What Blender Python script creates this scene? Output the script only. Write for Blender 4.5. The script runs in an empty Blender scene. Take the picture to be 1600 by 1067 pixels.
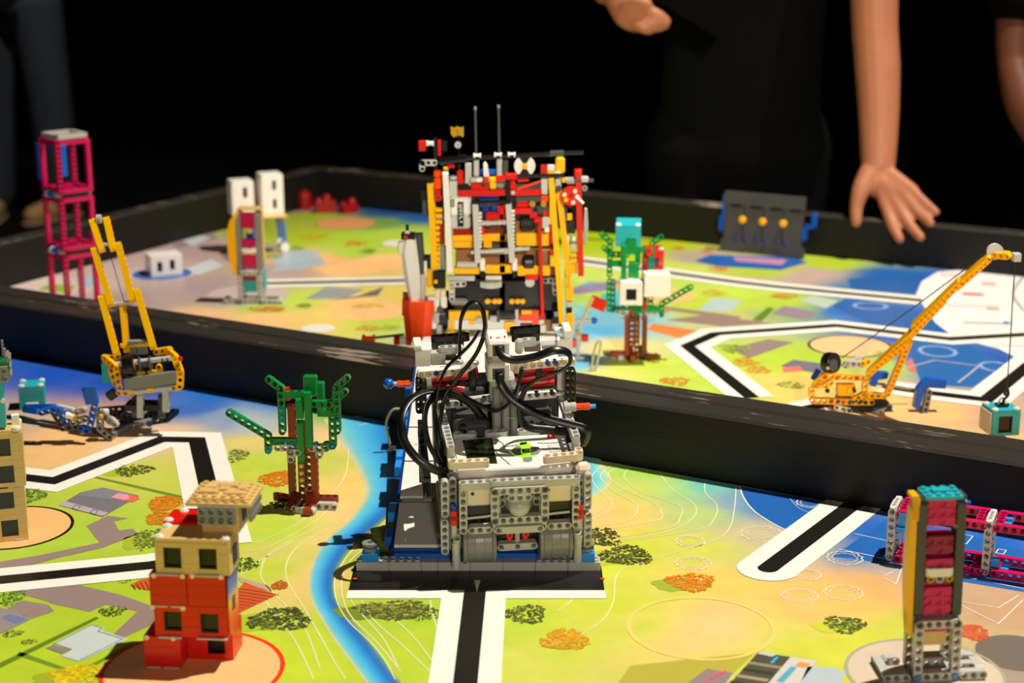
import bpy, bmesh, math, random
from math import sin, cos, pi, radians, sqrt, atan2
from mathutils import Vector, Matrix, noise

random.seed(7)
SC = bpy.context.scene
COL = SC.collection
# ------------------------------------------------------------------ camera
CAM_H, FPX, PIT = 0.634, 2548.0, radians(15.04)
cd = bpy.data.cameras.new('camera')
cam = bpy.data.objects.new('camera', cd); COL.objects.link(cam)
cam.location = (0, 0, CAM_H); cam.rotation_euler = (pi / 2 - PIT, 0, 0)
cd.sensor_width = 36.0; cd.lens = FPX / 1600 * 36.0
cd.clip_start = 0.05; cd.clip_end = 60
cd.dof.use_dof = True; cd.dof.focus_distance = 1.68; cd.dof.aperture_fstop = 5.2
SC.camera = cam
# ------------------------------------------------------------------ world, stage key lamp, added fill spots, exposure
wd = bpy.data.worlds.new('dark_hall'); SC.world = wd; wd.use_nodes = True
wd.node_tree.nodes['Background'].inputs[0].default_value = (0.55, 0.6, 0.75, 1)
wd.node_tree.nodes['Background'].inputs[1].default_value = 0.0035
SC.view_settings.view_transform = 'Standard'; SC.view_settings.look = 'None'
SC.view_settings.gamma = 1.0; SC.view_settings.use_curve_mapping = False
SC.view_settings.exposure = 0.25

def spot(name, loc, aim, power, col, ang, rad, blend=0.5):
    l = bpy.data.lights.new(name, 'SPOT'); l.energy = power; l.color = col
    l.spot_size = radians(ang); l.spot_blend = blend; l.shadow_soft_size = rad
    o = bpy.data.objects.new(name, l); COL.objects.link(o); o.location = loc
    o.rotation_euler = (Vector(aim) - Vector(loc)).to_track_quat('-Z', 'Y').to_euler()
    return o
spot('stage_key_spot', (1.75, 2.1, 4.7), (0.05, 1.75, 0), 1180, (1.0, 0.935, 0.83), 46, 0.03, 0.6)
spot('front_fill_spot', (0.6, -3.2, 1.25), (0.0, 1.7, 0.08), 185, (1.0, 0.9, 0.75), 34, 0.2, 0.6)  # added fill from the camera side, brightens front faces
spot('centre_fill_spot', (0.7, -1.2, 1.65), (0.2, 2.75, 0.33), 380, (1.0, 0.92, 0.78), 23, 0.06, 0.9)  # added fill, brightens the fronts of the far robot and crane
spot('bystander_fill_spot', (-0.6, 4.3, 3.6), (-2.0, 6.85, -0.3), 260, (1.0, 0.93, 0.85), 34, 0.1, 0.7)  # extra lamp added to lift the bystander out of the dark

# ------------------------------------------------------------------ coordinates
def G(u, v, z=0.0):
    """world point at height z seen at photo pixel (u, v)"""
    x = (u - 800) / FPX; y = (v - 533.5) / FPX
    dy = cos(PIT) - y * sin(PIT); dz = -sin(PIT) - y * cos(PIT)
    s = (z - CAM_H) / dz
    return Vector((s * x, s * dy, z))
def GY(u, v, Y):
    """world point at distance Y seen at photo pixel (u, v)"""
    x = (u - 800) / FPX; y = (v - 533.5) / FPX
    dy = cos(PIT) - y * sin(PIT); dz = -sin(PIT) - y * cos(PIT)
    s = Y / dy
    return Vector((s * x, Y, CAM_H + s * dz))
AL = radians(29.04)
DV = Vector((cos(AL), -sin(AL), 0)); NV = Vector((sin(AL), cos(AL), 0))   # along / across the tables
def T(s, n, z=0.0):
    p = DV * s + NV * n; p.z = z; return p

# ------------------------------------------------------------------ materials
def lin(c):
    return tuple(((x / 255) / 12.92 if x / 255 <= 0.04045 else ((x / 255 + 0.055) / 1.055) ** 2.4) for x in c)
MATS = {}
def mat_plain(key, rgb, rough=0.35, spec=0.5, var=0.06, scale=60.0, bump=0.0, trans=0.0, metal=0.0, coat=0.0, sss=0.0):
    if key in MATS: return MATS[key]
    m = bpy.data.materials.new(key); m.use_nodes = True; nt = m.node_tree; N = nt.nodes; L = nt.links
    b = N['Principled BSDF']; b.inputs['Roughness'].default_value = rough
    b.inputs['Specular IOR Level'].default_value = spec; b.inputs['Metallic'].default_value = metal
    b.inputs['Coat Weight'].default_value = coat
    if trans: b.inputs['Transmission Weight'].default_value = trans
    if sss:
        b.inputs['Subsurface Weight'].default_value = sss; b.inputs['Subsurface Radius'].default_value = (0.01, 0.004, 0.002)
        b.inputs['Subsurface Scale'].default_value = 0.5
    tc = N.new('ShaderNodeTexCoord'); nz = N.new('ShaderNodeTexNoise'); nz.inputs['Scale'].default_value = scale
    nz.inputs['Detail'].default_value = 3
    L.new(tc.outputs['Object'], nz.inputs['Vector'])
    mx = N.new('ShaderNodeMix'); mx.data_type = 'RGBA'
    c = lin(rgb)
    mx.inputs['A'].default_value = (*[x * (1 - var) for x in c], 1); mx.inputs['B'].default_value = (*[min(1, x * (1 + var)) for x in c], 1)
    L.new(nz.outputs['Fac'], mx.inputs['Factor']); L.new(mx.outputs['Result'], b.inputs['Base Color'])
    if bump:
        bp = N.new('ShaderNodeBump'); bp.inputs['Strength'].default_value = bump; bp.inputs['Distance'].default_value = 0.002
        L.new(nz.outputs['Fac'], bp.inputs['Height']); L.new(bp.outputs['Normal'], b.inputs['Normal'])
    MATS[key] = m; return m
PAL = dict(red=(214, 24, 12), dred=(150, 10, 12), orange=(255, 72, 8), yellow=(255, 190, 0), dyellow=(255, 184, 5), tan=(226, 188, 118),
           lgrey=(196, 195, 188), mgrey=(138, 138, 132), dgrey=(72, 74, 74), black=(14, 14, 15), white=(240, 236, 226),
           cream=(240, 222, 192), green=(0, 140, 62), dgreen=(0, 100, 44), brown=(112, 44, 24), rbrown=(150, 52, 30),
           blue=(10, 96, 208), dblue=(20, 54, 140), sky=(30, 150, 240), teal=(40, 178, 190), magenta=(206, 18, 92), dmag=(150, 10, 70),
           pink=(240, 110, 170), lime=(120, 220, 20), gold=(190, 140, 20))
def pl(k):
    return mat_plain('plastic_' + k, PAL[k], rough=0.28, spec=0.5, var=0.035, scale=1.3)
def prnt(rgb):
    return mat_plain('print_%d_%d_%d' % rgb, rgb, rough=0.38, spec=0.35, var=0.05, scale=40)

# ------------------------------------------------------------------ objects
def link(o, parent=None):
    COL.objects.link(o)
    if parent is not None: o.parent = parent
    return o
def tag(o, label, cat, group=None, kind=None):
    o['label'] = label
    if cat: o['category'] = cat
    if group: o['group'] = group
    if kind: o['kind'] = kind
    return o
def thing(name, label, cat, loc=(0, 0, 0), rz=0.0, tilt=0.0, lego=True, group=None):
    o = bpy.data.objects.new(name, None); link(o); o.empty_display_size = 0.02
    o.matrix_basis = Matrix.Translation(loc) @ Matrix.Rotation(rz, 4, 'Z') @ Matrix.Rotation(tilt, 4, 'X') @ Matrix.Scale(0.008 if lego else 1, 4)
    return tag(o, label, cat, group)
MESH = {}
def mesh_of(key, build):
    if key in MESH: return MESH[key]
    V, F = build()
    me = bpy.data.meshes.new(str(key[0]) if isinstance(key, tuple) else str(key)); me.from_pydata([tuple(v) for v in V], [], F); me.materials.append(None); me.update()
    MESH[key] = me; return me
def frame(X, Y):
    X = Vector(X).normalized(); Z = X.cross(Vector(Y)).normalized(); Y = Z.cross(X)
    return Matrix((X, Y, Z)).transposed().to_4x4()
def put(name, me, mat, parent, loc=(0, 0, 0), X=(1, 0, 0), Y=(0, 1, 0), scale=None):
    o = bpy.data.objects.new(name, me); link(o, parent)
    M = Matrix.Translation(Vector(loc)) @ frame(X, Y)
    if scale: M = M @ Matrix.Diagonal((*scale, 1))
    o.matrix_basis = M
    o.material_slots[0].link = 'OBJECT'; o.material_slots[0].material = mat if not isinstance(mat, str) else pl(mat)
    return o
def raw(name, V, F, mat, parent=None, smooth=False):
    me = bpy.data.meshes.new(name); me.from_pydata([tuple(v) for v in V], [], F); me.update()
    me.materials.append(mat if not isinstance(mat, str) else pl(mat))
    if smooth:
        for p in me.polygons: p.use_smooth = True
    o = bpy.data.objects.new(name, me); return link(o, parent)
def boxVF(x0, x1, y0, y1, z0, z1, o=0):
    V = [(x0, y0, z0), (x1, y0, z0), (x1, y1, z0), (x0, y1, z0), (x0, y0, z1), (x1, y0, z1), (x1, y1, z1), (x0, y1, z1)]
    F = [(0, 3, 2, 1), (4, 5, 6, 7), (0, 1, 5, 4), (1, 2, 6, 5), (2, 3, 7, 6), (3, 0, 4, 7)]
    return V, [tuple(i + o for i in f) for f in F]
def bevboxVF(x0, x1, y0, y1, z0, z1, b):
    """box with chamfered edges"""
    V = []; F = []
    idx = {}
    xs, ys, zs = (x0, x1), (y0, y1), (z0, z1); sg = (1, -1)
    for i in (0, 1):
        for j in (0, 1):
            for k in (0, 1):
                c = (xs[i], ys[j], zs[k]); s = (sg[i] * b, sg[j] * b, sg[k] * b)
                for a in range(3):
                    p = [c[q] + (0 if q == a else s[q]) for q in range(3)]
                    idx[i, j, k, a] = len(V); V.append(tuple(p))
    def q(*t): F.append(tuple(idx[x] for x in t))
    for a in range(3):                      # faces
        for side in (0, 1):
            o1, o2 = [x for x in range(3) if x != a]
            t = []
            for (p, r) in ((0, 0), (1, 0), (1, 1), (0, 1)):
                e = [0, 0, 0]; e[a] = side; e[o1] = p; e[o2] = r; t.append((*e, a))
            q(*t)
    for a in range(3):                      # edges along axis a
        o1, o2 = [x for x in range(3) if x != a]
        for p in (0, 1):
            for r in (0, 1):
                e0 = [0, 0, 0]; e0[o1] = p; e0[o2] = r; e1 = list(e0); e1[a] = 1
                q((*e0, o1), (*e1, o1), (*e1, o2), (*e0, o2))
    for i in (0, 1):
        for j in (0, 1):
            for k in (0, 1): q((i, j, k, 0), (i, j, k, 1), (i, j, k, 2))
    return V, F
def cat(*parts):
    V = []; F = []
    for v, f in parts:
        o = len(V); V += list(v); F += [tuple(i + o for i in g) for g in f]
    return V, F
def xf(VF, M):
    return [tuple(M @ Vector(v)) for v in VF[0]], VF[1]
def cylVF(r, z0, z1, n=12, r2=None, cap=True):
    r2 = r if r2 is None else r2
    V = [(r * cos(2 * pi * i / n), r * sin(2 * pi * i / n), z0) for i in range(n)] + [(r2 * cos(2 * pi * i / n), r2 * sin(2 * pi * i / n), z1) for i in range(n)]
    F = [(i, (i + 1) % n, n + (i + 1) % n, n + i) for i in range(n)]
    if cap: F += [tuple(reversed(range(n))), tuple(range(n, 2 * n))]
    return V, F
def latheVF(prof, n=20):
    """profile of (r, z), open ends closed where r == 0"""
    V = []; F = []
    for r, z in prof: V += [(r * cos(2 * pi * i / n), r * sin(2 * pi * i / n), z) for i in range(n)]
    for k in range(len(prof) - 1):
        for i in range(n): F.append((k * n + i, k * n + (i + 1) % n, (k + 1) * n + (i + 1) % n, (k + 1) * n + i))
    return V, F
def loftVF(rings, cap=True):
    n = len(rings[0]); V = [tuple(p) for r in rings for p in r]; F = []
    for k in range(len(rings) - 1):
        for i in range(n): F.append((k * n + i, k * n + (i + 1) % n, (k + 1) * n + (i + 1) % n, (k + 1) * n + i))
    if cap: F += [tuple(reversed(range(n))), tuple(range((len(rings) - 1) * n, len(rings) * n))]
    return V, F
def prismVF(poly, y0, y1):
    """polygon in (x, z) extruded along y"""
    n = len(poly)
    V = [(x, y0, z) for x, z in poly] + [(x, y1, z) for x, z in poly]
    F = [tuple(range(n)), tuple(reversed(range(n, 2 * n)))] + [(i, n + i, n + (i + 1) % n, (i + 1) % n) for i in range(n)]
    return V, F
def smooth_path(pts, per=8):
    P = [Vector(p) for p in pts]; out = []
    for i in range(len(P) - 1):
        p0 = P[max(i - 1, 0)]; p1 = P[i]; p2 = P[i + 1]; p3 = P[min(i + 2, len(P) - 1)]
        for k in range(per):
            t = k / per; t2 = t * t; t3 = t2 * t
            out.append(0.5 * ((2 * p1) + (-p0 + p2) * t + (2 * p0 - 5 * p1 + 4 * p2 - p3) * t2 + (-p0 + 3 * p1 - 3 * p2 + p3) * t3))
    out.append(P[-1]); return out
def tubeVF(path, r, n=8, flat=None, up=(0, 0, 1)):
    """tube (or flat ribbon when flat=(half width, half thickness)) swept along path"""
    P = [Vector(p) for p in path]; rings = []; nrm = Vector(up)
    for i, p in enumerate(P):
        t = (P[min(i + 1, len(P) - 1)] - P[max(i - 1, 0)]).normalized()
        nrm = (nrm - t * nrm.dot(t))
        if nrm.length < 1e-6: nrm = t.orthogonal()
        nrm.normalize(); b = t.cross(nrm)
        if flat:
            w, h = flat; c = h * 0.6
            sec = [(-w, -h + c), (-w + c, -h), (w - c, -h), (w, -h + c), (w, h - c), (w - c, h), (-w + c, h), (-w, h - c)]
            rings.append([p + b * x + nrm * y for x, y in sec])
        else:
            rings.append([p + b * (r * cos(2 * pi * k / n)) + nrm * (r * sin(2 * pi * k / n)) for k in range(n)])
    return loftVF(rings)
# ------------------------------------------------------------------ the hall
FLOOR_Z = -0.70
def mat_curtain():
    m = mat_plain('black_drape', (5, 5, 6), rough=0.95, spec=0.05, var=0.3, scale=4); return m
def mat_floor():
    return mat_plain('dark_stage_floor', (9, 9, 10), rough=0.7, spec=0.2, var=0.4, scale=9, bump=0.1)
tag(raw('floor', *boxVF(-7, 7, -5, 12, FLOOR_Z - 0.1, FLOOR_Z), mat_floor()), 'dark stage floor under the tables', 'floor', kind='structure')
def drape(name, a, b, label):
    a = Vector(a); b = Vector(b); n = int((b - a).length * 14); V = []; F = []
    d = (b - a).normalized(); nn = Vector((-d.y, d.x, 0))
    for layer in (0, 0.02):
        for i in range(n + 1):
            p = a.lerp(b, i / n) + nn * (0.05 * sin(i * 1.9) + 0.03 * sin(i * 0.7) + layer)
            V += [(p.x, p.y, FLOOR_Z), (p.x, p.y, 4.6)]
    m = 2 * (n + 1)
    for i in range(n):
        F.append((2 * i, 2 * i + 2, 2 * i + 3, 2 * i + 1)); F.append((m + 2 * i, m + 2 * i + 1, m + 2 * i + 3, m + 2 * i + 2))
    tag(raw(name, V, F, mat_curtain(), smooth=True), label, 'curtain', kind='structure')
drape('wall_back', (-6.9, 11.8, 0), (6.9, 11.8, 0), 'black pleated drape closing the hall behind the tables')
drape('wall_left', (-6.9, -4.9, 0), (-6.9, 11.8, 0), 'black pleated drape along one side of the hall')
drape('wall_right', (6.9, 11.8, 0), (6.9, -4.9, 0), 'black pleated drape along the other side of the hall')

# ------------------------------------------------------------------ tables
def mat_board():
    m = bpy.data.materials.new('worn_black_paint'); m.use_nodes = True; nt = m.node_tree; N = nt.nodes; L = nt.links
    b = N['Principled BSDF']; b.inputs['Roughness'].default_value = 0.42; b.inputs['Specular IOR Level'].default_value = 0.25
    tc = N.new('ShaderNodeTexCoord'); mp = N.new('ShaderNodeMapping'); mp.inputs['Scale'].default_value = (14, 120, 120)
    nz = N.new('ShaderNodeTexNoise'); nz.inputs['Scale'].default_value = 1.0; nz.inputs['Detail'].default_value = 5; nz.inputs['Roughness'].default_value = 0.7
    n2 = N.new('ShaderNodeTexNoise'); n2.inputs['Scale'].default_value = 5.0; n2.inputs['Detail'].default_value = 3
    ml = N.new('ShaderNodeMath'); ml.operation = 'MULTIPLY'
    geo = N.new('ShaderNodeNewGeometry'); sx = N.new('ShaderNodeSeparateXYZ')
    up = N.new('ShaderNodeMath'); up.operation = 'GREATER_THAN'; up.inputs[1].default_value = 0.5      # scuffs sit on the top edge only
    rp = N.new('ShaderNodeValToRGB'); rp.color_ramp.elements[0].position = 0.325; rp.color_ramp.elements[1].position = 0.37
    m2 = N.new('ShaderNodeMath'); m2.operation = 'MULTIPLY'
    mx = N.new('ShaderNodeMix'); mx.data_type = 'RGBA'
    mx.inputs['A'].default_value = (0.010, 0.0092, 0.0078, 1); mx.inputs['B'].default_value = (0.30, 0.24, 0.17, 1)
    L.new(tc.outputs['Object'], mp.inputs['Vector']); L.new(mp.outputs['Vector'], nz.inputs['Vector']); L.new(tc.outputs['Object'], n2.inputs['Vector'])
    L.new(nz.outputs['Fac'], ml.inputs[0]); L.new(n2.outputs['Fac'], ml.inputs[1]); L.new(ml.outputs[0], rp.inputs['Fac'])
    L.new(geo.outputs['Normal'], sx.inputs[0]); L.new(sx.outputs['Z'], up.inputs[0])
    L.new(rp.outputs['Color'], m2.inputs[0]); L.new(up.outputs[0], m2.inputs[1]); L.new(m2.outputs[0], mx.inputs['Factor'])
    top_lit = N.new('ShaderNodeMix'); top_lit.data_type = 'RGBA'; top_lit.inputs['A'].default_value = (0.010, 0.0092, 0.0078, 1); top_lit.inputs['B'].default_value = (0.030, 0.026, 0.020, 1)      # lamp light on the top edge, painted in as a lighter tone
    L.new(up.outputs[0], top_lit.inputs['Factor']); L.new(top_lit.outputs['Result'], mx.inputs['A'])
    L.new(mx.outputs['Result'], b.inputs['Base Color'])
    bp = N.new('ShaderNodeBump'); bp.inputs['Strength'].default_value = 0.25; bp.inputs['Distance'].default_value = 0.002
    L.new(nz.outputs['Fac'], bp.inputs['Height']); L.new(bp.outputs['Normal'], b.inputs['Normal'])
    return m
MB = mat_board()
C0, TH, WH = 1.6436, 0.0849, 0.0762
S0, S1 = -2.076, 0.30
NEAR = (C0 - 1.15, C0); FAR = (C0 + TH, C0 + TH + 1.150)
def table(label, n0, n1, bt_low, bt_high):
    t = thing('competition_table', label, 'table', T((S0 + S1) / 2, (n0 + n1) / 2, FLOOR_Z), -AL, lego=False)
    sc, nc = (S0 + S1) / 2, (n0 + n1) / 2
    hs, hn = (S1 - S0) / 2, (n1 - n0) / 2
    z = -FLOOR_Z
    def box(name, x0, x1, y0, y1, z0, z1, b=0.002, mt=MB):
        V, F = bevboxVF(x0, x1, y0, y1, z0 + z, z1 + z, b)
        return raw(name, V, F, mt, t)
    ply = mat_plain('painted_plywood', (22, 21, 20), rough=0.6, var=0.2, scale=8)
    box('table_top', -hs - 0.038, hs + 0.038, -hn - bt_low, hn + bt_high, -0.019, -0.002, mt=ply)
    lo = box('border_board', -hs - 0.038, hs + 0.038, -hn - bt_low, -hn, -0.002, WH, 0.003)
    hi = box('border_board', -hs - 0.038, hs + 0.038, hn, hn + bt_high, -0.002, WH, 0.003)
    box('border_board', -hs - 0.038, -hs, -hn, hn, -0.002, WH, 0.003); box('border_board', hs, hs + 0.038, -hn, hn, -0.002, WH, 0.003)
    for y in (-hn + 0.05, 0, hn - 0.05): box('stretcher_rail', -hs, hs, y - 0.019, y + 0.019, -0.108, -0.019, mt=ply)
    for x in (-hs + 0.12, hs - 0.12):
        for y in (-hn + 0.05, hn - 0.05): box('table_leg', x - 0.045, x + 0.045, y - 0.045, y + 0.045, -z, -0.108, mt=ply)
    return t
table('black game table carrying the white robot, the green tree and the red building', NEAR[0], NEAR[1], 0.038, 0.0402)
table('black game table carrying the tall red and yellow robot and the standing magenta tower', FAR[0], FAR[1], 0.0402, 0.038)

# ------------------------------------------------------------------ printed mats
CPN = [(20,560,40,95,190),(200,600,25,80,185),(330,620,35,110,200),(420,625,70,130,200),(100,580,30,85,190),(290,640,60,110,190),
(60,660,205,175,150),(110,690,243,190,125),(200,690,235,195,150),(60,720,240,190,125),(380,660,180,190,190),(330,655,140,160,190),(150,640,190,150,130),
(450,680,235,200,150),(390,690,225,205,120),(420,730,205,210,60),(500,720,215,205,80),(545,760,240,205,120),(520,690,240,205,130),(560,655,120,190,60),
(350,750,215,205,70),(200,740,215,205,75),(150,770,200,205,60),(60,770,190,200,60),(170,830,185,205,55),(250,840,190,205,60),(450,830,205,215,60),
(430,880,225,205,90),(470,900,240,200,125),(520,840,240,205,130),(400,900,205,210,60),(120,920,170,195,50),(200,940,175,200,50),(60,960,190,205,50),
(150,1000,175,200,40),(50,1020,195,205,40),(430,1000,205,215,50),(480,1040,210,215,50),(620,960,185,205,50),(640,1020,200,210,50),(830,960,205,215,55),
(830,1040,225,215,80),(900,1000,215,215,60),(950,940,220,215,60),(950,880,225,220,60),(1000,850,225,215,60),(950,830,240,205,110),(930,800,248,200,130),(985,800,240,205,110),
(1000,770,215,215,90),(1010,735,170,215,90),(1060,765,170,215,130),(1100,760,110,195,190),(1100,800,190,210,120),(1150,790,130,165,190),(1200,790,50,115,190),
(1250,800,30,95,185),(1100,850,225,215,80),(1180,840,205,190,150),(1240,850,190,185,165),(1050,930,230,215,80),(1130,910,248,205,100),(1230,950,250,195,110),
(1300,930,250,195,105),(1380,920,235,180,110),(1330,1000,225,215,60),(1250,1000,225,215,60),(1220,1040,215,215,60),(1410,975,220,210,70),(1400,890,175,165,165),
(1540,900,205,170,130),(1500,870,150,150,170),(1580,950,200,160,120),(1560,1000,200,175,130),(1400,830,30,100,190),(1540,840,35,105,195),(1450,850,60,125,200),(1590,880,80,120,180),(1350,870,90,130,185),
(1000,1050,225,205,90),(1095,985,252,205,140),(1045,985,252,205,130),(1145,990,250,205,130),(1090,955,252,200,130),(1095,1015,250,205,125),(1000,985,225,215,75),(1195,985,240,210,95),(1220,985,222,214,80),(1080,1045,222,212,80),(700,990,190,205,50),(560,800,240,205,130),(600,830,170,200,50),(560,880,150,185,45),(1550,1060,170,150,130)]
CPF = [(60,440,230,205,195),(200,400,195,165,160),(130,425,205,180,170),(330,390,180,150,150),(250,470,178,155,150),(330,450,175,150,150),(330,490,240,190,140),
(420,500,248,195,125),(500,495,235,205,110),(400,480,190,205,60),(480,470,205,215,70),(560,475,245,195,125),(600,500,205,215,70),(640,460,225,205,100),(450,420,180,155,150),
(500,405,240,185,120),(560,412,250,190,120),(610,410,245,190,125),(480,370,170,190,40),(560,375,185,200,50),(620,365,190,205,60),(500,340,160,180,40),(440,350,170,180,60),
(600,345,120,160,70),(530,324,70,90,120),(600,330,30,85,150),(650,342,35,95,170),(470,325,160,135,130),(560,395,185,205,60),(350,470,180,165,155),(650,410,200,205,90),
(930,375,180,195,20),(1050,385,175,190,20),(1000,400,190,205,40),(950,430,210,215,90),(930,470,200,215,80),(930,520,100,185,225),(940,492,130,195,215),(960,545,235,215,130),
(915,560,100,185,225),(1000,570,205,215,60),(1100,600,205,215,70),(960,590,230,220,120),(1050,420,205,210,80),(1150,455,205,215,70),(1080,400,175,155,140),(1200,420,175,195,40),
(1300,412,185,195,40),(1250,430,190,160,150),(1380,430,30,95,165),(1420,440,25,85,175),(1350,455,40,125,160),(1200,470,190,205,60),(1100,480,200,205,60),(1250,490,150,180,110),
(1320,490,50,110,190),(1400,500,35,90,190),(1440,520,30,85,185),(1150,500,205,190,130),(1200,560,200,210,60),(1260,560,190,205,60),(1450,560,50,115,190),(1480,590,110,140,180),
(1520,570,30,80,180),(1250,600,240,205,110),(1430,612,240,190,125),(1330,610,225,200,110),(1500,650,250,190,120),(1590,690,248,190,130),(1550,655,195,160,150),(1380,570,180,200,90),(700,400,200,205,60),(800,450,200,205,70),(800,520,110,185,220)]
def mat_print():
    m = bpy.data.materials.new('printed_vinyl'); m.use_nodes = True; nt = m.node_tree; N = nt.nodes; L = nt.links
    b = N['Principled BSDF']; b.inputs['Roughness'].default_value = 0.4; b.inputs['Specular IOR Level'].default_value = 0.35
    at = N.new('ShaderNodeVertexColor'); at.layer_name = 'print'
    tc = N.new('ShaderNodeTexCoord'); nz = N.new('ShaderNodeTexNoise'); nz.inputs['Scale'].default_value = 38; nz.inputs['Detail'].default_value = 6
    mr = N.new('ShaderNodeMapRange'); mr.inputs['To Min'].default_value = 0.86; mr.inputs['To Max'].default_value = 1.1
    L.new(tc.outputs['Object'], nz.inputs['Vector']); L.new(nz.outputs['Fac'], mr.inputs['Value'])
    mx = N.new('ShaderNodeVectorMath'); mx.operation = 'SCALE'
    L.new(at.outputs['Color'], mx.inputs[0]); L.new(mr.outputs['Result'], mx.inputs['Scale']); L.new(mx.outputs['Vector'], b.inputs['Base Color'])
    return m
MPRINT = mat_print()
def mat_sheet(label, n0, n1, cps, step):
    """thin printed sheet; ink colour blended between sampled spots of the artwork"""
    sp = [(G(u, v), lin((r * 0.94, g, b * 1.12) if (r > 175 and b < 100) else (r, g, b))) for u, v, r, g, b in cps]
    ns = int((S1 - S0) / step); nn = int((n1 - n0 - 0.006) / step); V = []; F = []; C = []
    for j in range(nn + 1):
        for i in range(ns + 1):
            p = T(S0 + 0.003 + (S1 - S0 - 0.006) * i / ns, n0 + 0.003 + (n1 - n0 - 0.006) * j / nn, 0)
            wob = Vector((noise.noise(p * 9) * 0.035, noise.noise(p * 9 + Vector((5, 5, 5))) * 0.035, 0)); q = p + wob
            ws = 0; c = [0, 0, 0]
            for g, k in sp:
                dx = g.x - q.x; dy = g.y - q.y
                w = 1 / (dx * dx + dy * dy + 2e-4) ** 2
                ws += w; c[0] += w * k[0]; c[1] += w * k[1]; c[2] += w * k[2]
            V.append(tuple(p)); C += [c[0] / ws, c[1] / ws, c[2] / ws, 1]
    for j in range(nn):
        for i in range(ns):
            a = j * (ns + 1) + i; F.append((a, a + 1, a + ns + 2, a + ns + 1))
    o = raw('printed_mat', V, F, MPRINT)
    ca = o.data.color_attributes.new('print', 'FLOAT_COLOR', 'POINT'); ca.data.foreach_set('color', C)
    md = o.modifiers.new('sheet', 'SOLIDIFY'); md.thickness = 0.0018; md.offset = -1
    return tag(o, label, 'mat')
MATN = mat_sheet('printed city map mat under the white robot, with river and black track lines', *NEAR, CPN, 0.012)
MATF = mat_sheet('printed city map mat under the far yellow crane, with a white corner area', *FAR, CPF, 0.016)

ZL = [0.0]
def flat(name, polys, rgb, mat, lvl):
    """ink shapes lying on a mat; polys = lists of world points"""
    V = []; F = []
    for p in polys:
        o = len(V); V += [(q.x, q.y, lvl * 0.00012) for q in p]; F.append(tuple(range(o, o + len(p))))
    o = raw(name, V, F, prnt(rgb) if not isinstance(rgb, bpy.types.Material) else rgb, mat)
    return o
def area(name, px, rgb, mat, lvl=1, per=0):
    pts = [G(u, v) for u, v in px]
    if per: pts = smooth_path(pts + [pts[0]], per)[:-1]
    a = sum(p.x * q.y - q.x * p.y for p, q in zip(pts, pts[1:] + pts[:1]))
    if a < 0: pts.reverse()
    return flat(name, [pts], rgb, mat, lvl)
def stripe(name, pts, w, rgb, mat, lvl=2, w2=None, close=False):
    P = [Vector((p.x, p.y, 0)) for p in pts]; L_, R_ = [], []
    n = len(P)
    for i, p in enumerate(P):
        if close: a, b = P[i - 1], P[(i + 1) % n]
        else: a, b = P[max(i - 1, 0)], P[min(i + 1, n - 1)]
        d0 = (p - a).normalized() if (p - a).length > 1e-9 else (b - p).normalized()
        d1 = (b - p).normalized() if (b - p).length > 1e-9 else d0
        n0 = Vector((-d0.y, d0.x, 0)); n1 = Vector((-d1.y, d1.x, 0)); m = (n0 + n1)
        m = m / max(0.35, m.length_squared) * 2 if m.length > 1e-6 else n0
        hw = (w if w2 is None else w + (w2 - w) * i / (n - 1)) / 2
        L_.append(p + m * hw); R_.append(p - m * hw)
    V = [(q.x, q.y, lvl * 0.00012) for q in L_ + R_]
    F = [(n + i, n + i + 1, i + 1, i) for i in range(n - 1)]
    if close: F.append((2 * n - 1, n, 0, n - 1))
    return raw(name, V, F, prnt(rgb) if not isinstance(rgb, bpy.types.Material) else rgb, mat)
def pxs(px, per=0):
    P = [G(u, v) for u, v in px]
    return smooth_path(P, per) if per else P
def disc(name, c, r, rgb, mat, lvl=1, n=48, ring=None, ringrgb=None, rl=None):
    c = G(*c)
    P = [c + Vector((cos(2 * pi * i / n) * r, sin(2 * pi * i / n) * r, 0)) for i in range(n)]
    if rgb: flat(name, [P], rgb, mat, lvl)
    if ring: stripe('circle_outline', P, ring, ringrgb, mat, (rl or lvl + 1), close=True)
WHT, BLK = (246, 240, 226), (26, 22, 18)
def track(px, mat, rounded=False, per=0):
    P = pxs(px, per)
    stripe('track_border', P, 0.061, WHT, mat, 5); stripe('track_line', P, 0.0205, BLK, mat, 7)
    if rounded:
        for nm, r, c, l in (('track_border', 0.0305, WHT, 6), ('track_line', 0.01025, BLK, 8)):
            flat(nm, [[P[-1] + Vector((cos(2 * pi * i / 32) * r, sin(2 * pi * i / 32) * r, 0)) for i in range(32)]], c, mat, l)
def leaf_mat(key, c1, c2):
    return mat_plain(key, c1, rough=0.5, var=0.5, scale=300)
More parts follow.
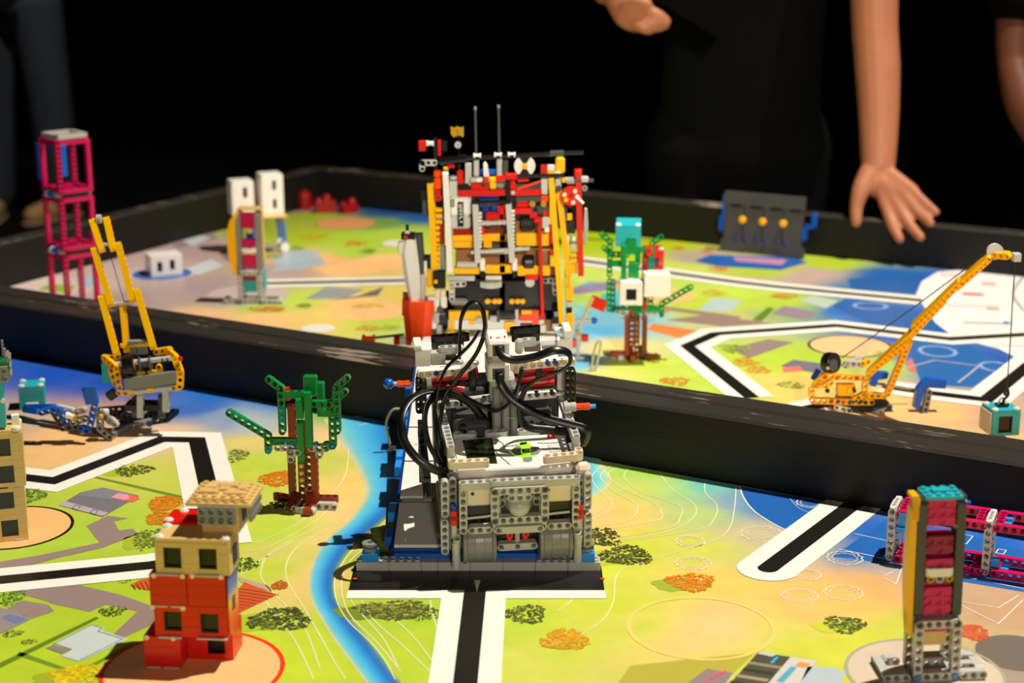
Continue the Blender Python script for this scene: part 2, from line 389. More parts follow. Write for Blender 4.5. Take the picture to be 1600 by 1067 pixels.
def bush(u, v, wpx, hpx, rgb, mat, n=90, shadow=None, lvl=4, seed=None):
    """printed tree crown: many small leaf shapes with gaps, plus its printed shade tone"""
    rnd = random.Random(int(u * 7 + v)); a = G(u - wpx / 2, v); b = G(u + wpx / 2, v); c = G(u, v)
    rx = (b.x - a.x) / 2; ry = (G(u, v - hpx / 2) - G(u, v + hpx / 2)).y / 2
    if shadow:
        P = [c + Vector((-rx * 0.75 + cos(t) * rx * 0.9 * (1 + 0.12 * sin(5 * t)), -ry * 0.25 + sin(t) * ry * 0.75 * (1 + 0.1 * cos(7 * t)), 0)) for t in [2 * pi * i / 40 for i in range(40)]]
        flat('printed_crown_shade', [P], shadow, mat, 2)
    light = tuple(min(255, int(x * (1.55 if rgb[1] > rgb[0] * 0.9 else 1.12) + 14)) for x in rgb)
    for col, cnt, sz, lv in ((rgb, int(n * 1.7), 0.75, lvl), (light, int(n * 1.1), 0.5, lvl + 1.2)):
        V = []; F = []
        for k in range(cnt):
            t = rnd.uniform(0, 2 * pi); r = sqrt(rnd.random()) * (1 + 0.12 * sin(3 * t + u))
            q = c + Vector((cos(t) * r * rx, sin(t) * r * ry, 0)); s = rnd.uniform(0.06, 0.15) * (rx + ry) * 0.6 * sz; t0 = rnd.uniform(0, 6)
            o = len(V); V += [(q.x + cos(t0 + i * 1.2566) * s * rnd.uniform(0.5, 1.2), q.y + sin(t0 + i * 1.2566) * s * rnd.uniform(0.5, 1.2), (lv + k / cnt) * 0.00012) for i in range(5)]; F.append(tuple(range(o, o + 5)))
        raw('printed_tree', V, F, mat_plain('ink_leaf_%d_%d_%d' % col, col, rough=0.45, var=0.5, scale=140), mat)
# --- near mat artwork
M = MATN
river = [(515,655),(530,680),(540,700),(556,730),(570,765),(572,785),(545,812),(514,838),(494,865),(483,895),(484,930),(500,962),(522,1000),(545,1030),(572,1067),(590,1090),
         (640,1090),(622,1067),(600,1030),(575,998),(548,965),(526,935),(523,905),(536,870),(560,842),(598,812),(625,780),(640,740),(640,655)]
RIV, RIVD, RIVC = (70, 175, 225), (35, 110, 195), (110, 205, 225)
def river_bands(px_l, px_r, mat, cols, lvl=1):
    L_ = pxs(px_l, 6); R_ = pxs(px_r, 6); n = 14; V = []; F = []; C = []
    K = [lin(c) for c in cols]
    for p, q in zip(L_, R_):
        for k in range(n + 1):
            a = k / n; w = p.lerp(q, a); V.append((w.x, w.y, lvl * 0.00012))
            t = a * (len(K) - 1); i = min(int(t), len(K) - 2); C += [K[i][j] + (K[i + 1][j] - K[i][j]) * (t - i) for j in range(3)] + [1]
    for i in range(len(L_) - 1):
        for k in range(n): o = i * (n + 1) + k; F.append((o, o + 1, o + n + 2, o + n + 1))
    o = raw('printed_river', V, F, MPRINT, mat)
    o.data.color_attributes.new('print', 'FLOAT_COLOR', 'POINT').data.foreach_set('color', C)
rl = [(505,655),(532,695),(556,730),(570,770),(545,812),(514,838),(494,865),(483,897),(484,932),(500,965),(522,1000),(548,1035),(585,1085)]
rr = [(650,640),(650,690),(648,730),(640,775),(598,815),(562,845),(538,872),(524,902),(526,935),(548,967),(577,1000),(603,1035),(640,1085)]
river_bands(rl, rr, M, [(225,205,140),(120,200,205),(85,190,228),(70,170,225),(50,145,215),(40,118,200),(60,120,170),(130,170,80)])
river_bands([(905,712),(935,716),(948,735),(955,752),(940,770),(912,783)], [(880,712),(905,722),(915,735),(918,752),(905,765),(885,770)], M, [(225,215,140),(150,215,200),(105,205,225),(100,200,228)])
WL = (240, 232, 190)
def contour(px, mat, w=0.0011, rgb=WL):
    stripe('contour_line', pxs(px, 6), w, rgb, mat, 3)
for px in [[(588,832),(560,850),(535,880),(523,905),(525,935),(542,968),(575,1000),(600,1030),(618,1062)],[(600,838),(566,860),(545,880),(534,905),(536,935),(550,965),(590,1005),(622,1045)],
           [(548,938),(570,965),(600,1000),(625,1050)],[(565,938),(585,970),(630,1010),(672,1050)],[(609,938),(612,960),(650,1000),(676,1035)],[(672,938),(676,960),(684,985)],
           [(655,640),(560,665)],[(530,818),(470,850),(448,880),(450,910),(475,950),(495,985),(520,1030),(540,1062)],[(495,824),(425,862),(408,890),(412,910),(440,940),(475,980),(500,1045)],
           [(415,940),(460,1000),(490,1062)],[(460,845),(400,880),(375,900)],[(545,700),(540,740),(520,770),(470,815),(400,850)],[(500,770),(510,800),(430,850),(390,862)],
           [(940,728),(925,745),(935,765),(955,785),(948,800),(910,818)],[(955,728),(938,745),(960,768),(990,785),(995,800),(975,815),(915,825)],[(970,728),(950,742),(975,765),(1020,785),(1033,800),(1022,815),(915,832)],
           [(985,730),(975,745),(1000,768),(1060,790),(1063,808),(1045,825),(960,840),(915,838)],[(1030,738),(1050,765),(1086,790),(1080,812),(1040,832),(960,845)],[(1102,752),(1102,770),(1120,790),(1115,812),(1090,828),(980,845)],
           [(1150,760),(1148,790),(1140,825),(1115,845),(1060,862),(985,885),(963,900),(958,940),(940,970),(900,995),(850,1010)],[(895,936),(886,945),(870,955)]]:
    contour(px, M)
area('printed_lake', [(1156,760),(1162,778),(1180,800),(1215,822),(1240,833),(1300,790),(1262,780),(1200,768)], (34, 98, 178), M, 1)
contour([(1156,760),(1162,778),(1180,800),(1215,822),(1245,835)], M, 0.002, (225, 225, 215))
contour([(1232,776),(1250,795),(1285,808)], M, 0.0012, (150, 190, 220))
area('printed_lake', [(1395,805),(1300,870),(1330,872),(1400,885),(1480,905),(1600,925),(1600,860),(1480,830)], (36, 102, 182), M, 1)
for px in [[(1335,834),(1400,848),(1440,860)],[(1310,858),(1360,868),(1420,885),(1500,900),(1600,920)],[(1382,900),(1410,885),(1400,913),(1380,903)],[(1500,880),(1560,890),(1600,900)],[(1490,860),(1540,870),(1575,880)],[(1450,960),(1480,932),(1500,940),(1560,950),(1592,930)],[(1500,945),(1560,975),(1598,938)],[(1560,858),(1572,860),(1568,866),(1556,864),(1560,858)],[(1480,830),(1520,838),(1510,850),(1470,845),(1480,830)]]:
    stripe('blueprint_line', pxs(px), 0.0012, (235, 232, 225), M, 3)
for u, v, w, h in [(1078,846,44,17),(1083,880,54,20),(1190,834,66,22),(1320,872,54,20),(1250,931,56,20),(1318,926,58,22),(1265,786,40,14),(1262,898,40,16),(375,780,0,0)]:
    if not w: continue
    c = G(u, v); rx = (G(u + w / 2, v) - c).length; ry = (G(u, v - h / 2) - G(u, v + h / 2)).length / 2
    P = [c + Vector((cos(t) * rx * (1 + 0.07 * sin(13 * t)), sin(t) * ry * (1 + 0.07 * cos(11 * t)), 0)) for t in [2 * pi * i / 60 for i in range(60)]]
    stripe('blueprint_tree_outline', P, 0.0014, (240, 225, 200), M, 3, close=True)
    P = [c + (p - c) * 0.72 for p in P]
    stripe('blueprint_tree_outline', P, 0.0008, (240, 225, 200), M, 3, close=True)
track([(-60,735),(84,752),(253,687),(308,688),(347,852)], M)
track([(-40,911),(236,884),(330,868)], M)
track([(1345,780),(1330,791),(1268,838),(1200,889)], M, rounded=True)
# junction bar in front of the ramp
bl, br = G(541, 935.5), G(947, 935.5); yb = bl.y
def rect(x0, x1, y0, y1): return [Vector((x0, y0, 0)), Vector((x1, y0, 0)), Vector((x1, y1, 0)), Vector((x0, y1, 0))]
xl, xr = bl.x, br.x
sx0, sx1 = G(690, 935).x, G(791, 935).x; sy = 0.5
yk = G(745, 923).y; yt = G(745, 893).y + 0.012
flat('track_border', [rect(xl, xr, yb, yk + 0.001)], WHT, M, 5); flat('track_line', [rect(xl + 0.0005, xr - 0.0005, yk, yt)], BLK, M, 7)
stripe('track_border', [Vector(((sx0 + sx1) / 2, yk, 0)), Vector(((sx0 + sx1) / 2 - 0.0035 * (yk - 0.55) / 0.17, 0.55, 0))], sx1 - sx0, WHT, M, 6)
stripe('track_line', [Vector(((sx0 + sx1) / 2 + 0.0008, yk + 0.001, 0)), Vector(((sx0 + sx1) / 2 - 0.0035 * (yk - 0.55) / 0.17, 0.55, 0))], 0.0207, BLK, M, 8)
flat('printed_arrow', [[G(741, 908), G(745, 927), G(751, 908)]], WHT, M, 9)
for u in (554.5, 941):
    c = G(u, 905.5); flat('printed_dot', [[c + Vector((cos(t) * 0.0024, sin(t) * 0.0024, 0)) for t in [i * pi / 6 for i in range(12)]]], (235, 60, 20), M, 9)
# rings and pads
disc('printed_pad', (1095, 980.5), 0.0655, None, M, 2, ring=0.0036, ringrgb=(250, 212, 122))
disc('printed_pad', (301, 1046), 0.0765, (250, 190, 125), M, 2, ring=0.0042, ringrgb=(235, 60, 20))
disc('printed_pad', (20, 824), 0.0610, (243, 186, 120), M, 2, ring=0.0034, ringrgb=(30, 24, 20))
disc('printed_pad', (1445, 1052), 0.066, (216, 196, 170), M, 2, ring=0.003, ringrgb=(170, 170, 140))
disc('printed_pad', (1590, 1020), 0.036, (120, 108, 98), M, 2)
# trees
DG, OL, DGS = (62, 72, 22), (105, 110, 50), (168, 188, 45)
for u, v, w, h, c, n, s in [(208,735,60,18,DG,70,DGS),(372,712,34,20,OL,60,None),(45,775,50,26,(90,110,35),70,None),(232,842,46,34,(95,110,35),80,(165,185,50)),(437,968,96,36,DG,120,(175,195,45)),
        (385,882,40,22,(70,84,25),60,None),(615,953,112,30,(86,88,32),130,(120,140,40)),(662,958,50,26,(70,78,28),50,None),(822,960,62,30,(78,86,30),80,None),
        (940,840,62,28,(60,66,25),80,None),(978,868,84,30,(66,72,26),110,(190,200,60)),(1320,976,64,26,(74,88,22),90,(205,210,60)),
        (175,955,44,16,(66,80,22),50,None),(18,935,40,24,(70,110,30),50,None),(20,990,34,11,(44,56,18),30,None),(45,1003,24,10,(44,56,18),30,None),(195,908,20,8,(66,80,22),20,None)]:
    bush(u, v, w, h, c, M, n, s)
OR = (240, 120, 10)
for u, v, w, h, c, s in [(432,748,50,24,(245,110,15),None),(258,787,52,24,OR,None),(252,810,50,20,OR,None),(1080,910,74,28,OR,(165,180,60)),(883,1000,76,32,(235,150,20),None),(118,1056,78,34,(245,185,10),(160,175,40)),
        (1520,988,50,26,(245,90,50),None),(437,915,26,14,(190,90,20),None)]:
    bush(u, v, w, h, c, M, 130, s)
# streets, roofs and lawns
RD = (150, 128, 122)
area('printed_street', [(0,878),(0,896),(90,872),(160,856),(215,835),(208,826),(186,829),(178,815),(200,810),(168,806),(135,822),(156,848),(60,868)], RD, M, 2)
area('printed_street', [(22,925),(115,912),(190,930),(245,950),(240,975),(185,1000),(172,996),(215,955),(165,945),(140,956),(80,943),(75,940)], RD, M, 2)
area('printed_street', [(75,945),(85,955),(50,967),(12,950),(35,938)], RD, M, 2)
area('printed_roof', [(92,790),(125,770),(160,762),(218,775),(160,808)], (120, 116, 120), M, 3); area('printed_roof', [(160,762),(215,774),(203,784),(118,774)], (128,130,140), M, 4)
area('printed_roof', [(92,790),(160,807),(170,802),(100,783)], (185,170,175), M, 5); area('printed_roof', [(173,778),(185,771),(205,774),(219,779),(208,785),(190,782)], (235,105,80), M, 5); area('printed_roof', [(173,778),(185,771),(200,774),(203,779),(195,782)], (240,150,170), M, 6)
for px in [[(113,795),(118,790),(126,792),(121,798)],[(141,802),(146,797),(153,799),(149,805)]]: stripe('printed_skylight', pxs(px), 0.0008, (90, 70, 70), M, 7, close=True)
area('printed_roof', [(84,1005),(143,976),(165,982),(160,986),(200,999),(125,1034),(96,1026),(113,1015)], (196, 206, 200), M, 4); area('printed_roof', [(72,1013),(84,1008),(112,1015),(97,1022)], (140,128,122), M, 4)
stripe('printed_roof_edge', pxs([(84,1007),(143,977),(160,982),(153,987),(192,999),(125,1032)]), 0.001, (130,140,140), M, 6)
area('printed_roof', [(0,950),(20,953),(48,968),(0,991)], (150, 135, 135), M, 4); area('printed_roof', [(3,966),(14,960),(43,968),(25,975)], (110,120,170), M, 5)
area('printed_roof', [(203,915),(220,906),(250,902),(260,925),(228,922)], (205, 95, 40), M, 4); area('printed_roof', [(372,922),(382,910),(432,930),(374,958)], (210, 90, 45), M, 4)
for k in range(7): stripe('printed_tile_line', pxs([(206 + 7 * k, 914 - k * 1.6), (212 + 7 * k, 922)]), 0.0009, (110, 45, 20), M, 6)
for k in range(7): stripe('printed_tile_line', pxs([(372, 920 + 5 * k), (436 - 9 * k, 930 + 3.5 * k)]), 0.0009, (120, 50, 25), M, 6)
area('printed_street', [(372,902),(420,915),(425,925),(376,910)], (190, 165, 140), M, 3)
area('printed_hedge', [(140,745),(148,744),(285,775),(283,779)], (110, 140, 45), M, 2)
area('printed_hedge', [(0,1036),(150,964),(155,966),(0,1044)], (95, 130, 30), M, 3); area('printed_hedge', [(30,1018),(120,1050),(205,1005),(207,1008),(122,1055),(26,1024)], (110,145,35), M, 3)
# station print in the foreground
area('printed_shade', [(985,1040),(1060,1032),(1180,1020),(1130,1067),(960,1075)], (186, 176, 66), M, 1)
area('printed_roof', [(1135,1075),(1185,1019),(1235,1027),(1190,1080)], (84, 82, 66), M, 4)
for k, c in enumerate([(150,140,110),(60,62,52),(170,155,115),(56,58,50)]):
    a = 1172 - 10 * k; y = 1034 + 10 * k; area('printed_roof', [(a, y), (a + 50, y + 8), (a + 46, y + 12), (a - 3, y + 4)], c, M, 5)
area('printed_roof', [(1200,1067),(1235,1027),(1277,1033),(1240,1080),(1190,1080)], (212, 204, 198), M, 4); area('printed_roof', [(1262,1042),(1300,1043),(1322,1050),(1310,1080),(1245,1080)], (186, 196, 200), M, 4)
area('printed_sign', [(1213,1065),(1236,1042),(1245,1044),(1224,1067)], (90, 170, 195), M, 6); area('printed_sign', [(1242,1041),(1250,1035),(1266,1038),(1258,1044)], (225, 160, 60), M, 6)
area('printed_roof', [(1203,1036),(1214,1026),(1217,1028),(1207,1038)], (60, 180, 215), M, 6); area('printed_roof', [(1183,1022),(1188,1019),(1215,1023),(1206,1027)], (205, 200, 195), M, 6)
area('printed_street', [(1075,1067),(1105,1045),(1145,1052),(1125,1080),(1065,1080)], (150, 132, 128), M, 3)
for k in range(4): area('printed_mark', [(1100 + 8 * k, 1064 - 4 * k), (1108 + 8 * k, 1060 - 4 * k), (1112 + 8 * k, 1061 - 4 * k), (1104 + 8 * k, 1066 - 4 * k)], (235, 90, 120), M, 5)
# --- far mat artwork
M = MATF
track([(380,444),(660,438)], M); track([(890,405),(1150,441),(1210,448),(1440,470)], M)
track([(1175,622),(1074,541),(1118,522),(1307,509),(1484,530),(1640,521)], M)
track([(1640,545),(1541,625),(1440,613),(1380,604)], M); track([(1255,640),(1300,630)], M)
area('printed_base_area', [(1431,461),(1440,440),(1465,425),(1500,422),(1560,429),(1640,437),(1640,515),(1484,522),(1462,505)], (240, 232, 226), M, 3, 0)
area('printed_base_area', [(1484,526),(1640,512),(1640,570),(1600,600),(1590,560),(1560,545)], (242, 236, 228), M, 3, 0)
stripe('printed_arc', pxs([(1600,432),(1586,450),(1584,465),(1600,486)], 5), 0.004, (150, 150, 145), M, 6)
for u, v, w, c in [(1545,444,22,(235,150,150)),(1520,460,32,(240,90,80)),(1490,430,40,(240,190,190)),(1552,483,20,(190,180,120)),(1540,505,70,(190,195,195)),(1575,505,14,(130,170,220)),(1520,478,80,(225,215,210)),(1580,540,60,(230,215,210))]:
    area('printed_logo', [(u - w / 2, v - 2.5), (u + w / 2, v - 1), (u + w / 2, v + 2.5), (u - w / 2, v + 1)], c, M, 6)
disc('printed_pad', (540, 349), 0.062, (218, 150, 95), M, 3, ring=0.004, ringrgb=(170, 150, 50))
disc('printed_pad', (253, 428), 0.055, (70, 105, 170), M, 3, ring=0.005, ringrgb=(215, 205, 215))
disc('printed_pad', (1328, 541), 0.060, (245, 195, 140), M, 3, ring=0.004, ringrgb=(60, 50, 40)); disc('printed_pad', (1040, 462), 0.05, (248, 190, 120), M, 3)
disc('printed_pad', (388, 460), 0.068, (198, 176, 168), M, 2); disc('printed_pad', (575, 487), 0.06, (248, 196, 128), M, 2)
disc('printed_pad', (622, 380), 0.030, (225, 220, 205), M, 3); disc('printed_pad', (497, 513), 0.026, (232, 228, 212), M, 3)
PLV = [0.5]
for px, c in [([(420,425),(440,412),(500,400),(510,412),(470,420)],(165,180,185)),([(425,398),(470,390),(505,393),(480,408),(430,415)],(170,185,190)),([(475,468),(510,448),(570,452),(540,466)],(150,155,150)),
              ([(510,470),(560,462),(600,448),(590,462)],(110,110,105)),([(495,420),(590,398),(650,400),(640,418),(520,432)],(250,190,125)),
              ([(345,400),(375,380),(385,395),(360,410)],(130,115,120)),([(290,420),(330,405),(350,415),(310,430)],(200,205,205)),([(60,452),(75,444),(118,446),(110,458)],(150,190,60)),
              ([(120,440),(135,432),(150,437),(140,450)],(170,195,205)),([(250,375),(330,360),(340,372),(280,388)],(150,130,130)),([(285,376),(315,368),(330,372),(300,384)],(190,200,200)),
              ([(1085,408),(1110,398),(1240,402),(1262,410),(1220,422),(1120,416)],(35,90,165)),([(1145,401),(1230,406),(1222,414),(1150,408)],(190,130,165)),
              ([(900,448),(920,440),(950,442),(930,455)],(120,160,190)),([(885,452),(960,438),(990,440),(975,450),(900,460)],(150,130,160)),
              ([(1090,485),(1115,465),(1160,470),(1140,488)],(180,195,190)),([(1040,500),(1100,492),(1210,505),(1130,510)],(150,125,115)),([(1020,505),(1110,520),(1060,528),(1010,515)],(225,130,70)),
              ([(1205,490),(1225,478),(1280,488),(1260,500)],(150,130,140)),([(1250,470),(1270,462),(1310,470),(1290,482)],(185,195,180)),([(1175,500),(1200,480),(1210,482),(1190,502)],(95,130,40)),
              ([(1010,480),(1150,500),(1160,495),(1020,476)],(150,128,110)),([(1140,545),(1200,530),(1240,535),(1170,560)],(150,128,122)),([(1220,572),(1240,562),(1300,570),(1285,585)],(120,115,130)),([(1222,574),(1250,572),(1255,580),(1225,582)],(235,120,110)),
              ([(1415,565),(1440,552),(1480,570),(1500,598),(1420,580)],(205,120,100)),([(940,460),(975,452),(975,490),(945,488)],(90,190,200)),([(960,445),(1010,440),(1020,455),(985,470)],(240,180,120)),
              ([(1300,478),(1330,462),(1425,484),(1468,505),(1462,520),(1370,510)],(40,98,165)),([(1410,520),(1512,540),(1570,566),(1520,605),(1440,600)],(45,105,170)),
              ([(1325,436),(1380,432),(1440,436),(1428,458),(1330,452)],(32,92,160))]:
    PLV[0] += 0.07; area('printed_plot', px, c, M, PLV[0])
stripe('blueprint_line', pxs([(1416,575),(1460,563),(1530,572),(1497,598)]), 0.003, (200, 180, 190), M, 4)
for u, v, w, h in [(1465,549,54,16),(1555,573,44,14),(1360,478,50,10)]:
    c = G(u, v); rx = (G(u + w / 2, v) - c).length; ry = (G(u, v - h / 2) - G(u, v + h / 2)).length / 2
    stripe('blueprint_tree_outline', [c + Vector((cos(t) * rx * (1 + 0.07 * sin(13 * t)), sin(t) * ry, 0)) for t in [2 * pi * i / 40 for i in range(40)]], 0.005, (150, 175, 215), M, 3, close=True)
for u, v, w, h, c in [(420,483,60,9,(235,95,40)),(575,478,50,8,(240,170,60)),(430,400,30,8,(120,140,40)),(455,388,40,8,(120,150,30)),(490,370,40,8,(225,165,40)),(555,381,34,8,(235,110,40)),(575,392,24,8,(90,120,30)),
        (475,478,24,7,(90,100,25)),(575,513,40,9,(240,150,50)),(610,512,30,8,(170,180,50)),(1055,596,44,14,(240,120,30)),(1060,388,18,6,(225,100,40)),(1105,392,20,6,(225,100,40)),(1123,420,30,7,(240,120,30)),
        (1165,566,40,14,(240,140,40)),(1185,578,38,12,(240,140,40)),(1115,458,36,10,(240,170,50)),(1225,463,44,9,(235,120,40)),(1235,602,44,12,(120,140,50)),(1150,545,50,14,(110,140,40)),(1025,485,50,10,(225,120,70)),(400,355,26,6,(120,140,40)),(1380,553,30,10,(120,160,60))]:
    bush(u, v, w, h, c, M, 60)
# ------------------------------------------------------------------ building-toy kit (unit: one stud = 8 mm)
def hole_ring(i, first, last, hi):
    """2D module of a beam around hole i: outer boundary points and which edges are free"""
    n = 16 if hi else 8; pts = []; rnd = []
    for k in range(n):
        a = 2 * pi * k / n + pi / n * 0
        c, s = cos(a), sin(a); h = 0.47
        if (first and c < -1e-6) or (last and c > 1e-6):
            pts.append((i + c * h, s * h)); rnd.append(True)
        else:
            m = max(abs(c), abs(s)) * 2; pts.append((i + c / m, s / m * 2 * h)); rnd.append(False)
    return pts, n
def beamVF(n, hi=True, holes=None, ht=0.47):
    """straight beam along x with round holes along y, rounded ends"""
    V = []; F = []; R, RC = 0.31, 0.385
    for i in range(n):
        B, m = hole_ring(i, i == 0, i == n - 1, hi)
        open_ = holes is None or i in holes
        for side in (-1, 1):
            y = side * ht; o = len(V)
            V += [(x, y, z) for x, z in B]
            if open_:
                V += [(i + RC * cos(2 * pi * k / m), y, RC * sin(2 * pi * k / m)) for k in range(m)]
                V += [(i + RC * cos(2 * pi * k / m), y - side * 0.1, RC * sin(2 * pi * k / m)) for k in range(m)]
                V += [(i + R * cos(2 * pi * k / m), y - side * 0.1, R * sin(2 * pi * k / m)) for k in range(m)]
                V += [(i + R * cos(2 * pi * k / m), 0, R * sin(2 * pi * k / m)) for k in range(m)]
                for ring in range(4):
                    for k in range(m):
                        a, b = o + ring * m + k, o + ring * m + (k + 1) % m; f = (a, b, b + m, a + m)
                        F.append(f if side < 0 else tuple(reversed(f)))
            else:
                f = tuple(range(o, o + m)); F.append(f if side < 0 else tuple(reversed(f)))
        # outer walls
        o = len(V)
        for k in range(m):
            p, q = B[k], B[(k + 1) % m]
            if (abs(p[0] - i - 0.5) < 1e-6 and abs(q[0] - i - 0.5) < 1e-6) or (abs(p[0] - i + 0.5) < 1e-6 and abs(q[0] - i + 0.5) < 1e-6): continue
            o = len(V); V += [(p[0], -ht, p[1]), (q[0], -ht, q[1]), (q[0], ht, q[1]), (p[0], ht, p[1])]; F.append((o, o + 3, o + 2, o + 1))
    return V, F
AX = {'x': Vector((1, 0, 0)), 'y': Vector((0, 1, 0)), 'z': Vector((0, 0, 1)), '-x': Vector((-1, 0, 0)), '-y': Vector((0, -1, 0)), '-z': Vector((0, 0, -1))}
def ax(d): return AX[d] if isinstance(d, str) else Vector(d)
def beam(p, col, loc, d, n, hole='y', hi=True, name='beam', holes=None, ht=0.47):
    me = mesh_of(('beam', n, hi, holes, ht), lambda: beamVF(n, hi, holes, ht))
    return put(name, me, col, p, loc, ax(d), ax(hole))
def beam_to(p, col, a, b, hole='y', hi=False, name='beam', ht=0.47):
    a = Vector(a); b = Vector(b); n = max(2, round((b - a).length) + 1)
    return beam(p, col, a, (b - a), n, hole, hi, name, None, ht)
def bentVF(legs, hi):
    """legs: list of (start, direction angle, n) in the xz plane, one moulding"""
    return cat(*[xf(beamVF(n, hi), Matrix.Translation((x, 0, z)) @ Matrix.Rotation(-a, 4, 'Y')) for (x, z), a, n in legs])
def bent(p, col, loc, X, Y, legs, hi=True, name='angle_beam'):
    key = ('bent', tuple((round(x, 3), round(z, 3), round(a, 3), n) for (x, z), a, n in legs), hi)
    return put(name, mesh_of(key, lambda: bentVF(legs, hi)), col, p, loc, ax(X), ax(Y))
def frame_part(p, col, loc, w, h, X='x', Y='y', hi=True, name='open_frame', mid=None):
    """rectangular open frame, corner hole at loc"""
    def b():
        parts = [beamVF(w, hi), xf(beamVF(w, hi), Matrix.Translation((0, 0, h - 1))),
                 xf(beamVF(h, hi), Matrix.Rotation(-pi / 2, 4, 'Y')), xf(beamVF(h, hi), Matrix.Translation((w - 1, 0, 0)) @ Matrix.Rotation(-pi / 2, 4, 'Y'))]
        if mid: parts.append(xf(beamVF(w, hi), Matrix.Translation((0, 0, mid))))
        return cat(*parts)
    return put(name, mesh_of(('frame', w, h, hi, mid), b), col, p, loc, ax(X), ax(Y))
def brickVF(w, d, h, studs, win=None):
    g = 0.02
    parts = [bevboxVF(-w / 2 + g, w / 2 - g, -d / 2 + g, d / 2 - g, 0.01, h - 0.005, 0.035)]
    if studs:
        for i in range(int(w)):
            for j in range(int(d)):
                if studs == 'rim' and 0 < i < w - 1 and 0 < j < d - 1: continue
                parts.append(xf(cylVF(0.3, h - 0.01, h + 0.2, 10), Matrix.Translation((-w / 2 + 0.5 + i, -d / 2 + 0.5 + j, 0))))
    return cat(*parts)
def brick(p, col, loc, w, d, h=1.2, studs=True, X='x', Y='y', name='brick'):
    """loc = centre of the underside"""
    return put(name, mesh_of(('brick', w, d, round(h, 3), studs), lambda: brickVF(w, d, h, studs)), col, p, loc, ax(X), ax(Y))
def plate(p, col, loc, w, d, studs=True, **k): return brick(p, col, loc, w, d, 0.4, studs, name=k.pop('name', 'plate'), **k)
def tile(p, col, loc, w, d, h=0.4, **k): return brick(p, col, loc, w, d, h, False, name=k.pop('name', 'tile'), **k)
def box(p, col, x0, x1, y0, y1, z0, z1, name='panel', b=0.04, X='x', Y='y', loc=(0, 0, 0)):
    me = mesh_of(('box', round(x1 - x0, 3), round(y1 - y0, 3), round(z1 - z0, 3), b), lambda: bevboxVF(-(x1 - x0) / 2, (x1 - x0) / 2, -(y1 - y0) / 2, (y1 - y0) / 2, -(z1 - z0) / 2, (z1 - z0) / 2, b))
    c = Vector(((x0 + x1) / 2, (y0 + y1) / 2, (z0 + z1) / 2))
    return put(name, me, col, p, Vector(loc) + frame(ax(X), ax(Y)) @ c, ax(X), ax(Y))
def axleVF(n):
    a, b = 0.29, 0.115
    sec = [(a, -b), (a, b), (b, b), (b, a), (-b, a), (-b, b), (-a, b), (-a, -b), (-b, -b), (-b, -a), (b, -a), (b, -b)]
    return loftVF([[(0, y, z) for y, z in sec], [(n, y, z) for y, z in sec]])
def axle(p, col, a, b, name='axle'):
    a = Vector(a); b = Vector(b); L_ = (b - a).length; d = b - a
    return put(name, mesh_of(('axle',), lambda: axleVF(1)), col, p, a, d, d.orthogonal(), (L_, 1, 1))
def rod(p, col, a, b, r=0.2, name='rod', n=12):
    a = Vector(a); b = Vector(b); d = b - a
    me = mesh_of(('rod', n), lambda: xf(cylVF(1, 0, 1, n), Matrix.Rotation(pi / 2, 4, 'Y')))
    return put(name, me, col, p, a, d, d.orthogonal(), (d.length, r, r))
def lathe(p, col, prof, loc, axis='z', n=20, name='wheel', smooth=False):
    me = mesh_of(('lathe', tuple(prof), n), lambda: latheVF(prof, n))
    if smooth:
        for f in me.polygons: f.use_smooth = True
    A = ax(axis).normalized(); X = A.orthogonal(); Y = A.cross(X)
    return put(name, me, col, p, loc, X, Y)
def bush_part(p, col, loc, axis, L_=1.0, name='bush'):
    h = L_ / 2
    return lathe(p, col, [(0.28, -h), (0.48, -h), (0.48, -h + 0.2), (0.36, -h + 0.25), (0.36, h - 0.25), (0.48, h - 0.2), (0.48, h), (0.28, h), (0.28, -h)], loc, axis, 12, name)
def pin(p, col, a, d, L_=1.0, r=0.3, name='pin'):
    d = ax(d).normalized(); h = L_
    return lathe(p, col, [(0, 0), (r, 0), (r, h * 0.45), (r * 1.3, h * 0.47), (r * 1.3, h * 0.53), (r, h * 0.55), (r, h - 0.05), (r * 0.7, h), (r * 0.55, h), (r * 0.55, h - 0.3), (0, h - 0.3)], a, d, 12, name)
def connector(p, col, a, d, L_=2.0, r=0.46, name='connector'):
    """tube joiner with open ends"""
    d = ax(d).normalized(); h = L_
    return lathe(p, col, [(0.0, 0.25), (0.3, 0.25), (0.3, 0), (r, 0), (r, h * 0.42), (r * 0.92, h * 0.45), (r * 0.92, h * 0.55), (r, h * 0.58), (r, h), (0.3, h), (0.3, h - 0.25), (0, h - 0.25)], a, d, 14, name)
def gearVF(t, r, w):
    sec = []
    for k in range(t):
        for dr, da in ((0, -0.5), (0, -0.2), (0.22, -0.1), (0.22, 0.1), (0, 0.2)):
            a = 2 * pi * (k + da) / t; sec.append(((r + dr) * cos(a), (r + dr) * sin(a)))
    return loftVF([[(x, y, -w / 2) for x, y in sec], [(x, y, w / 2) for x, y in sec]])
def gear(p, col, loc, axis, t=16, r=1.0, w=0.5, name='gear'):
    A = ax(axis); X = A.orthogonal(); Y = A.cross(X)
    return put(name, mesh_of(('gear', t, r, w), lambda: gearVF(t, r, w)), col, p, loc, X, Y)
def cable(p, col, pts, flat=(0.36, 0.13), up=(0, 0, 1), r=0.15, name='cable', per=8):
    V, F = tubeVF(smooth_path(pts, per), r, 8, flat, up)
    o = raw(name, V, F, col, p, True)
    return o
def round_plate(p, col, loc, r=0.48, h=0.4, name='round_plate'):
    return lathe(p, col, [(0, 0), (r, 0), (r, h * 0.8), (r * 0.9, h), (0.3, h), (0.3, h + 0.1), (0, h + 0.1)], loc, 'z', 14, name)
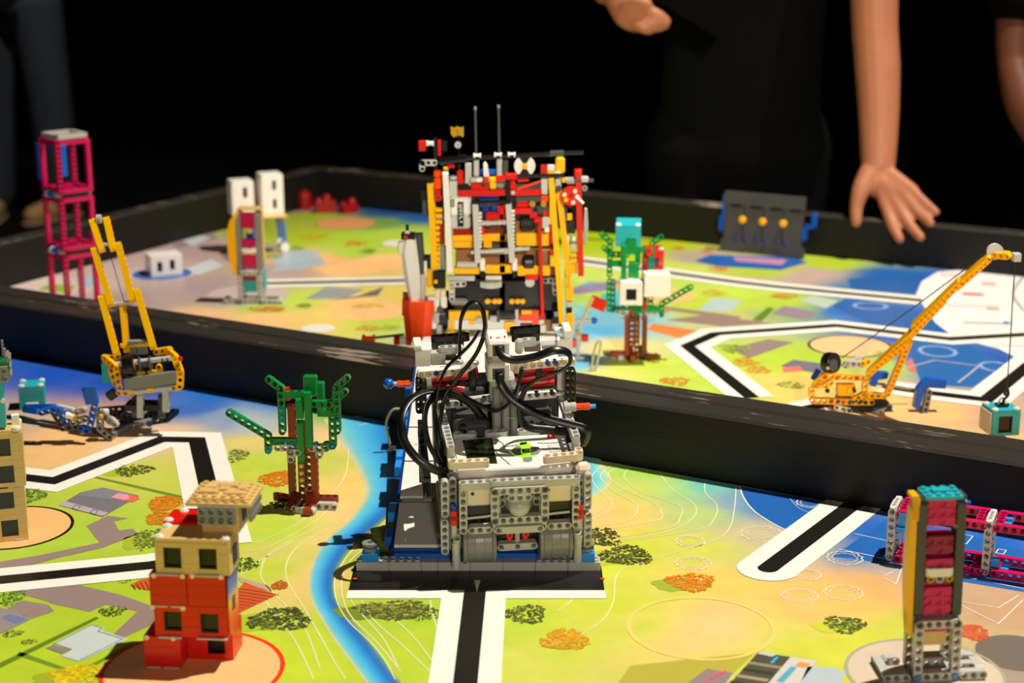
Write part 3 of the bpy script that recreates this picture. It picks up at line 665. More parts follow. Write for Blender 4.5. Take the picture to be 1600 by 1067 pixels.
def window_unit(p, col, x0, x1, y0, y1, z0, z1, wins, wall=0.9, glass=None, face='y'):
    """hollow block built of courses of bricks, with framed window openings on the front
    wins = list of (xa, xb, za, zb)"""
    n = max(1, round((z1 - z0) / 1.2)); ch = (z1 - z0) / n
    for k in range(n):
        za, zb = z0 + k * ch, z0 + (k + 1) * ch
        cuts = [x0]
        for xa, xb, wa, wb in sorted(wins):
            if wa < zb - 0.05 and wb > za + 0.05: cuts += [xa, xb]
        cuts.append(x1)
        for a, b in zip(cuts[0::2], cuts[1::2]):
            if b - a < 0.1: continue
            m = (b - a)
            if m > 4.2:
                sp = a + (m / 2 if k % 2 else m / 2 - 1)
                for q0, q1 in ((a, sp), (sp, b)): box(p, col, q0 + 0.004, q1 - 0.004, y0, y0 + 1, za + 0.004, zb - 0.004, 'brick', 0.014)
            else: box(p, col, a + 0.004, b - 0.004, y0, y0 + 1, za + 0.004, zb - 0.004, 'brick', 0.014)
        for xx in (x0, x1 - 1):
            box(p, col, xx, xx + 1, y0 + 1.012, y1 - 1.012, za + 0.004, zb - 0.004, 'brick', 0.014)
        box(p, col, x0, x1, y1 - 1, y1, za + 0.004, zb - 0.004, 'brick', 0.014)
    if wins: box(p, 'black', x0 + 1.05, x1 - 1.05, y0 + 1.02, y1 - 1.05, z0 + 0.05, z1 - 0.1, 'dark_core', 0.02)  # black block stands in for the shaded interior behind the windows
    for xa, xb, wa, wb in wins:
        lo = z0 + math.floor((wa + 0.05 - z0) / ch) * ch; hi = z0 + math.ceil((wb - 0.05 - z0) / ch) * ch
        for za, zb in ((lo, wa), (wb, hi)):
            if zb - za > 0.08: box(p, col, xa + 0.004, xb - 0.004, y0, y0 + 1, za + 0.004, zb - 0.004, 'brick', 0.014)
        f = 0.16; parts = [boxVF(xa, xb, y0 + 0.12, y0 + 0.8, wa, wa + f), boxVF(xa, xb, y0 + 0.12, y0 + 0.8, wb - f, wb), boxVF(xa, xa + f, y0 + 0.12, y0 + 0.8, wa + f, wb - f), boxVF(xb - f, xb, y0 + 0.12, y0 + 0.8, wa + f, wb - f)]
        wf = raw('window_frame', *cat(*parts), 'black', p); raw('window_dark_sheet', *boxVF(xa + f, xb - f, y0 + 0.4, y0 + 0.5, wa + f, wb - f), 'black', wf)  # black sheet paints the dark hollow seen through the opening
# ------------------------------------------------------------------ helpers that read positions off the photo for one model
def ray_at(root, u, v, axis, val):
    """local point of the model root on its plane local[axis] = val, seen at pixel (u, v)"""
    Mi = root.matrix_basis.inverted()
    o = Mi @ Vector((0, 0, CAM_H)); d = Mi.to_3x3() @ (GY(u, v, 1.0) - Vector((0, 0, CAM_H)))
    return o + d * ((val - o[axis]) / d[axis])
def ZM(x0, y0, k):
    """pixel reader for an enlarged crop that starts at (x0, y0) with scale k"""
    return lambda x, y: (x0 + x / k, y0 + y / k)
# ------------------------------------------------------------------ ramp bridge over the border boards
RS = 0.16
bridge = thing('ramp_bridge', 'white decked ramp bridge with blue sides that both robots stand on', 'ramp', (-0.033, 1.4885, 0.0))
def deck_z(y):                                    # y in studs from the ramp foot
    if y < 2: return 2.2
    if y < 56: return 2.2 + RS * (y - 1.0)
    if y < 68: return 2.2 + RS * 55
    return max(2.2, 2.2 + RS * 55 - RS * (y - 68))
for yy, s in ((1, 1), (123, -1)):
    for k, (w, cx) in enumerate([(4, -13), (4, -9), (2, -6), (4, -3), (4, 1), (4, 5), (4, 9), (4, 13)]):
        brick(bridge, 'lgrey', (cx, yy, 0), w, 2, 1.2, abs(cx) > 8)
    for sx in (-1, 1):
        brick(bridge, 'sky' if s > 0 else 'blue', (sx * 13.3, yy, 1.2), 2, 2, 1.2, True)
        lathe(bridge, 'mgrey', [(0, 0), (0.85, 0), (0.9, 0.45), (0.6, 0.5), (0.6, 0.75), (1.0, 0.8), (1.0, 1.05), (0.35, 1.1), (0.35, 0.8), (0, 0.8)], (sx * 13.3, yy, 2.4), 'z', 20, 'hose_hub')
XL, XR = -10.5, 11.3
def slab(name, y0, y1, x0, x1, col, t0, t1):
    a, b = deck_z(y0 + 1e-6), deck_z(y1 - 1e-6)
    V = [(x0, y0, a - t0), (x1, y0, a - t0), (x1, y1, b - t0), (x0, y1, b - t0), (x0, y0, a - t1), (x1, y0, a - t1), (x1, y1, b - t1), (x0, y1, b - t1)]
    F = [(0, 1, 2, 3), (7, 6, 5, 4), (0, 4, 5, 1), (1, 5, 6, 2), (2, 6, 7, 3), (3, 7, 4, 0)]
    return raw(name, V, F, col, bridge)
ys = [2.6, 13, 14.6, 24, 24.3, 34, 34.3, 45, 45.3, 56, 68, 79, 90, 101, 112, 122]
for i in range(len(ys) - 1):
    a, b = ys[i], ys[i + 1]
    if b - a < 0.5: continue
    if b - a < 2: slab('deck_rail', a + 0.05, b - 0.05, XL + 0.3, XR, 'lgrey', 0.2, 0.9); continue
    slab('deck_panel', a + 0.05, b - 0.05, XL, XR, 'white', 0.0, 0.4)
    for sx in (XL - 0.4, XR - 0.4):
        slab('side_girder', a, b, sx, sx + 0.9, 'dblue', 0.42, 1.9)
slab('front_beam', 1.4, 2.55, XL, XR, 'blue', 0.42, 1.0)
for y, c in ((6, 'blue'), (12, 'sky'), (24, 'sky'), (27, 'sky'), (36, 'sky'), (39, 'sky'), (48, 'blue')):
    z = deck_z(y)
    box(bridge, c, XL - 1.3, XL - 0.42, y - 1.5, y + 1.5, z - 1.6, z - 0.25, 'side_block'); box(bridge, c, XR + 0.52, XR + 1.4, y - 1.5, y + 1.5, z - 1.6, z - 0.25, 'side_block')
for y in (14, 30, 46, 80, 100):
    for x in (XL + 0.2, 0.4, XR - 0.8):
        z = deck_z(y)
        if z > 3.2: box(bridge, 'dgrey', x - 0.4, x + 1.0, y - 0.7, y + 0.7, 0.02, z - 0.45, 'ramp_post')
for x, y in ((-9.2, 12.2), (-5.8, 12.2), (-9.2, 5), (-9.2, 29), (-9.2, 41)):
    pin(bridge, 'tan', (x, y, deck_z(y) - 0.9), 'z', 0.95, 0.3)
# ------------------------------------------------------------------ stacked red and tan building
bld = thing('toy_building', 'stacked red and tan brick building standing in the red ring', 'building', (-0.305, 1.2815, 0), radians(-4.9))
window_unit(bld, 'red', -1.3, 2.7, -0.1, 3.9, 0.02, 3.6, [])
window_unit(bld, 'red', 2.75, 7.8, 2.2, 6.2, 0.02, 3.6, [(5.0, 6.9, 0.7, 2.7)])
window_unit(bld, 'red', 0.0, 8.0, 0.0, 4.0, 3.64, 7.2, [(1.05, 2.95, 4.3, 6.5), (5.0, 6.95, 4.2, 6.4)])
window_unit(bld, 'red', -0.25, 3.72, -0.2, 4.0, 7.24, 10.8, [])
window_unit(bld, 'red', 3.76, 7.9, 0.0, 4.0, 7.24, 10.8, [])
window_unit(bld, 'tan', 0.5, 8.5, 0.0, 4.0, 10.84, 14.4, [(1.4, 3.3, 11.5, 13.8), (5.2, 7.1, 11.5, 13.8)])
window_unit(bld, 'red', 0.2, 4.2, 4.2, 8.2, 10.84, 14.6, [])
window_unit(bld, 'tan', 5.1, 9.1, 2.2, 6.2, 14.84, 18.0, [])
tile(bld, 'tan', (4.5, 2.0, 14.4), 8, 4, 0.42); tile(bld, 'red', (2.2, 6.2, 14.6), 4, 4, 0.4)
for x, y, z in ((0.9, 0.5, 14.84), (8.0, 0.5, 14.84), (0.9, 3.5, 14.84), (0.7, 4.8, 15.0), (1.6, 7.6, 15.0), (3.8, 7.6, 15.0)): round_plate(bld, 'white', (x, y, z - 0.2), 0.5, 0.35)
for x, y, z in ((0.3, -0.25, 10.8), (3.4, -0.25, 10.8), (4.4, -0.05, 10.8), (7.5, -0.05, 10.8), (0.0, -0.35, 7.2), (3.3, -0.35, 7.2), (-0.9, -0.2, 3.6), (2.0, -0.2, 3.6)):
    rod(bld, 'cream', (x, y + 0.1, z - 0.1), (x, y - 0.08, z - 0.1), 0.28, 'stud_cap')
for x0, x1, z in ((0.5, 3.0, 10.8), (4.8, 7.3, 10.8), (0.2, 1.6, 7.2), (2.0, 3.5, 7.2), (0.4, 2.9, 3.6), (4.6, 7.9, 3.6), (-1.0, 0.4, 0.02), (0.8, 2.4, 0.02)):
    box(bld, 'lgrey', x0, x1, -0.32, 0.4, z - 0.09, z + 0.1, 'plate_edge', 0.02)
plate(bld, 'tan', (7.1, 4.3, 18.0), 7, 6, 'rim', name='roof_plate'); plate(bld, 'tan', (7.1, 4.3, 18.4), 6, 5, True, name='roof_plate')
for x, y, w, d in ((5.6, 3.5, 2, 1), (8.6, 3.2, 2, 1), (5.7, 5.4, 1, 2), (7.4, 5.6, 2, 1), (9.0, 5.2, 1, 2), (7.1, 4.4, 1, 1)):
    tile(bld, 'tan', (x, y, 18.82), w, d, 0.3)
def stud_bracket(p, col, loc, X, Z, w, h):
    """plate with sideways studs"""
    def b():
        parts = [bevboxVF(-w / 2, w / 2, -0.2, 0.15, -h / 2, h / 2, 0.03)]
        for i in range(w):
            for j in range(h):
                parts.append(xf(latheVF([(0.16, -0.3), (0.16, -0.42), (0.3, -0.42), (0.3, -0.2)], 10), Matrix.Translation((-w / 2 + 0.5 + i, 0, -h / 2 + 0.5 + j)) @ Matrix.Rotation(pi / 2, 4, 'X') @ Matrix.Translation((0, 0, 0.62)) @ Matrix.Scale(1, 4)))
        return cat(*parts)
    V = ax(X); return put('stud_bracket', mesh_of(('bracket', w, h), b), col, p, loc, ax(X), ax(Z).cross(ax(X)))
stud_bracket(bld, 'mgrey', (7.0, 1.25, 17.1), 'x', 'z', 4, 2)
stud_bracket(bld, 'mgrey', (10.3, 4.2, 17.1), 'y', 'z', 4, 2)
def mat_rainbow():
    m = bpy.data.materials.new('rainbow_panel'); m.use_nodes = True; nt = m.node_tree; N = nt.nodes; L = nt.links
    b = N['Principled BSDF']; b.inputs['Roughness'].default_value = 0.3
    tc = N.new('ShaderNodeTexCoord'); sp = N.new('ShaderNodeSeparateXYZ'); rp = N.new('ShaderNodeValToRGB')
    L.new(tc.outputs['Generated'], sp.inputs[0]); L.new(sp.outputs['Z'], rp.inputs['Fac']); L.new(rp.outputs['Color'], b.inputs['Base Color'])
    e = rp.color_ramp.elements; e[0].color = (*lin((225, 40, 20)), 1); e[1].color = (*lin((110, 60, 150)), 1)
    for pos, c in ((0.3, (245, 110, 20)), (0.55, (245, 180, 30)), (0.75, (90, 120, 190))):
        x = e.new(pos); x.color = (*lin(c), 1)
    return m
MR = mat_rainbow()
raw('side_panel', *cat(bevboxVF(8.02, 8.2, 0.1, 3.9, 3.9, 6.0, 0.02), bevboxVF(8.02, 8.2, 0.1, 1.2, 6.0, 7.8, 0.02), bevboxVF(8.02, 8.2, 2.7, 3.9, 6.0, 7.8, 0.02), bevboxVF(8.02, 8.2, 0.1, 3.9, 7.8, 10.6, 0.02)), MR, bld)
box(bld, 'black', 8.02, 8.12, 1.25, 2.65, 6.05, 7.75, 'window_frame', 0.02); box(bld, 'black', 9.08, 9.2, 3.6, 5.2, 15.6, 17.2, 'window_frame', 0.02); box(bld, 'black', 8.48, 8.6, 1.3, 2.8, 11.6, 13.6, 'window_frame', 0.02)
# ------------------------------------------------------------------ tall tan and teal building at the frame edge
bt = thing('toy_building', 'tall tan brick building with teal upper floors and a flower planter on top', 'building', (-0.4985, 1.5715, 0), radians(16))
window_unit(bt, 'tan', -8, 0, 0, 4, 0.05, 7.2, [(-3.2, -1.15, 0.7, 2.9), (-3.4, -1.4, 4.5, 6.7), (-7.2, -5.2, 0.7, 2.9), (-7.2, -5.2, 4.5, 6.7)])
window_unit(bt, 'tan', -7.8, 0.25, -0.2, 4.0, 7.5, 14.6, [(-3.2, -1.1, 8.0, 10.3), (-3.4, -1.3, 11.6, 13.9), (-7.2, -5.2, 8.0, 10.3), (-7.2, -5.2, 11.6, 13.9)])
for x, z in ((-0.9, 0.05), (-3.4, 7.25), (-0.4, 7.25), (-1.2, 7.25), (-5.4, 7.25)): box(bt, 'lgrey', x - 0.8, x + 0.4, -0.1, 1, z, z + 0.22, 'plate_edge', 0.02)
tile(bt, 'tan', (-3.8, 1.9, 14.6), 8, 4, 0.4)
for x, y in ((-0.4, 0.3), (-3.6, 0.2), (-7.0, 0.3), (-0.3, 3.5)): round_plate(bt, 'white', (x, y, 14.8), 0.55, 0.45)
brick(bt, 'white', (-0.5, 2.6, 15.0), 1, 1, 1.2, False)
window_unit(bt, 'teal', -7.6, -1.6, 0.2, 4.2, 15.3, 18.7, []); window_unit(bt, 'teal', -7.6, -1.6, 0.0, 4.0, 19.0, 22.4, [])
box(bt, 'lgrey', -3.5, -2.0, -0.1, 1.0, 18.72, 18.98, 'plate_edge', 0.02); rod(bt, 'white', (-1.7, 0.1, 18.9), (-1.7, -0.2, 18.9), 0.3, 'stud_cap')
plate(bt, 'mgrey', (-4.4, 2.0, 22.4), 7, 4); stud_bracket(bt, 'mgrey', (-2.8, -0.2, 22.4), 'x', 'z', 4, 2); stud_bracket(bt, 'mgrey', (-0.8, 2.0, 23.0), 'y', 'z', 3, 3)
brick(bt, 'dgreen', (-2.6, 1.0, 22.8), 4, 2, 1.0, False); brick(bt, 'green', (-1.6, 0.6, 22.8), 1, 1, 1.3, True)
for x, y, c in ((-3.0, 1.2, 'pink'), (-2.4, 1.6, 'pink'), (-3.4, 1.6, 'pink'), (-2.8, 0.8, 'yellow'), (-3.5, 0.9, 'yellow'), (-2.2, 0.9, 'dyellow')):
    hz = 25.0 if c == 'pink' else 24.3
    rod(bt, 'green', (x, y, 23.6), (x, y, hz - 0.2), 0.12, 'flower_stem')
    lathe(bt, c, [(0, 0), (0.3, 0), (0.62, 0.15), (0.5, 0.35), (0.2, 0.45), (0, 0.5)], (x, y, hz - 0.2), 'z', 5, 'flower')
for x in (-4.6, -3.2, -1.5): box(bt, 'mgrey', x, x + 0.3, 2.9, 3.2, 22.8, 26.0, 'fence_post')
box(bt, 'mgrey', -4.6, -2.9, 2.9, 3.2, 25.6, 25.9, 'fence_rail'); box(bt, 'mgrey', -1.2, -0.9, 0.6, 1.4, 22.8, 25.4, 'fence_post')
tc_ = thing('toy_block_unit', 'teal brick unit with white corner studs beside the tan and teal building', 'block', tuple(G(31, 641)), radians(12))
window_unit(tc_, 'teal', 0, 4, 0, 4, 0.03, 3.6, []); tile(tc_, 'teal', (2, 2, 3.6), 4, 4, 0.3)
for x, y in ((0.5, 0.5), (3.5, 0.5), (0.5, 3.5), (3.5, 3.5)): round_plate(tc_, 'white', (x, y, 3.7), 0.5, 0.35)
tile(tc_, 'white', (2, -0.1, 0.6), 2, 0.3, 0.6)
# ------------------------------------------------------------------ tree
def make_tree(label, loc, rz, hi=True, lift=0.0):
    t = thing('toy_tree', label, 'tree', loc, rz)
    n0 = len(t.children)
    for x in (-1.5, 1.6): beam(t, 'brown' if x < 0 else 'rbrown', (x, 0.2, 0.8), 'z', 8, 'x', hi)
    beam(t, 'brown', (-0.2, 0.6, 0.9), 'z', 8, 'y', hi); beam(t, 'brown', (0.75, 1.0, 2.9), 'z', 6, 'y', hi)
    # roots
    bent(t, 'rbrown', (1.0, -0.6, 2.0), (0, -1, 0), (1, 0, 0), [((0, 0), -0.95, 3), ((1.75 * 0.8, -1.45), 0.0, 2)], hi, 'root')
    bent(t, 'brown', (-0.9, -0.5, 2.0), (-0.5, -0.85, 0), (0.85, -0.5, 0), [((0, 0), -0.8, 3)], hi, 'root')
    beam(t, 'rbrown', (2.2, 0.6, 1.1), 'x', 3, 'z', hi, 'root'); beam(t, 'brown', (-2.2, 1.0, 0.9), (-1, 0.4, 0), 3, 'z', hi, 'root')
    beam(t, 'rbrown', (0.2, 1.6, 1.2), (0.1, 1, 0), 3, 'z', hi, 'root')
    for x, y in ((-1.8, -1.2), (-0.3, -1.8)): beam(t, 'lgrey', (x, y, 0.5), (1, -0.35, 0), 3, 'y', hi, 'foot_beam')
    beam(t, 'lgrey', (2.2, -0.4, 0.5), 'x', 3, 'y', hi, 'foot_beam'); beam(t, 'lgrey', (2.6, 0.4, 0.5), 'y', 2, 'x', hi, 'foot_beam')
    beam(t, 'black', (-3.2, 0.2, 0.5), 'x', 3, 'y', hi, 'foot_beam'); pin(t, 'black', (-3.6, -0.4, 0.6), '-y', 1)
    # collar
    bent(t, 'lgrey', (-3.2, -0.2, 8.7), 'x', 'y', [((0, 0), 0, 3), ((2, 0), -pi / 2, 2)], hi, 'collar'); bent(t, 'lgrey', (-1.4, -0.6, 8.2), 'x', 'y', [((0, 0), 0, 2), ((0, 0), -pi / 2, 2)], hi, 'collar')
    bent(t, 'lgrey', (1.4, -0.2, 8.7), 'x', 'y', [((0, 0), 0, 3), ((1, 0), -pi / 2, 2)], hi, 'collar')
    for x in (-2.2, -1.2, 2.0): pin(t, 'sky', (x, -0.2, 8.9), 'z', 0.62)
    # crown
    beam(t, 'green', (1.15, -0.5, 9.2), 'z', 8, 'x', hi); beam(t, 'green', (0.0, -0.5, 7.2), 'z', 6, 'x', hi); beam(t, 'green', (0.0, -0.6, 13.3), 'z', 3, 'x', hi)
    beam(t, 'rbrown', (-1.3, 0.4, 10.2), 'z', 5, 'x', hi); beam(t, 'rbrown', (0.9, 0.2, 8.0), 'z', 5, 'x', hi)
    box(t, 'green', 0.2, 2.1, 1.2, 2.2, 15.4, 18.3, 'crown_block', 0.2); box(t, 'green', 1.9, 2.9, 2.0, 2.9, 13.6, 17.2, 'crown_block', 0.2)
    beam(t, 'red', (-2.0, 0.8, 15.4), 'z', 2, 'x', hi)
    d = radians(143)
    bent(t, 'green', (-2.45, -0.3, 11.0), 'x', 'y', [((0, 0), pi / 2, 7), ((0, 6), pi / 2 + radians(53), 3)], hi, 'branch')
    bent(t, 'green', (-4.45, -0.3, 8.3), 'x', 'y', [((0, 0), pi / 2, 3), ((0, 2), pi / 2 + radians(58), 7)], hi, 'branch')
    bent(t, 'green', (4.95, -0.3, 11.2), 'x', 'y', [((0, 0), pi / 2, 7), ((0, 6), pi / 2 - radians(48), 3)], hi, 'branch')
    bent(t, 'green', (3.3, -0.3, 9.1), 'x', 'y', [((0, 0), 0, 2), ((1, 0), pi / 2, 6)], hi, 'branch')
    bent(t, 'green', (4.4, 0.8, 15.0), 'x', 'y', [((0, 0), radians(40), 3)], hi, 'branch')
    beam(t, 'green', (1.9, -0.3, 14.9), 'x', 4, 'y', hi, 'branch'); beam(t, 'green', (-2.2, 0.2, 16.0), 'x', 4, 'z', hi, 'branch'); beam(t, 'green', (-3.9, 0.2, 9.4), 'x', 4, 'z', hi, 'branch'); beam(t, 'green', (2.6, 0.6, 13.4), 'x', 3, 'z', hi, 'branch')
    for k in range(2): pin(t, 'sky', (-2.45, -0.86, 13.0 + k), 'y', 0.6, 0.28)
    pin(t, 'sky', (-4.45, -0.86, 8.3), 'y', 0.6, 0.28); pin(t, 'sky', (4.3, -0.86, 9.1), 'y', 0.6, 0.28)
    for k in range(4): pin(t, 'tan', (-0.2, -0.05, 3.9 + k), 'y', 0.6, 0.28)
    if lift:
        for c in t.children:
            if c.location.z > 10.0: c.location.z += lift
        for x in (-1.4, 0.2, 1.15, 2.4): beam(t, 'green' if x > 0 else 'rbrown', (x, 0.4, 9.6), 'z', int(5 + lift), 'x', hi)
        for x in (-2.45, 4.95): beam(t, 'green', (x, -0.3, 9.2), 'z', int(2 + lift), 'y', hi, 'branch')
    return t
TREE = make_tree('green and brown toy tree with raised branches beside the printed river', (-0.226, 1.664, 0), radians(-3))
# ------------------------------------------------------------------ grey and magenta tower with the yellow curved side
tw = thing('toy_tower', 'slim grey and magenta tower with yellow curved side and teal cap', 'tower', (0.3575, 1.262, 0), radians(3))
tw.matrix_basis = tw.matrix_basis @ Matrix.Rotation(radians(-1.3), 4, 'Y')
frame_part(tw, 'lgrey', (-2, -0.5, 0.5), 5, 7); frame_part(tw, 'lgrey', (-2, 2.6, 0.5), 5, 7)
for x in (-2, 2):
    beam(tw, 'lgrey', (x, 0.5, 0.5), 'y', 2, 'x'); beam(tw, 'lgrey', (x, 0.5, 6.5), 'y', 2, 'x')
    pin(tw, 'sky', (x, -1.0, 0.5), 'y', 0.6, 0.28)
for x in (-2.05, 2.05):
    for y in (0.15, 1.15): beam(tw, 'dgrey', (x, y, 7.5), 'z', 13, 'x')
def mag_block(z0, z1, c='magenta', y=0.25, holes=True):
    n = int(round(z1 - z0))
    for k in range(n): beam(tw, c, (-1.0, y, z0 + 0.5 + k), 'x', 3, 'y', True, 'beam', None if (k % 2 == 1) else (1,))
    box(tw, c, -1.5, 1.5, y - 0.3, y + 1.4, z0, z0 + n, 'brick')
mag_block(17.2, 20.2); mag_block(14.0, 16.2, 'dmag', 0.5); mag_block(12.6, 14.0, 'magenta', 0.2); mag_block(7.4, 10.4); mag_block(5.0, 6.0, 'magenta', 1.0)
beam(tw, 'white', (-1.0, -0.2, 12.2), 'x', 3, 'z', True)
for x in (-1.0, 1.0):
    lathe(tw, 'gold', [(0.18, 0), (0.2, -0.3), (0.42, -0.3), (0.42, 0.2), (0, 0.2)], (x, -0.35, 11.5), 'y', 14, 'ring_pin')
beam(tw, 'lgrey', (0, -0.1, 11.5), 'x', 1, 'y'); box(tw, 'black', -1.5, 1.5, 0.6, 1.6, 10.5, 11.9, 'dark_core'); box(tw, 'dmag', -1.4, 1.4, 0.2, 0.9, 10.4, 11.0, 'brick')
box(tw, 'tan', -1.48, 1.48, 0.9, 1.9, 3.3, 4.9, 'brick'); box(tw, 'mgrey', -1.48, 1.48, 0.4, 2.0, 1.8, 2.1, 'plate')
plate(tw, 'teal', (0, 0.6, 20.3), 4, 3, 'rim'); tile(tw, 'teal', (0, 0.6, 20.72), 2, 1, 0.3)
for x in (-2.05, 2.05): box(tw, 'dgrey', x - 0.45, x + 0.45, -0.3, 1.6, 20.05, 20.5, 'cap_plate')
# yellow curved side
V = []; F = []; nseg = 24
for k in range(nseg + 1):
    t = k / nseg; z = 5.2 + 15.2 * t; bulge = 0.75 * sin(pi * t) + 0.1
    for x, y in ((-2.62, -0.35), (-3.0 - bulge * 0.55, -0.35), (-3.0 - bulge * 0.55, 1.25), (-2.62, 1.25)): V.append((x + (0.25 if t > 0.94 else 0), y, z))
for k in range(nseg):
    for i in range(4): F.append((4 * k + i, 4 * k + (i + 1) % 4, 4 * k + 4 + (i + 1) % 4, 4 * k + 4 + i))
F += [(3, 2, 1, 0), tuple(range(4 * nseg, 4 * nseg + 4))]
raw('curved_panel', V, F, 'dyellow', tw)
for k in range(9): box(tw, 'yellow', -3.1, -2.5, -0.55, 0.2, 18.0 + k * 0.27, 18.2 + k * 0.27, 'rib', 0.02)
for k in range(3): box(tw, 'yellow', -3.3, -2.55, -0.5 + k * 0.62, 0.0 + k * 0.62, 20.3, 20.75, 'rib', 0.05)
# feet
beam(tw, 'lgrey', (-5.2, -0.5, 0.5), 'x', 3, 'y'); beam(tw, 'lgrey', (-5.2, 0.5, 0.5), 'y', 4, 'x'); beam(tw, 'lgrey', (-4.2, 3.5, 0.5), 'x', 2, 'y')
beam(tw, 'lgrey', (3.0, -0.5, 0.5), 'x', 3, 'y'); beam(tw, 'lgrey', (5.0, 0.5, 0.5), 'y', 3, 'x'); beam(tw, 'lgrey', (3.0, 3.4, 0.5), 'x', 3, 'y'); beam(tw, 'lgrey', (3.4, 1.4, 0.5), 'x', 2, 'y')
# ------------------------------------------------------------------ magenta girder lying on the mat
gd = thing('toy_girder', 'magenta girder frame with grey end frames lying on the blue print', 'girder', tuple(G(1390, 874)), radians(-23.5))
def cells(g, n, step, lyingz=True):
    pass
STEP = 11.6
stk = mat_plain('sticker_white', (222, 218, 208), rough=0.4, scale=2)
for k in range(4):
    x = k * STEP
    for y in (0, 4): beam(gd, 'lgrey', (x, y, 0.47), 'z', 7, 'y')
    beam(gd, 'lgrey', (x, 1, 6.47), 'y', 3, 'x'); beam(gd, 'lgrey', (x, 1, 0.47), 'y', 3, 'x')
    o = raw('sticker', *boxVF(x - 0.36, x + 0.36, -0.3, 4.3, 6.95, 6.965), stk, gd)
    marks = [boxVF(x - 0.2, x + 0.2 * (1 if (j % 3) else 0.3), 0.5 + j * 0.32, 0.66 + j * 0.32, 6.966, 6.969) for j in range(10)]
    raw('sticker_print', *cat(*marks), 'black', o)
for k in range(3):
    x = k * STEP
    for z in (0.47, 6.4):
        for y in (-0.3, 4.3): beam(gd, 'magenta', (x + 1.0, y, z), 'x', 11, 'y')
        for xx in (x + 1.2, x + STEP - 1.2): beam(gd, 'magenta', (xx, 0.7, z), 'y', 4, 'z')
        for yy in (1.2, 2.9): pin(gd, 'sky', (x + 1.7, yy, z), 'x', 0.9, 0.3)
    box(gd, 'blue', x + 2.6, x + 8.6, 4.9, 5.9, 6.3, 7.1, 'blue_tile') if k == 0 else None
box(gd, 'sky', 0.9, 2.3, -0.95, -0.75, 4.9, 6.6, 'hook'); box(gd, 'sky', 0.9, 2.8, -1.5, -0.75, 4.3, 4.9, 'hook'); box(gd, 'sky', STEP + 0.6, STEP + 1.6, -0.2, 0.6, 1.2, 2.2, 'hook')
# ------------------------------------------------------------------ left yellow crane
cr = thing('toy_crane', 'yellow telescopic toy crane on a dark grey frame beside the blue levers', 'crane', (-0.452, 1.925, 0))
zc = ZM(0, 330, 2.884); zf = ZM(140, 500, 5.3375)
def C(x, y, d=0.0): return ray_at(cr, *zc(x, y), 1, d)
def Cf(x, y, d=0.0): return ray_at(cr, *zf(x, y), 1, d)
# boom: three telescoping pairs leaning left and back
def boom(pts, col='yellow'):
    for (x0, y0, d0), (x1, y1, d1) in pts:
        a, b = C(x0, y0, d0), C(x1, y1, d1); dirv = (b - a).normalized(); n = int((b - a).length) + 1
        side = Vector((1, 0, 0)); side = (side - dirv * side.dot(dirv))
        beam(cr, col, a, dirv, n, side, False)
boom([((525, 640, 0.5), (455, 378, 4)), ((690, 610, 0.5), (618, 360, 4))])
boom([((500, 420, 3.5), (418, 150, 7)), ((598, 400, 3.5), (530, 140, 7))])
boom([((460, 175, 6.5), (415, 38, 9)), ((510, 170, 6.5), (480, 35, 9))])
rod(cr, 'lgrey', C(510, 420, 3.6), C(600, 408, 3.6), 0.32, 'axle'); rod(cr, 'lgrey', C(458, 152, 6.8), C(520, 146, 6.8), 0.3, 'axle')
for x in (441, 452): lathe(cr, 'lgrey', [(0, -0.12), (0.75, -0.12), (0.6, 0), (0.75, 0.12), (0, 0.12)], C(x, 35, 9), 'x', 16, 'pulley')
a, b = C(573, 625, 1.2), C(553, 412, 4.0); beam(cr, 'dyellow', a, b - a, int((b - a).length) + 1, Vector((1, 0, 0)), False)
box(cr, 'mgrey', -1.4, 1.4, -0.2, 0.25, -1.5, 1.5, 'sheet', X=(1, 0.1, 0), Y=(0, 0.8, 0.5), loc=C(620, 612, 1.6))
rod(cr, 'yellow', C(545, 605, 1.4), C(690, 596, 1.4), 0.4, 'axle')
cable(cr, mat_plain('thread_dark', (60, 50, 40), rough=0.8), [C(625, 680, 0), C(600, 545, 2.2), C(548, 370, 4.5), C(495, 190, 7), C(450, 45, 9)], flat=None, r=0.06, name='thread')
# winch
axA, axB = C(520, 690, -0.4), C(770, 662, -0.4)
rod(cr, 'lgrey', axA, axB, 0.42, 'winch_axle')
dv = (axB - axA).normalized()
def along(t): return axA + dv * t
TY = [(0.5, -0.9), (1.45, -0.9), (1.65, -0.75), (1.7, 0), (1.65, 0.75), (1.45, 0.9), (0.5, 0.9)]
lathe(cr, 'black', TY, C(583, 695, -0.4), dv, 24, 'tyre'); lathe(cr, 'gold', [(0, -0.95), (0.9, -0.95), (1.0, -0.85), (1.0, 0.85), (0.9, 0.95), (0, 0.95)], C(583, 695, -0.4), dv, 20, 'rim')
lathe(cr, 'dgrey', [(0.4, -0.9), (1.1, -0.9), (1.1, -0.7), (0.6, -0.6), (0.6, 0.6), (1.1, 0.7), (1.1, 0.9), (0.4, 0.9)], C(656, 686, -0.4), dv, 20, 'reel')
bush_part(cr, 'black', C(745, 668, -0.4), dv)
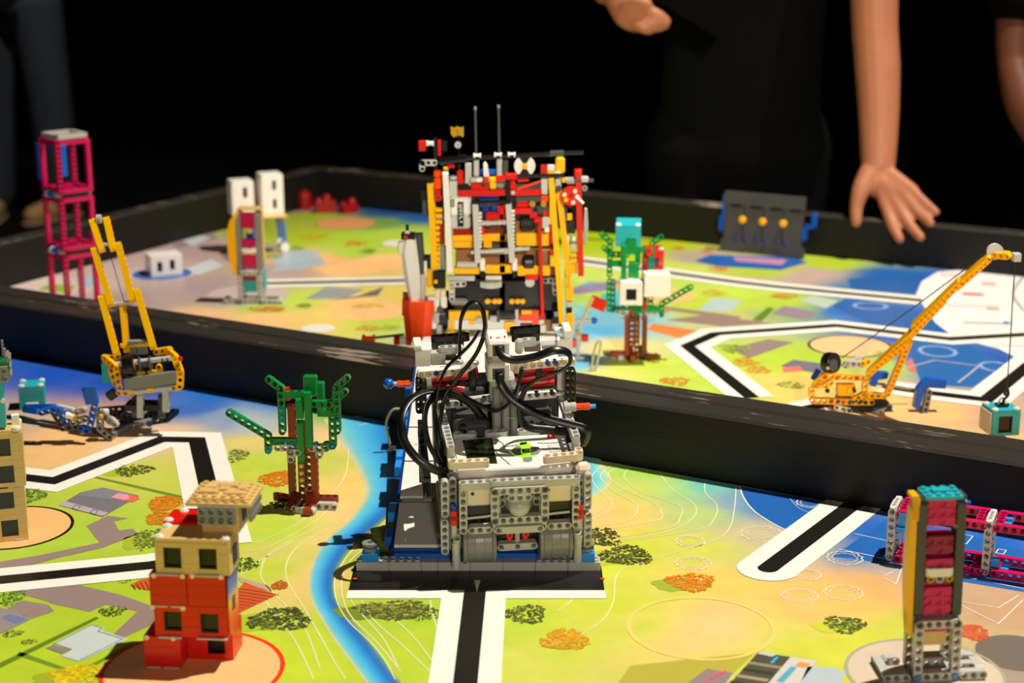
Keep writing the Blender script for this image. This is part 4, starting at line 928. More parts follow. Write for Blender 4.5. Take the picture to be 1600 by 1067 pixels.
# yellow cab frame
def bar(x0, y0, x1, y1, d0, d1, col='yellow', w=0.47, name='cab_beam'):
    a, b = Cf(x0, y0, d0), Cf(x1, y1, d1); d = (b - a); n = max(2, int(round(d.length)) + 1)
    return beam(cr, col, a, d, n, Vector((0, 1, 0)) if abs(d.normalized().y) < 0.7 else Vector((0, 0, 1)), False, name)
bar(125, 315, 250, 300, 0.2, 1.4); bar(135, 325, 215, 395, 0.0, -1.2); bar(225, 400, 255, 560, -1.2, -1.6); bar(250, 600, 340, 605, -1.6, -1.6)
bar(560, 265, 650, 250, 2.0, 2.0); bar(650, 255, 725, 320, 1.8, 0.2); bar(720, 330, 760, 440, 0.2, -1.0); bar(760, 445, 755, 545, -1.0, -1.4); bar(755, 555, 680, 568, -1.4, -1.4)
bar(185, 420, 210, 500, 0.4, 0.2); bar(580, 390, 590, 450, 1.0, 1.0); bar(260, 390, 300, 380, 0.6, 0.6)
pt = [Cf(292, 490, -1.9), Cf(718, 432, -1.9), Cf(724, 530, -1.9), Cf(298, 588, -1.9)]
V = [tuple(p) for p in pt] + [tuple(p + Vector((0, 1.0, 0))) for p in pt]
raw('front_plate', V, [(0, 1, 2, 3), (7, 6, 5, 4), (0, 4, 5, 1), (1, 5, 6, 2), (2, 6, 7, 3), (3, 7, 4, 0)], 'mgrey', cr)
a, b = Cf(335, 605, -1.6), Cf(690, 560, -1.6); rod(cr, 'lgrey', a, b, 0.42, 'cross_axle'); rod(cr, 'yellow', a.lerp(b, 0.42), a.lerp(b, 0.56), 0.48, 'connector')
for x, y in ((415, 597), (615, 572)): bush_part(cr, 'lgrey', Cf(x, y, -1.6), b - a, 0.8)
for x, y in ((180, 388), (758, 322)): lathe(cr, 'red', [(0, -0.3), (0.35, -0.3), (0.4, 0.1), (0.2, 0.3), (0, 0.3)], Cf(x, y, -0.9), dv, 10, 'end_cap')
tile(cr, 'teal', Cf(150, 520, 2.0), 1.4, 1, 3.2, name='counterweight')
for x, y in ((430, 445), (520, 440)): box(cr, 'yellow', -0.6, 0.6, -0.4, 0.4, -0.4, 0.4, 'brick', loc=Cf(x, y, 0.3))
# pedestal
for x, y0, y1 in ((425, 640, 815), (637, 590, 755)):
    a, b = Cf(x, y0, -0.8), Cf(x, y1, -0.8); beam(cr, 'lgrey', a, b - a, int((b - a).length + 1.2), 'x', False, 'pedestal_beam')
for x in (385, 600):
    a, b = Cf(x, 640, 0.6), Cf(x, 800, 0.6); beam(cr, 'dgrey', a, b - a, int((b - a).length + 1.2), 'x', False, 'pedestal_beam')
box(cr, 'black', -3.2, 2.0, -0.6, 2.4, 3.6, 4.6, 'turntable')
rod(cr, 'black', Cf(250, 800, 0.3), Cf(385, 650, 0.3), 0.4, 'strut'); rod(cr, 'dgrey', Cf(160, 640, 2), Cf(215, 600, 2), 0.8, 'weight')
# dark base lying on the mat
a = Cf(185, 990, -4.4); b = Cf(500, 855, 0.5)
def gbar(p, q, col='dgrey', n=None, hole=(0, 1, 0), z=0.5, name='base_beam'):
    p, q = G(*zf(*p)), G(*zf(*q)); Mi = cr.matrix_basis.inverted(); p, q = Mi @ p, Mi @ q; p.z = q.z = z; d = q - p
    return beam(cr, col, p, d, n or max(2, int(d.length) + 1), hole, False, name)
gbar((190, 985), (330, 905), 'mgrey'); gbar((330, 915), (520, 868), 'mgrey'); gbar((520, 870), (640, 850), 'black'); gbar((640, 800), (710, 780), 'dgrey'); gbar((640, 850), (720, 785), 'black')
gbar((60, 940), (185, 990), 'dgrey'); gbar((150, 800), (420, 850), 'black', z=0.6); gbar((90, 790), (330, 770), 'black', z=0.7); gbar((250, 900), (600, 790), 'black', z=0.6); gbar((380, 800), (480, 830), 'lgrey', z=0.9)
pin(cr, 'blue', Cf(505, 862, -1.2), '-y', 0.8, 0.35)
for x0, y0, x1, y1, c in ((85, 790, 90, 900, 'mgrey'), (90, 905, 190, 985, 'mgrey'), (100, 770, 215, 880, 'mgrey'), (180, 830, 235, 890, 'lgrey')):
    a, b = Cf(x0, y0, -3.6), Cf(x1, y1, -4.0); beam(cr, c, a, b - a, max(2, int((b - a).length) + 1), 'y', False, 'base_beam')
lathe(cr, 'white', [(0, -0.6), (0.5, -0.6), (0.5, 0.6), (0, 0.6)], Cf(125, 765, -3.0), 'x', 14, 'roller'); pin(cr, 'yellow', Cf(97, 795, -4.0), '-y', 0.6, 0.3)
# blue lever mechanism
def B(x, y, d): return C(x, y, d)
def bb(x0, y0, x1, y1, d0, d1, col, hole=(0, 1, 0), name='lever'):
    a, b = B(x0, y0, d0), B(x1, y1, d1); return beam(cr, col, a, b - a, max(2, int((b - a).length) + 1), hole, False, name)
bb(115, 893, 190, 905, -5.0, -5.5, 'blue', (0, 0.3, 1)); bb(190, 905, 262, 885, -5.5, -5.5, 'blue'); bb(120, 885, 255, 880, -4.4, -4.6, 'blue', (0, 0.3, 1))
bb(385, 800, 405, 870, -5.0, -5.0, 'blue'); bb(415, 805, 432, 865, -5.0, -5.0, 'blue'); box(cr, 'blue', -0.9, 0.9, -0.15, 0.15, -1.4, 1.4, 'lever_plate', loc=B(408, 830, -5.4))
bb(425, 880, 402, 990, -5.2, -5.6, 'blue'); bb(370, 975, 410, 995, -5.2, -5.6, 'blue', name='lever'); bb(270, 895, 310, 960, -5.0, -5.4, 'blue')
bb(245, 905, 290, 975, -4.6, -5.2, 'dgrey'); bb(265, 885, 350, 905, -4.2, -4.2, 'lgrey'); bb(330, 950, 400, 930, -4.8, -4.8, 'mgrey'); bb(285, 975, 360, 965, -4.4, -4.4, 'dgrey'); bb(350, 900, 400, 890, -4.0, -4.0, 'lgrey')
rod(cr, 'white', B(298, 918, -5.6), B(335, 926, -5.6), 0.5, 'roller'); lathe(cr, 'gold', [(0.2, -0.3), (0.4, -0.3), (0.4, 0.3), (0.2, 0.3)], B(340, 928, -5.7), 'x', 12, 'ring_pin')
# ------------------------------------------------------------------ things on the far table
# standing magenta tower
pt_ = thing('toy_tower', 'tall open magenta tower of three stacked cells with a grey cap', 'tower', (-0.752, 2.60, 0), radians(-48))
for k in range(3):
    z = k * 11.5 + 0.6
    for x in (0, 6.5):
        for y in (0, 6.5): beam(pt_, 'magenta', (x, y, z), 'z', 11, 'y' if (x == y) else 'x', False, 'post')
    for zz in (z + 10.0,) + ((z + 0.3,) if k else ()):
        for y in (0, 6.5): beam(pt_, 'magenta', (0.75, y, zz), 'x', 6, 'z', False)
        for x in (0, 6.5): beam(pt_, 'magenta', (x, 0.75, zz), 'y', 6, 'z', False)
    if k < 2:
        for y in (0, 6.5): box(pt_, 'lgrey', 0.6, 5.9, y - 0.5, y + 0.5, z + 10.55, z + 11.55, 'joint_plate')
        for x in (0, 6.5): box(pt_, 'black', x - 0.45, x + 0.45, 0.6, 5.9, z + 10.6, z + 11.4, 'joint_plate')
        rod(pt_, 'blue', (1.6, -0.7, z + 11.2), (4.6, -0.7, z + 11.2), 0.7, 'coupling'); rod(pt_, 'white', (2.6, -0.75, z + 11.2), (3.5, -0.75, z + 11.2), 0.76, 'coupling_ring')
box(pt_, 'blue', -1.7, -0.6, -0.6, 0.6, 25.5, 33.0, 'blue_panel'); box(pt_, 'blue', 5.9, 7.0, 0.6, 1.7, 27.0, 33.2, 'blue_panel')
frame_part(pt_, 'lgrey', (0, 6.5, 34.7), 7, 7, (1, 0, 0), (0, 0, 1), False, 'cap_frame')
# white brick house on the blue disc
wh = thing('toy_block_unit', 'white brick unit with two dark windows on the blue printed disc', 'block', tuple(G(233, 434)), radians(12))
window_unit(wh, 'white', 0, 7, 0, 5, 0.03, 4.2, [(1.4, 2.5, 1.0, 3.2), (4.2, 5.3, 1.2, 3.4)])
tile(wh, 'white', (3.5, 2.5, 4.2), 7, 5, 0.4)
wh.matrix_basis = Matrix.Translation(tuple(G(237, 433))) @ Matrix.Rotation(radians(27), 4, 'Z') @ Matrix.Scale(0.008, 4)
# far slim tower
sw = thing('toy_tower', 'slim magenta and grey tower with an egg yellow curved side on a round grey print', 'tower', (-0.428, 2.60, 0), radians(-3))
frame_part(sw, 'lgrey', (-2, -0.5, 0.5), 5, 7, hi=False); frame_part(sw, 'lgrey', (-2, 2.6, 0.5), 5, 7, hi=False)
for x in (-2, 2):
    beam(sw, 'lgrey', (x, 0.5, 0.5), 'y', 2, 'x', False); beam(sw, 'lgrey', (x, 0.5, 6.5), 'y', 2, 'x', False); pin(sw, 'dblue', (x, -1.0, 0.5), 'y', 0.6, 0.28)
    for y in (0.15, 2.2): beam(sw, 'mgrey', (x, y, 7.5), 'z', 12, 'x', False)
for z0, z1, c in ((15.6, 18.8, 'magenta'), (11.6, 13.4, 'magenta'), (7.4, 10.2, 'magenta'), (4.8, 6.0, 'dmag')):
    box(sw, c, -1.5, 1.5, 0.1, 1.3, z0, z1, 'brick', 0.15)
    for x in (-0.9, 0.9): pin(sw, c, (x, 0.12, (z0 + z1) / 2), '-y', 0.1, 0.3)
box(sw, 'teal', -1.5, 1.5, 0.8, 1.8, 2.2, 4.6, 'brick'); box(sw, 'teal', 2.6, 3.0, 0.2, 2.4, 3.0, 6.8, 'side_tile')
beam(sw, 'white', (-1.0, -0.2, 11.0), 'x', 3, 'z', False)
for x in (-1, 1): lathe(sw, 'gold', [(0.15, -0.3), (0.42, -0.3), (0.42, 0.2), (0, 0.2)], (x, -0.35, 10.6), 'y', 10, 'ring_pin')
box(sw, 'dblue', -0.5, 1.0, 0.0, 0.8, 13.4, 14.6, 'figure_body'); lathe(sw, 'tan', [(0, 0), (0.5, 0), (0.6, 0.3), (0.6, 0.8), (0.4, 1.0), (0, 1.0)], (0.3, 0.4, 14.6), 'z', 12, 'figure_head')
plate(sw, 'tan', (0.4, 1.2, 19.4), 5, 3, False); box(sw, 'tan', 2.6, 3.0, 0.6, 1.6, 9.0, 19.0, 'side_strip')
V = []; F = []
for k in range(21):
    t = k / 20; z = 5.6 + 13.6 * t; bulge = 1.5 * sin(pi * t) ** 0.7
    for x, y in ((-2.55, -0.4), (-2.8 - bulge, -0.4), (-2.8 - bulge, 1.4), (-2.55, 1.4)): V.append((x + 1.3 * max(0, t - 0.85) * 5, y, z))
for k in range(20):
    for i in range(4): F.append((4 * k + i, 4 * k + (i + 1) % 4, 4 * k + 4 + (i + 1) % 4, 4 * k + 4 + i))
F += [(3, 2, 1, 0), (80, 81, 82, 83)]
raw('curved_panel', V, F, 'yellow', sw)
beam(sw, 'lgrey', (-5.2, -0.5, 0.5), 'x', 3, 'y', False); beam(sw, 'lgrey', (3.0, -0.5, 0.5), 'x', 4, 'y', False); beam(sw, 'lgrey', (6.0, 0.5, 0.5), 'y', 3, 'x', False); beam(sw, 'lgrey', (-5.2, 0.5, 0.5), 'y', 3, 'x', False); box(sw, 'black', 2.8, 6, 0.6, 3, 0.05, 0.8, 'foot_plate')
# raised white buildings on blue legs
rt = thing('toy_platform', 'tan platform on blue legs standing by the border board', 'platform', (-0.475, 3.02, 0), radians(18))
plate(rt, 'tan', (0, 0, 8.4), 12, 8, False)
for x, y in ((-1.8, -3.2), (5.2, -2.6), (-5.2, 3.2), (5.2, 3.2)):
    beam(rt, 'blue', (x, y, 1.4), 'z', 4, 'y', False, 'leg'); bent(rt, 'blue', (x, y, 4.4), 'x', 'y', [((0, 0), pi / 2 + 0.15, 4)], False, 'leg')
    lathe(rt, 'white', [(0, -0.5), (1.0, -0.5), (1.1, 0), (1.0, 0.5), (0, 0.5)], (x, y - 0.7, 1.15), 'y', 14, 'foot_wheel')
rod(rt, 'mgrey', (-1.5, -2.6, 1.2), (5, -2, 1.6), 0.5, 'brace')
for lab, loc, rz, h, wins in (('white round-topped tower block with two rows of windows on the tan platform', (-0.468, 3.015, 0.0706), radians(22), 8.8, [(2.6, 3.5, 1.2, 3.4), (2.6, 3.5, 5.6, 7.8)]),
                        ('shorter white block with one window row on the tan platform', (-0.520, 2.995, 0.0706), radians(22), 7.6, [(2.6, 3.6, 4.2, 6.6)])):
    w = thing('toy_block_unit', lab, 'block', loc, rz)
    window_unit(w, 'white', 0, 5.2, 0, 5.0, 0.02, h, wins); tile(w, 'white', (2.6, 2.5, h), 5.0, 4.8, 0.5)
# red units by the far corner
for k, (u, v, z, lab) in enumerate([(477, 327, 0, 'dark red round cap unit near the far table corner'), (508, 331, 0, 'dark red rounded pile unit between two red units in the far corner'), (545, 332, 0, 'low dark red unit beside the red pile in the far corner')]):
    r_ = thing('toy_block_unit', lab, 'block', tuple(G(u, v)), 0.3 * k)
    if k == 0: lathe(r_, 'dred', [(0, 0.02), (1.6, 0.02), (1.8, 0.5), (1.8, 3.5), (1.5, 4.5), (0.8, 4.9), (0, 5.0)], (0, 0, 0), 'z', 20, 'body'); lathe(r_, 'dred', [(0, 0), (0.5, 0), (0.5, 0.4), (0, 0.4)], (0, 0, 4.95), 'z', 10, 'stud')
    else:
        w = 5.5 if k == 1 else 4.5; h = 3.0 if k == 1 else 2.2
        brick(r_, 'dred', (0, 0, 0.02), w, 3, h, True); lathe(r_, 'dred', [(0, 0), (1.3, 0), (1.3, 0.8), (0.8, 1.6), (0, 1.8)], (0.4 if k == 1 else 0.9, 0, h), 'z', 16, 'dome')
        lathe(r_, 'dred', [(0, 0), (0.9, 0), (0.8, 0.6), (0, 1.0)], (-1.6, 0, h), 'z', 14, 'dome')
# far tree with blocks in it
TREE2 = make_tree('toy tree on the far table with white, red and teal blocks in its branches', (0.178, 2.262, 0), radians(174), False, 4.2)
def cubelet(lab, c, loc, rz, w=4, win=None, tilt=0.0):
    b = thing('toy_block_unit', lab, 'block', loc, rz, tilt)
    window_unit(b, c, -w / 2, w / 2, 0, 4, 0, 3.7, win or []); tile(b, c, (0, 2, 3.7), w, 4, 0.3)
    for x in (-w / 2 + 0.5, w / 2 - 0.5): round_plate(b, 'white', (x, 0.5, 3.8), 0.5, 0.35)
    return b
YT = 2.225
cubelet('white block with a dark window held in the far tree', 'white', GY(986, 477, YT), radians(-2), 4, [(-0.9, 0.9, 0.9, 2.9)])
cubelet('large plain white block held in the far tree beside the windowed one', 'white', GY(1027, 464, YT), radians(2), 4.6)
cubelet('red block with a white eye held high in the far tree', 'red', GY(1021, 424, 2.27), 0, 3.6, [(-0.9, 0.9, 0.9, 2.4)])
cubelet('teal block perched on the very top of the far tree', 'teal', GY(981, 386, 2.25), radians(-6), 4.4, None, radians(10))
# dark panel leaning on the far border board
MC = mat_plain('dark_panel', (66, 64, 62), rough=0.55, var=0.1, scale=0.5)
ct = thing('toy_gate', 'dark grey panel with three yellow knobs and blue handles leaning on the far border', 'panel', (0.466, 2.985, 0), radians(-29), radians(-4))
for k in range(4): box(ct, MC, -9.6 + 4.85 * k, -5.0 + 4.85 * k, -0.4, 0.6, 0.1, 11.2, 'board')
box(ct, MC, -9.8, 9.8, -0.55, 0.7, 11.2, 14.2, 'top_rail'); box(ct, MC, -10.2, -4.0, -0.7, 0.8, 0.0, 2.6, 'bottom_rail'); box(ct, MC, 4.6, 10.2, -0.7, 0.8, 0.0, 2.6, 'bottom_rail'); box(ct, MC, -4.0, 4.6, -0.6, 0.8, 1.6, 2.8, 'bottom_rail')
for x in (-5.0, 0.0, 5.0):
    lathe(ct, 'dyellow', [(0, 0), (0.85, 0), (0.85, 0.4), (0.6, 0.6), (0, 0.6)], (x, -0.4, 7.8), '-y', 16, 'knob'); pin(ct, 'dblue', (x - 1.2, -0.4, 3.6), '-y', 0.4, 0.35); pin(ct, 'dblue', (x + 1.0, -0.4, 3.4), '-y', 0.4, 0.35)
for x in (-8.2, -3.3, 1.6, 6.4): box(ct, 'black', x, x + 2.8, -0.62, -0.5, 10.6, 11.3, 'slot', 0.02)
bent(ct, 'blue', (-10.4, 0.2, 5.0), 'x', 'y', [((0, 0), pi / 2, 4), ((0.6, 3), pi / 2, 6)], False, 'handle'); bent(ct, 'blue', (10.2, 0.0, 4.6), 'x', 'y', [((0, 0), pi / 2, 4), ((0, 3), 0, 3), ((2, 3), pi / 2, 4)], False, 'handle')
# far yellow crane
fc = thing('toy_crane', 'amber lattice toy crane with a long raised jib on the far table', 'crane', (0.447, 2.02, 0))
zr = ZM(1230, 370, 3.232)
def R_(x, y, d=0.0): return ray_at(fc, *zr(x, y), 1, d)
def dj(x): return -16.0 * (x - 412) / 745
def rb(x0, y0, x1, y1, d0=0, d1=0, col='dyellow', hole=(0, 1, 0), name='jib_beam'):
    a, b = R_(x0, y0, d0), R_(x1, y1, d1); return beam(fc, col, a, b - a, max(2, int((b - a).length) + 1), hole, False, name)
for d, o in ((-1.0, 0), (1.2, -9)):
    for x0, y0, x1, y1 in ((412, 690, 640, 480), (590, 530, 810, 300), (640, 455, 880, 222), (860, 250, 1040, 90), (1050, 92, 1125, 100)):
        rb(x0, y0 + o, x1, y1 + o, d + dj(x0), d + dj(x1))
rb(455, 650, 620, 530, -1.0 + dj(455), -1.0 + dj(620))
rb(505, 790, 622, 515, -1.0, -1.0 + dj(622), name='prop_beam')
lathe(fc, 'lgrey', [(0, -0.25), (1.25, -0.25), (1.0, 0), (1.25, 0.25), (0, 0.25)], R_(1048, 75, 0.1 + dj(1048)), 'y', 20, 'pulley')
box(fc, 'lgrey', -0.55, 0.55, -0.7, 0.7, -0.6, 0.6, 'jib_tip', loc=R_(1157, 102, dj(1157))); rod(fc, 'lgrey', R_(1120, 92, dj(1120)), R_(1150, 98, dj(1150)), 0.3, 'axle')
MT = mat_plain('thread_dark', (60, 50, 40), rough=0.8)
lathe(fc, 'black', TY, R_(220, 635, 0), (0.6, -0.75, 0.15), 24, 'tyre'); lathe(fc, 'dgrey', [(0, -1.0), (1.0, -1.0), (1.0, 1.0), (0, 1.0)], R_(212, 648, -0.4), (0.6, -0.75, 0.15), 18, 'rim'); rod(fc, 'lgrey', R_(205, 665, -1.6), R_(240, 620, 1.0), 0.3, 'axle')
rb(290, 650, 400, 605, 0.5, 0.8, 'lgrey'); rb(300, 640, 380, 640, 0, 0, 'lgrey'); rb(320, 640, 410, 640, 0.6, 0.6, 'dgrey'); rb(375, 640, 415, 625, 0, 0.4, 'dyellow')
for d in (-1.2, 1.2):
    rb(190, 700, 400, 712, d, d, name='cab_beam'); rb(185, 705, 122, 765, d, d, name='cab_beam'); rb(122, 770, 122, 828, d, d, name='cab_beam'); rb(125, 825, 320, 832, d, d, name='cab_beam'); rb(395, 715, 390, 790, d, d, name='cab_beam'); rb(385, 795, 320, 832, d, d, name='cab_beam'); rb(330, 832, 435, 832, d, d, name='cab_beam'); rb(395, 800, 500, 800, d, d, name='cab_beam'); rb(190, 750, 240, 720, d, d, name='cab_beam'); rb(150, 750, 180, 730, d, d, name='cab_beam')
box(fc, 'dyellow', -1.6, 1.2, -0.9, 0.9, -0.9, 0.9, 'engine_block', loc=R_(300, 770, 0)); box(fc, 'yellow', -0.5, 0.6, -1.2, -0.8, -0.5, 0.5, 'engine_cap', loc=R_(312, 765, 0)); rod(fc, 'black', R_(330, 775, -1), R_(345, 770, -1), 0.5, 'plug')
for x, y, c in ((192, 710, 'red'), (250, 715, 'orange'), (225, 830, 'dred'), (260, 832, 'dblue'), (290, 834, 'orange'), (320, 834, 'dblue'), (375, 832, 'black'), (355, 715, 'red'), (205, 780, 'black')):
    pin(fc, c, R_(x, y, -1.75), 'y', 0.7, 0.3)
rod(fc, 'dblue', R_(130, 720, 1), R_(160, 670, 1), 0.5, 'weight')
box(fc, 'black', -3.2, 4.6, -1.6, 2.0, 1.0, 1.9, 'turntable'); box(fc, 'black', -2.0, 5.4, -1.4, 1.6, 0.05, 1.0, 'base_plate')
rb(440, 895, 520, 862, -2, -0.5, 'lgrey', name='base_beam'); rb(520, 862, 530, 905, -0.5, -1.5, 'lgrey', name='base_beam'); rb(590, 905, 690, 905, -2, -1.6, 'mgrey', name='base_beam'); rb(690, 900, 715, 780, -1.6, -1.6, 'mgrey', name='base_beam'); rb(540, 905, 590, 905, -2, -2, 'dyellow', name='base_beam')
rb(300, 880, 430, 880, -1.5, -1.5, 'black', name='base_beam'); rb(250, 860, 330, 880, -1.2, -1.5, 'white', name='base_beam')
def solid(pts, d, dep, col, name):
    P = [R_(x, y, d) for x, y in pts]; n = len(P); V = [tuple(q) for q in P] + [tuple(q + Vector((0, dep, 0))) for q in P]
    raw(name, V, [tuple(range(n)), tuple(range(2 * n - 1, n - 1, -1))] + [(i, (i + 1) % n, n + (i + 1) % n, n + i) for i in range(n)], col, fc)
solid([(638, 862), (668, 875), (690, 790), (712, 762), (800, 768), (806, 728), (712, 716), (682, 738), (655, 770)], -1.4, 1.4, 'blue', 'lever')
solid([(418, 752), (448, 758), (460, 724), (506, 716), (514, 690), (440, 682), (424, 704)], 2.6, 1.4, 'blue', 'lever')
solid([(600, 905), (680, 938), (720, 850), (722, 772), (700, 770), (685, 860)], -0.4, 1.0, 'mgrey', 'lever_bracket')
rod(fc, 'mgrey', R_(450, 740, 3), R_(630, 770, 3), 0.25, 'axle')
cable(fc, MT, [R_(278, 610, 0), R_(480, 470, dj(480)), R_(660, 340, dj(660)), R_(888, 172, dj(888)), R_(1045, 55, dj(1045))], flat=None, r=0.09, name='thread')
hk = R_(1108, 772, dj(1157))
cable(fc, MT, [R_(1152, 120, dj(1157)), R_(1138, 330, dj(1157)), R_(1125, 560, dj(1157)), hk], flat=None, r=0.09, name='thread')
hookpts = [hk + Vector(p) for p in ((0, 0, 0.3), (0.25, 0, -0.2), (0.3, 0, -0.9), (-0.3, 0, -1.6), (-0.35, 0, -2.2), (0.15, 0, -2.6), (0.5, 0, -2.2))]
cable(fc, 'black', hookpts, flat=None, r=0.2, name='hook')
lathe(fc, 'black', [(0, -0.4), (0.4, -0.3), (0.45, 0), (0.4, 0.3), (0, 0.4)], hk + Vector((0, 0, -0.6)), 'y', 12, 'hook_swivel')
hb = thing('toy_block_unit', 'teal block with a framed window hanging from the far crane hook', 'block', tuple(GY(1549, 682, 1.875)), radians(8))
window_unit(hb, 'teal', 0, 4.4, 0, 4.2, 0, 3.8, [(1.0, 3.2, 0.5, 3.1)]); tile(hb, 'teal', (2.2, 2.1, 3.8), 4.4, 4.2, 0.3)
for x in (0.5, 3.9):
    for y in (0.5, 3.7): round_plate(hb, 'white', (x, y, 3.9), 0.5, 0.35)
box(hb, 'black', 1.4, 3.0, 1.3, 2.9, 4.1, 4.4, 'hook_plate'); cable(hb, 'lgrey', [(1.7, 2.1, 4.3), (1.8, 2.1, 5.0), (2.2, 2.1, 5.4), (2.6, 2.1, 5.0), (2.7, 2.1, 4.3)], flat=None, r=0.15, name='hook_ring')
box(hb, 'lgrey', -0.3, 0.0, 0.2, 4.0, 0.3, 3.6, 'side_panel')
# ------------------------------------------------------------------ white and grey robot on the near ramp
rob = thing('wheeled_robot', 'white and grey wheeled robot with black ribbon cables climbing the ramp', 'robot')
rob.matrix_basis = Matrix.Translation((0.004, 1.493, 0.0203)) @ Matrix.Rotation(math.atan(RS), 4, 'X') @ Matrix.Rotation(radians(6), 4, 'Z') @ Matrix.Scale(0.008, 4)
K1 = ZM(600, 450, 2.2222); K5 = ZM(620, 480, 6.669); K6 = ZM(770, 480, 6.669); K7 = ZM(600, 600, 5.928); K8 = ZM(760, 620, 5.928)
def Y_(k, x, y, d): return ray_at(rob, *k(x, y), 1, d)       # on the local plane y = d
def Z_(k, x, y, d): return ray_at(rob, *k(x, y), 2, d)       # on the local plane z = d
# rear frames
for x in (-6.6, 3.0):
    for dx in (0, 4): beam(rob, 'lgrey', (x + dx, -2, 4.6), 'z', 6, 'y')
    beam(rob, 'lgrey', (x + 1, -2, 4.6), 'x', 3, 'y'); beam(rob, 'lgrey', (x, -2, 10.6), 'x', 5, 'z')
    box(rob, 'cream', x + 0.4, x + 3.6, -1.6, 0.2, 7.4, 10.2, 'motor_body', 0.25); box(rob, 'black', x + 0.3, x + 3.7, -1.0, 0.4, 4.9, 7.3, 'motor_gap')
    lathe(rob, 'black', [(0, 0), (0.22, 0), (0.22, 0.1), (0, 0.1)], (x + (1.2 if x < 0 else 0.7), -1.62, 9.2), '-y', 10, 'screw'); rod(rob, 'lgrey', (x + 0.5, -1.2, 5.6), (x + 3.4, -1.2, 5.8), 0.18, 'axle')
frame_part(rob, 'lgrey', (-2.9, -3.0, 6.3), 7, 5)
beam(rob, 'lgrey', (-2.9, -2.6, 11.0), 'x', 7, 'z'); beam(rob, 'lgrey', (-2.4, -2.6, 4.75), 'x', 6, 'y', True, 'beam', (0, 5))
for x in (-2, 2.2): beam(rob, 'mgrey', (x, -2.2, 8.2), 'z', 2, 'y')
beam(rob, 'lgrey', (-0.9, -2.9, 9.3), 'x', 3, 'y'); box(rob, 'dgrey', -2.4, 2.6, -1.6, -0.9, 5.2, 10.2, 'back_plate')
box(rob, 'mgrey', -1.5, 1.7, -2.6, -1.7, 6.9, 9.0, 'ball_socket', 0.4)
prof = [(0.0, 1.35)] + [(1.35 * sin(a), 1.35 * cos(a)) for a in [pi * k / 20 for k in range(1, 12)]]
lathe(rob, 'lgrey', prof, (0.1, -2.45, 7.75), '-y', 28, 'caster_ball', True)
# wheels
RIM = [(0.3, -2.05), (2.3, -2.05), (2.78, -1.95), (2.82, -1.6), (2.62, -1.45), (2.56, -0.6), (2.62, -0.5), (2.62, 0.5), (2.56, 0.6), (2.62, 1.45), (2.82, 1.6), (2.78, 1.95), (2.3, 2.05), (0.3, 2.05)]
for x in (-4.65, 4.65):
    lathe(rob, 'mgrey', RIM, (x, -0.35, 2.0), 'x', 36, 'wheel', False)
for x in (-1.0, 0.95): connector(rob, 'red', (x, -1.5, 2.6), 'z', 1.9, 0.42); lathe(rob, 'red', [(0.2, 0), (0.42, 0), (0.42, 0.6), (0, 0.6)], (x, -2.1, 3.5), 'y', 12, 'connector')
axle(rob, 'lgrey', (0, -1.4, 2.2), (0, -1.4, 4.6)); beam(rob, 'lgrey', (-2.0, -1.3, 1.6), 'x', 5, 'y', True, 'beam', (0, 2, 4)); box(rob, 'black', -2.5, 2.5, -0.6, 2.0, 0.6, 4.4, 'under_plate'); box(rob, 'black', -6.6, 6.6, 1.8, 4.0, 0.4, 7.6, 'chassis')
# side uprights
for s, x in ((-1, -8.7), (1, 8.5)):
    beam(rob, 'lgrey', (x, -1.2, 6.6), 'z', 5, 'y'); beam(rob, 'lgrey', (x + 0.1 * s, -1.2, 1.4), 'z', 5, 'y'); beam(rob, 'mgrey', (x - 0.95 * s, -0.7, 1.6), 'z', 10, 'y')
    beam(rob, 'dgrey', (x - 0.9 * s, 0.6, 4.0), 'z', 7, 'y'); beam(rob, 'lgrey', (x, 0.6, 5.0), 'y', 9, 'x'); beam(rob, 'lgrey', (x, 0.6, 8.6), 'y', 9, 'x'); beam(rob, 'mgrey', (x, -0.2, 2.6), 'y', 11, 'x')
    connector(rob, 'red', (x - 1.0 * s, -2.0, 5.4), 'z', 2.0, 0.5); lathe(rob, 'dred', [(0, 0), (0.34, 0), (0.34, 0.2), (0.5, 0.2), (0.5, 0.5), (0, 0.5)], (x - 1.0 * s, -2.5, 6.4), 'y', 12, 'pin')
    pin(rob, 'blue', (x - 1.0 * s, -2.0, 7.2), 'z', 0.8, 0.32); rod(rob, 'lgrey', (x - 1.0 * s, -2.0, 3.6), (x - 1.0 * s, -2.0, 5.4), 0.35, 'axle_peg')
    connector(rob, 'lgrey', (x - 1.2 * s, -2.2, -0.6), 'z', 3.6, 0.5); beam(rob, 'lgrey', (x - 1.3 * s, -2.4, 3.4), (0, 1, 0.4), 2, 'z')
box(rob, 'mgrey', -8.2, -6.9, 0.4, 7.0, 4.2, 11.0, 'side_motor', 0.3); box(rob, 'mgrey', 6.7, 8.0, 0.4, 7.0, 4.2, 11.0, 'side_motor', 0.3)
box(rob, 'cream', 7.2, 9.0, -0.8, 1.0, 9.8, 11.6, 'corner_block', 0.4)
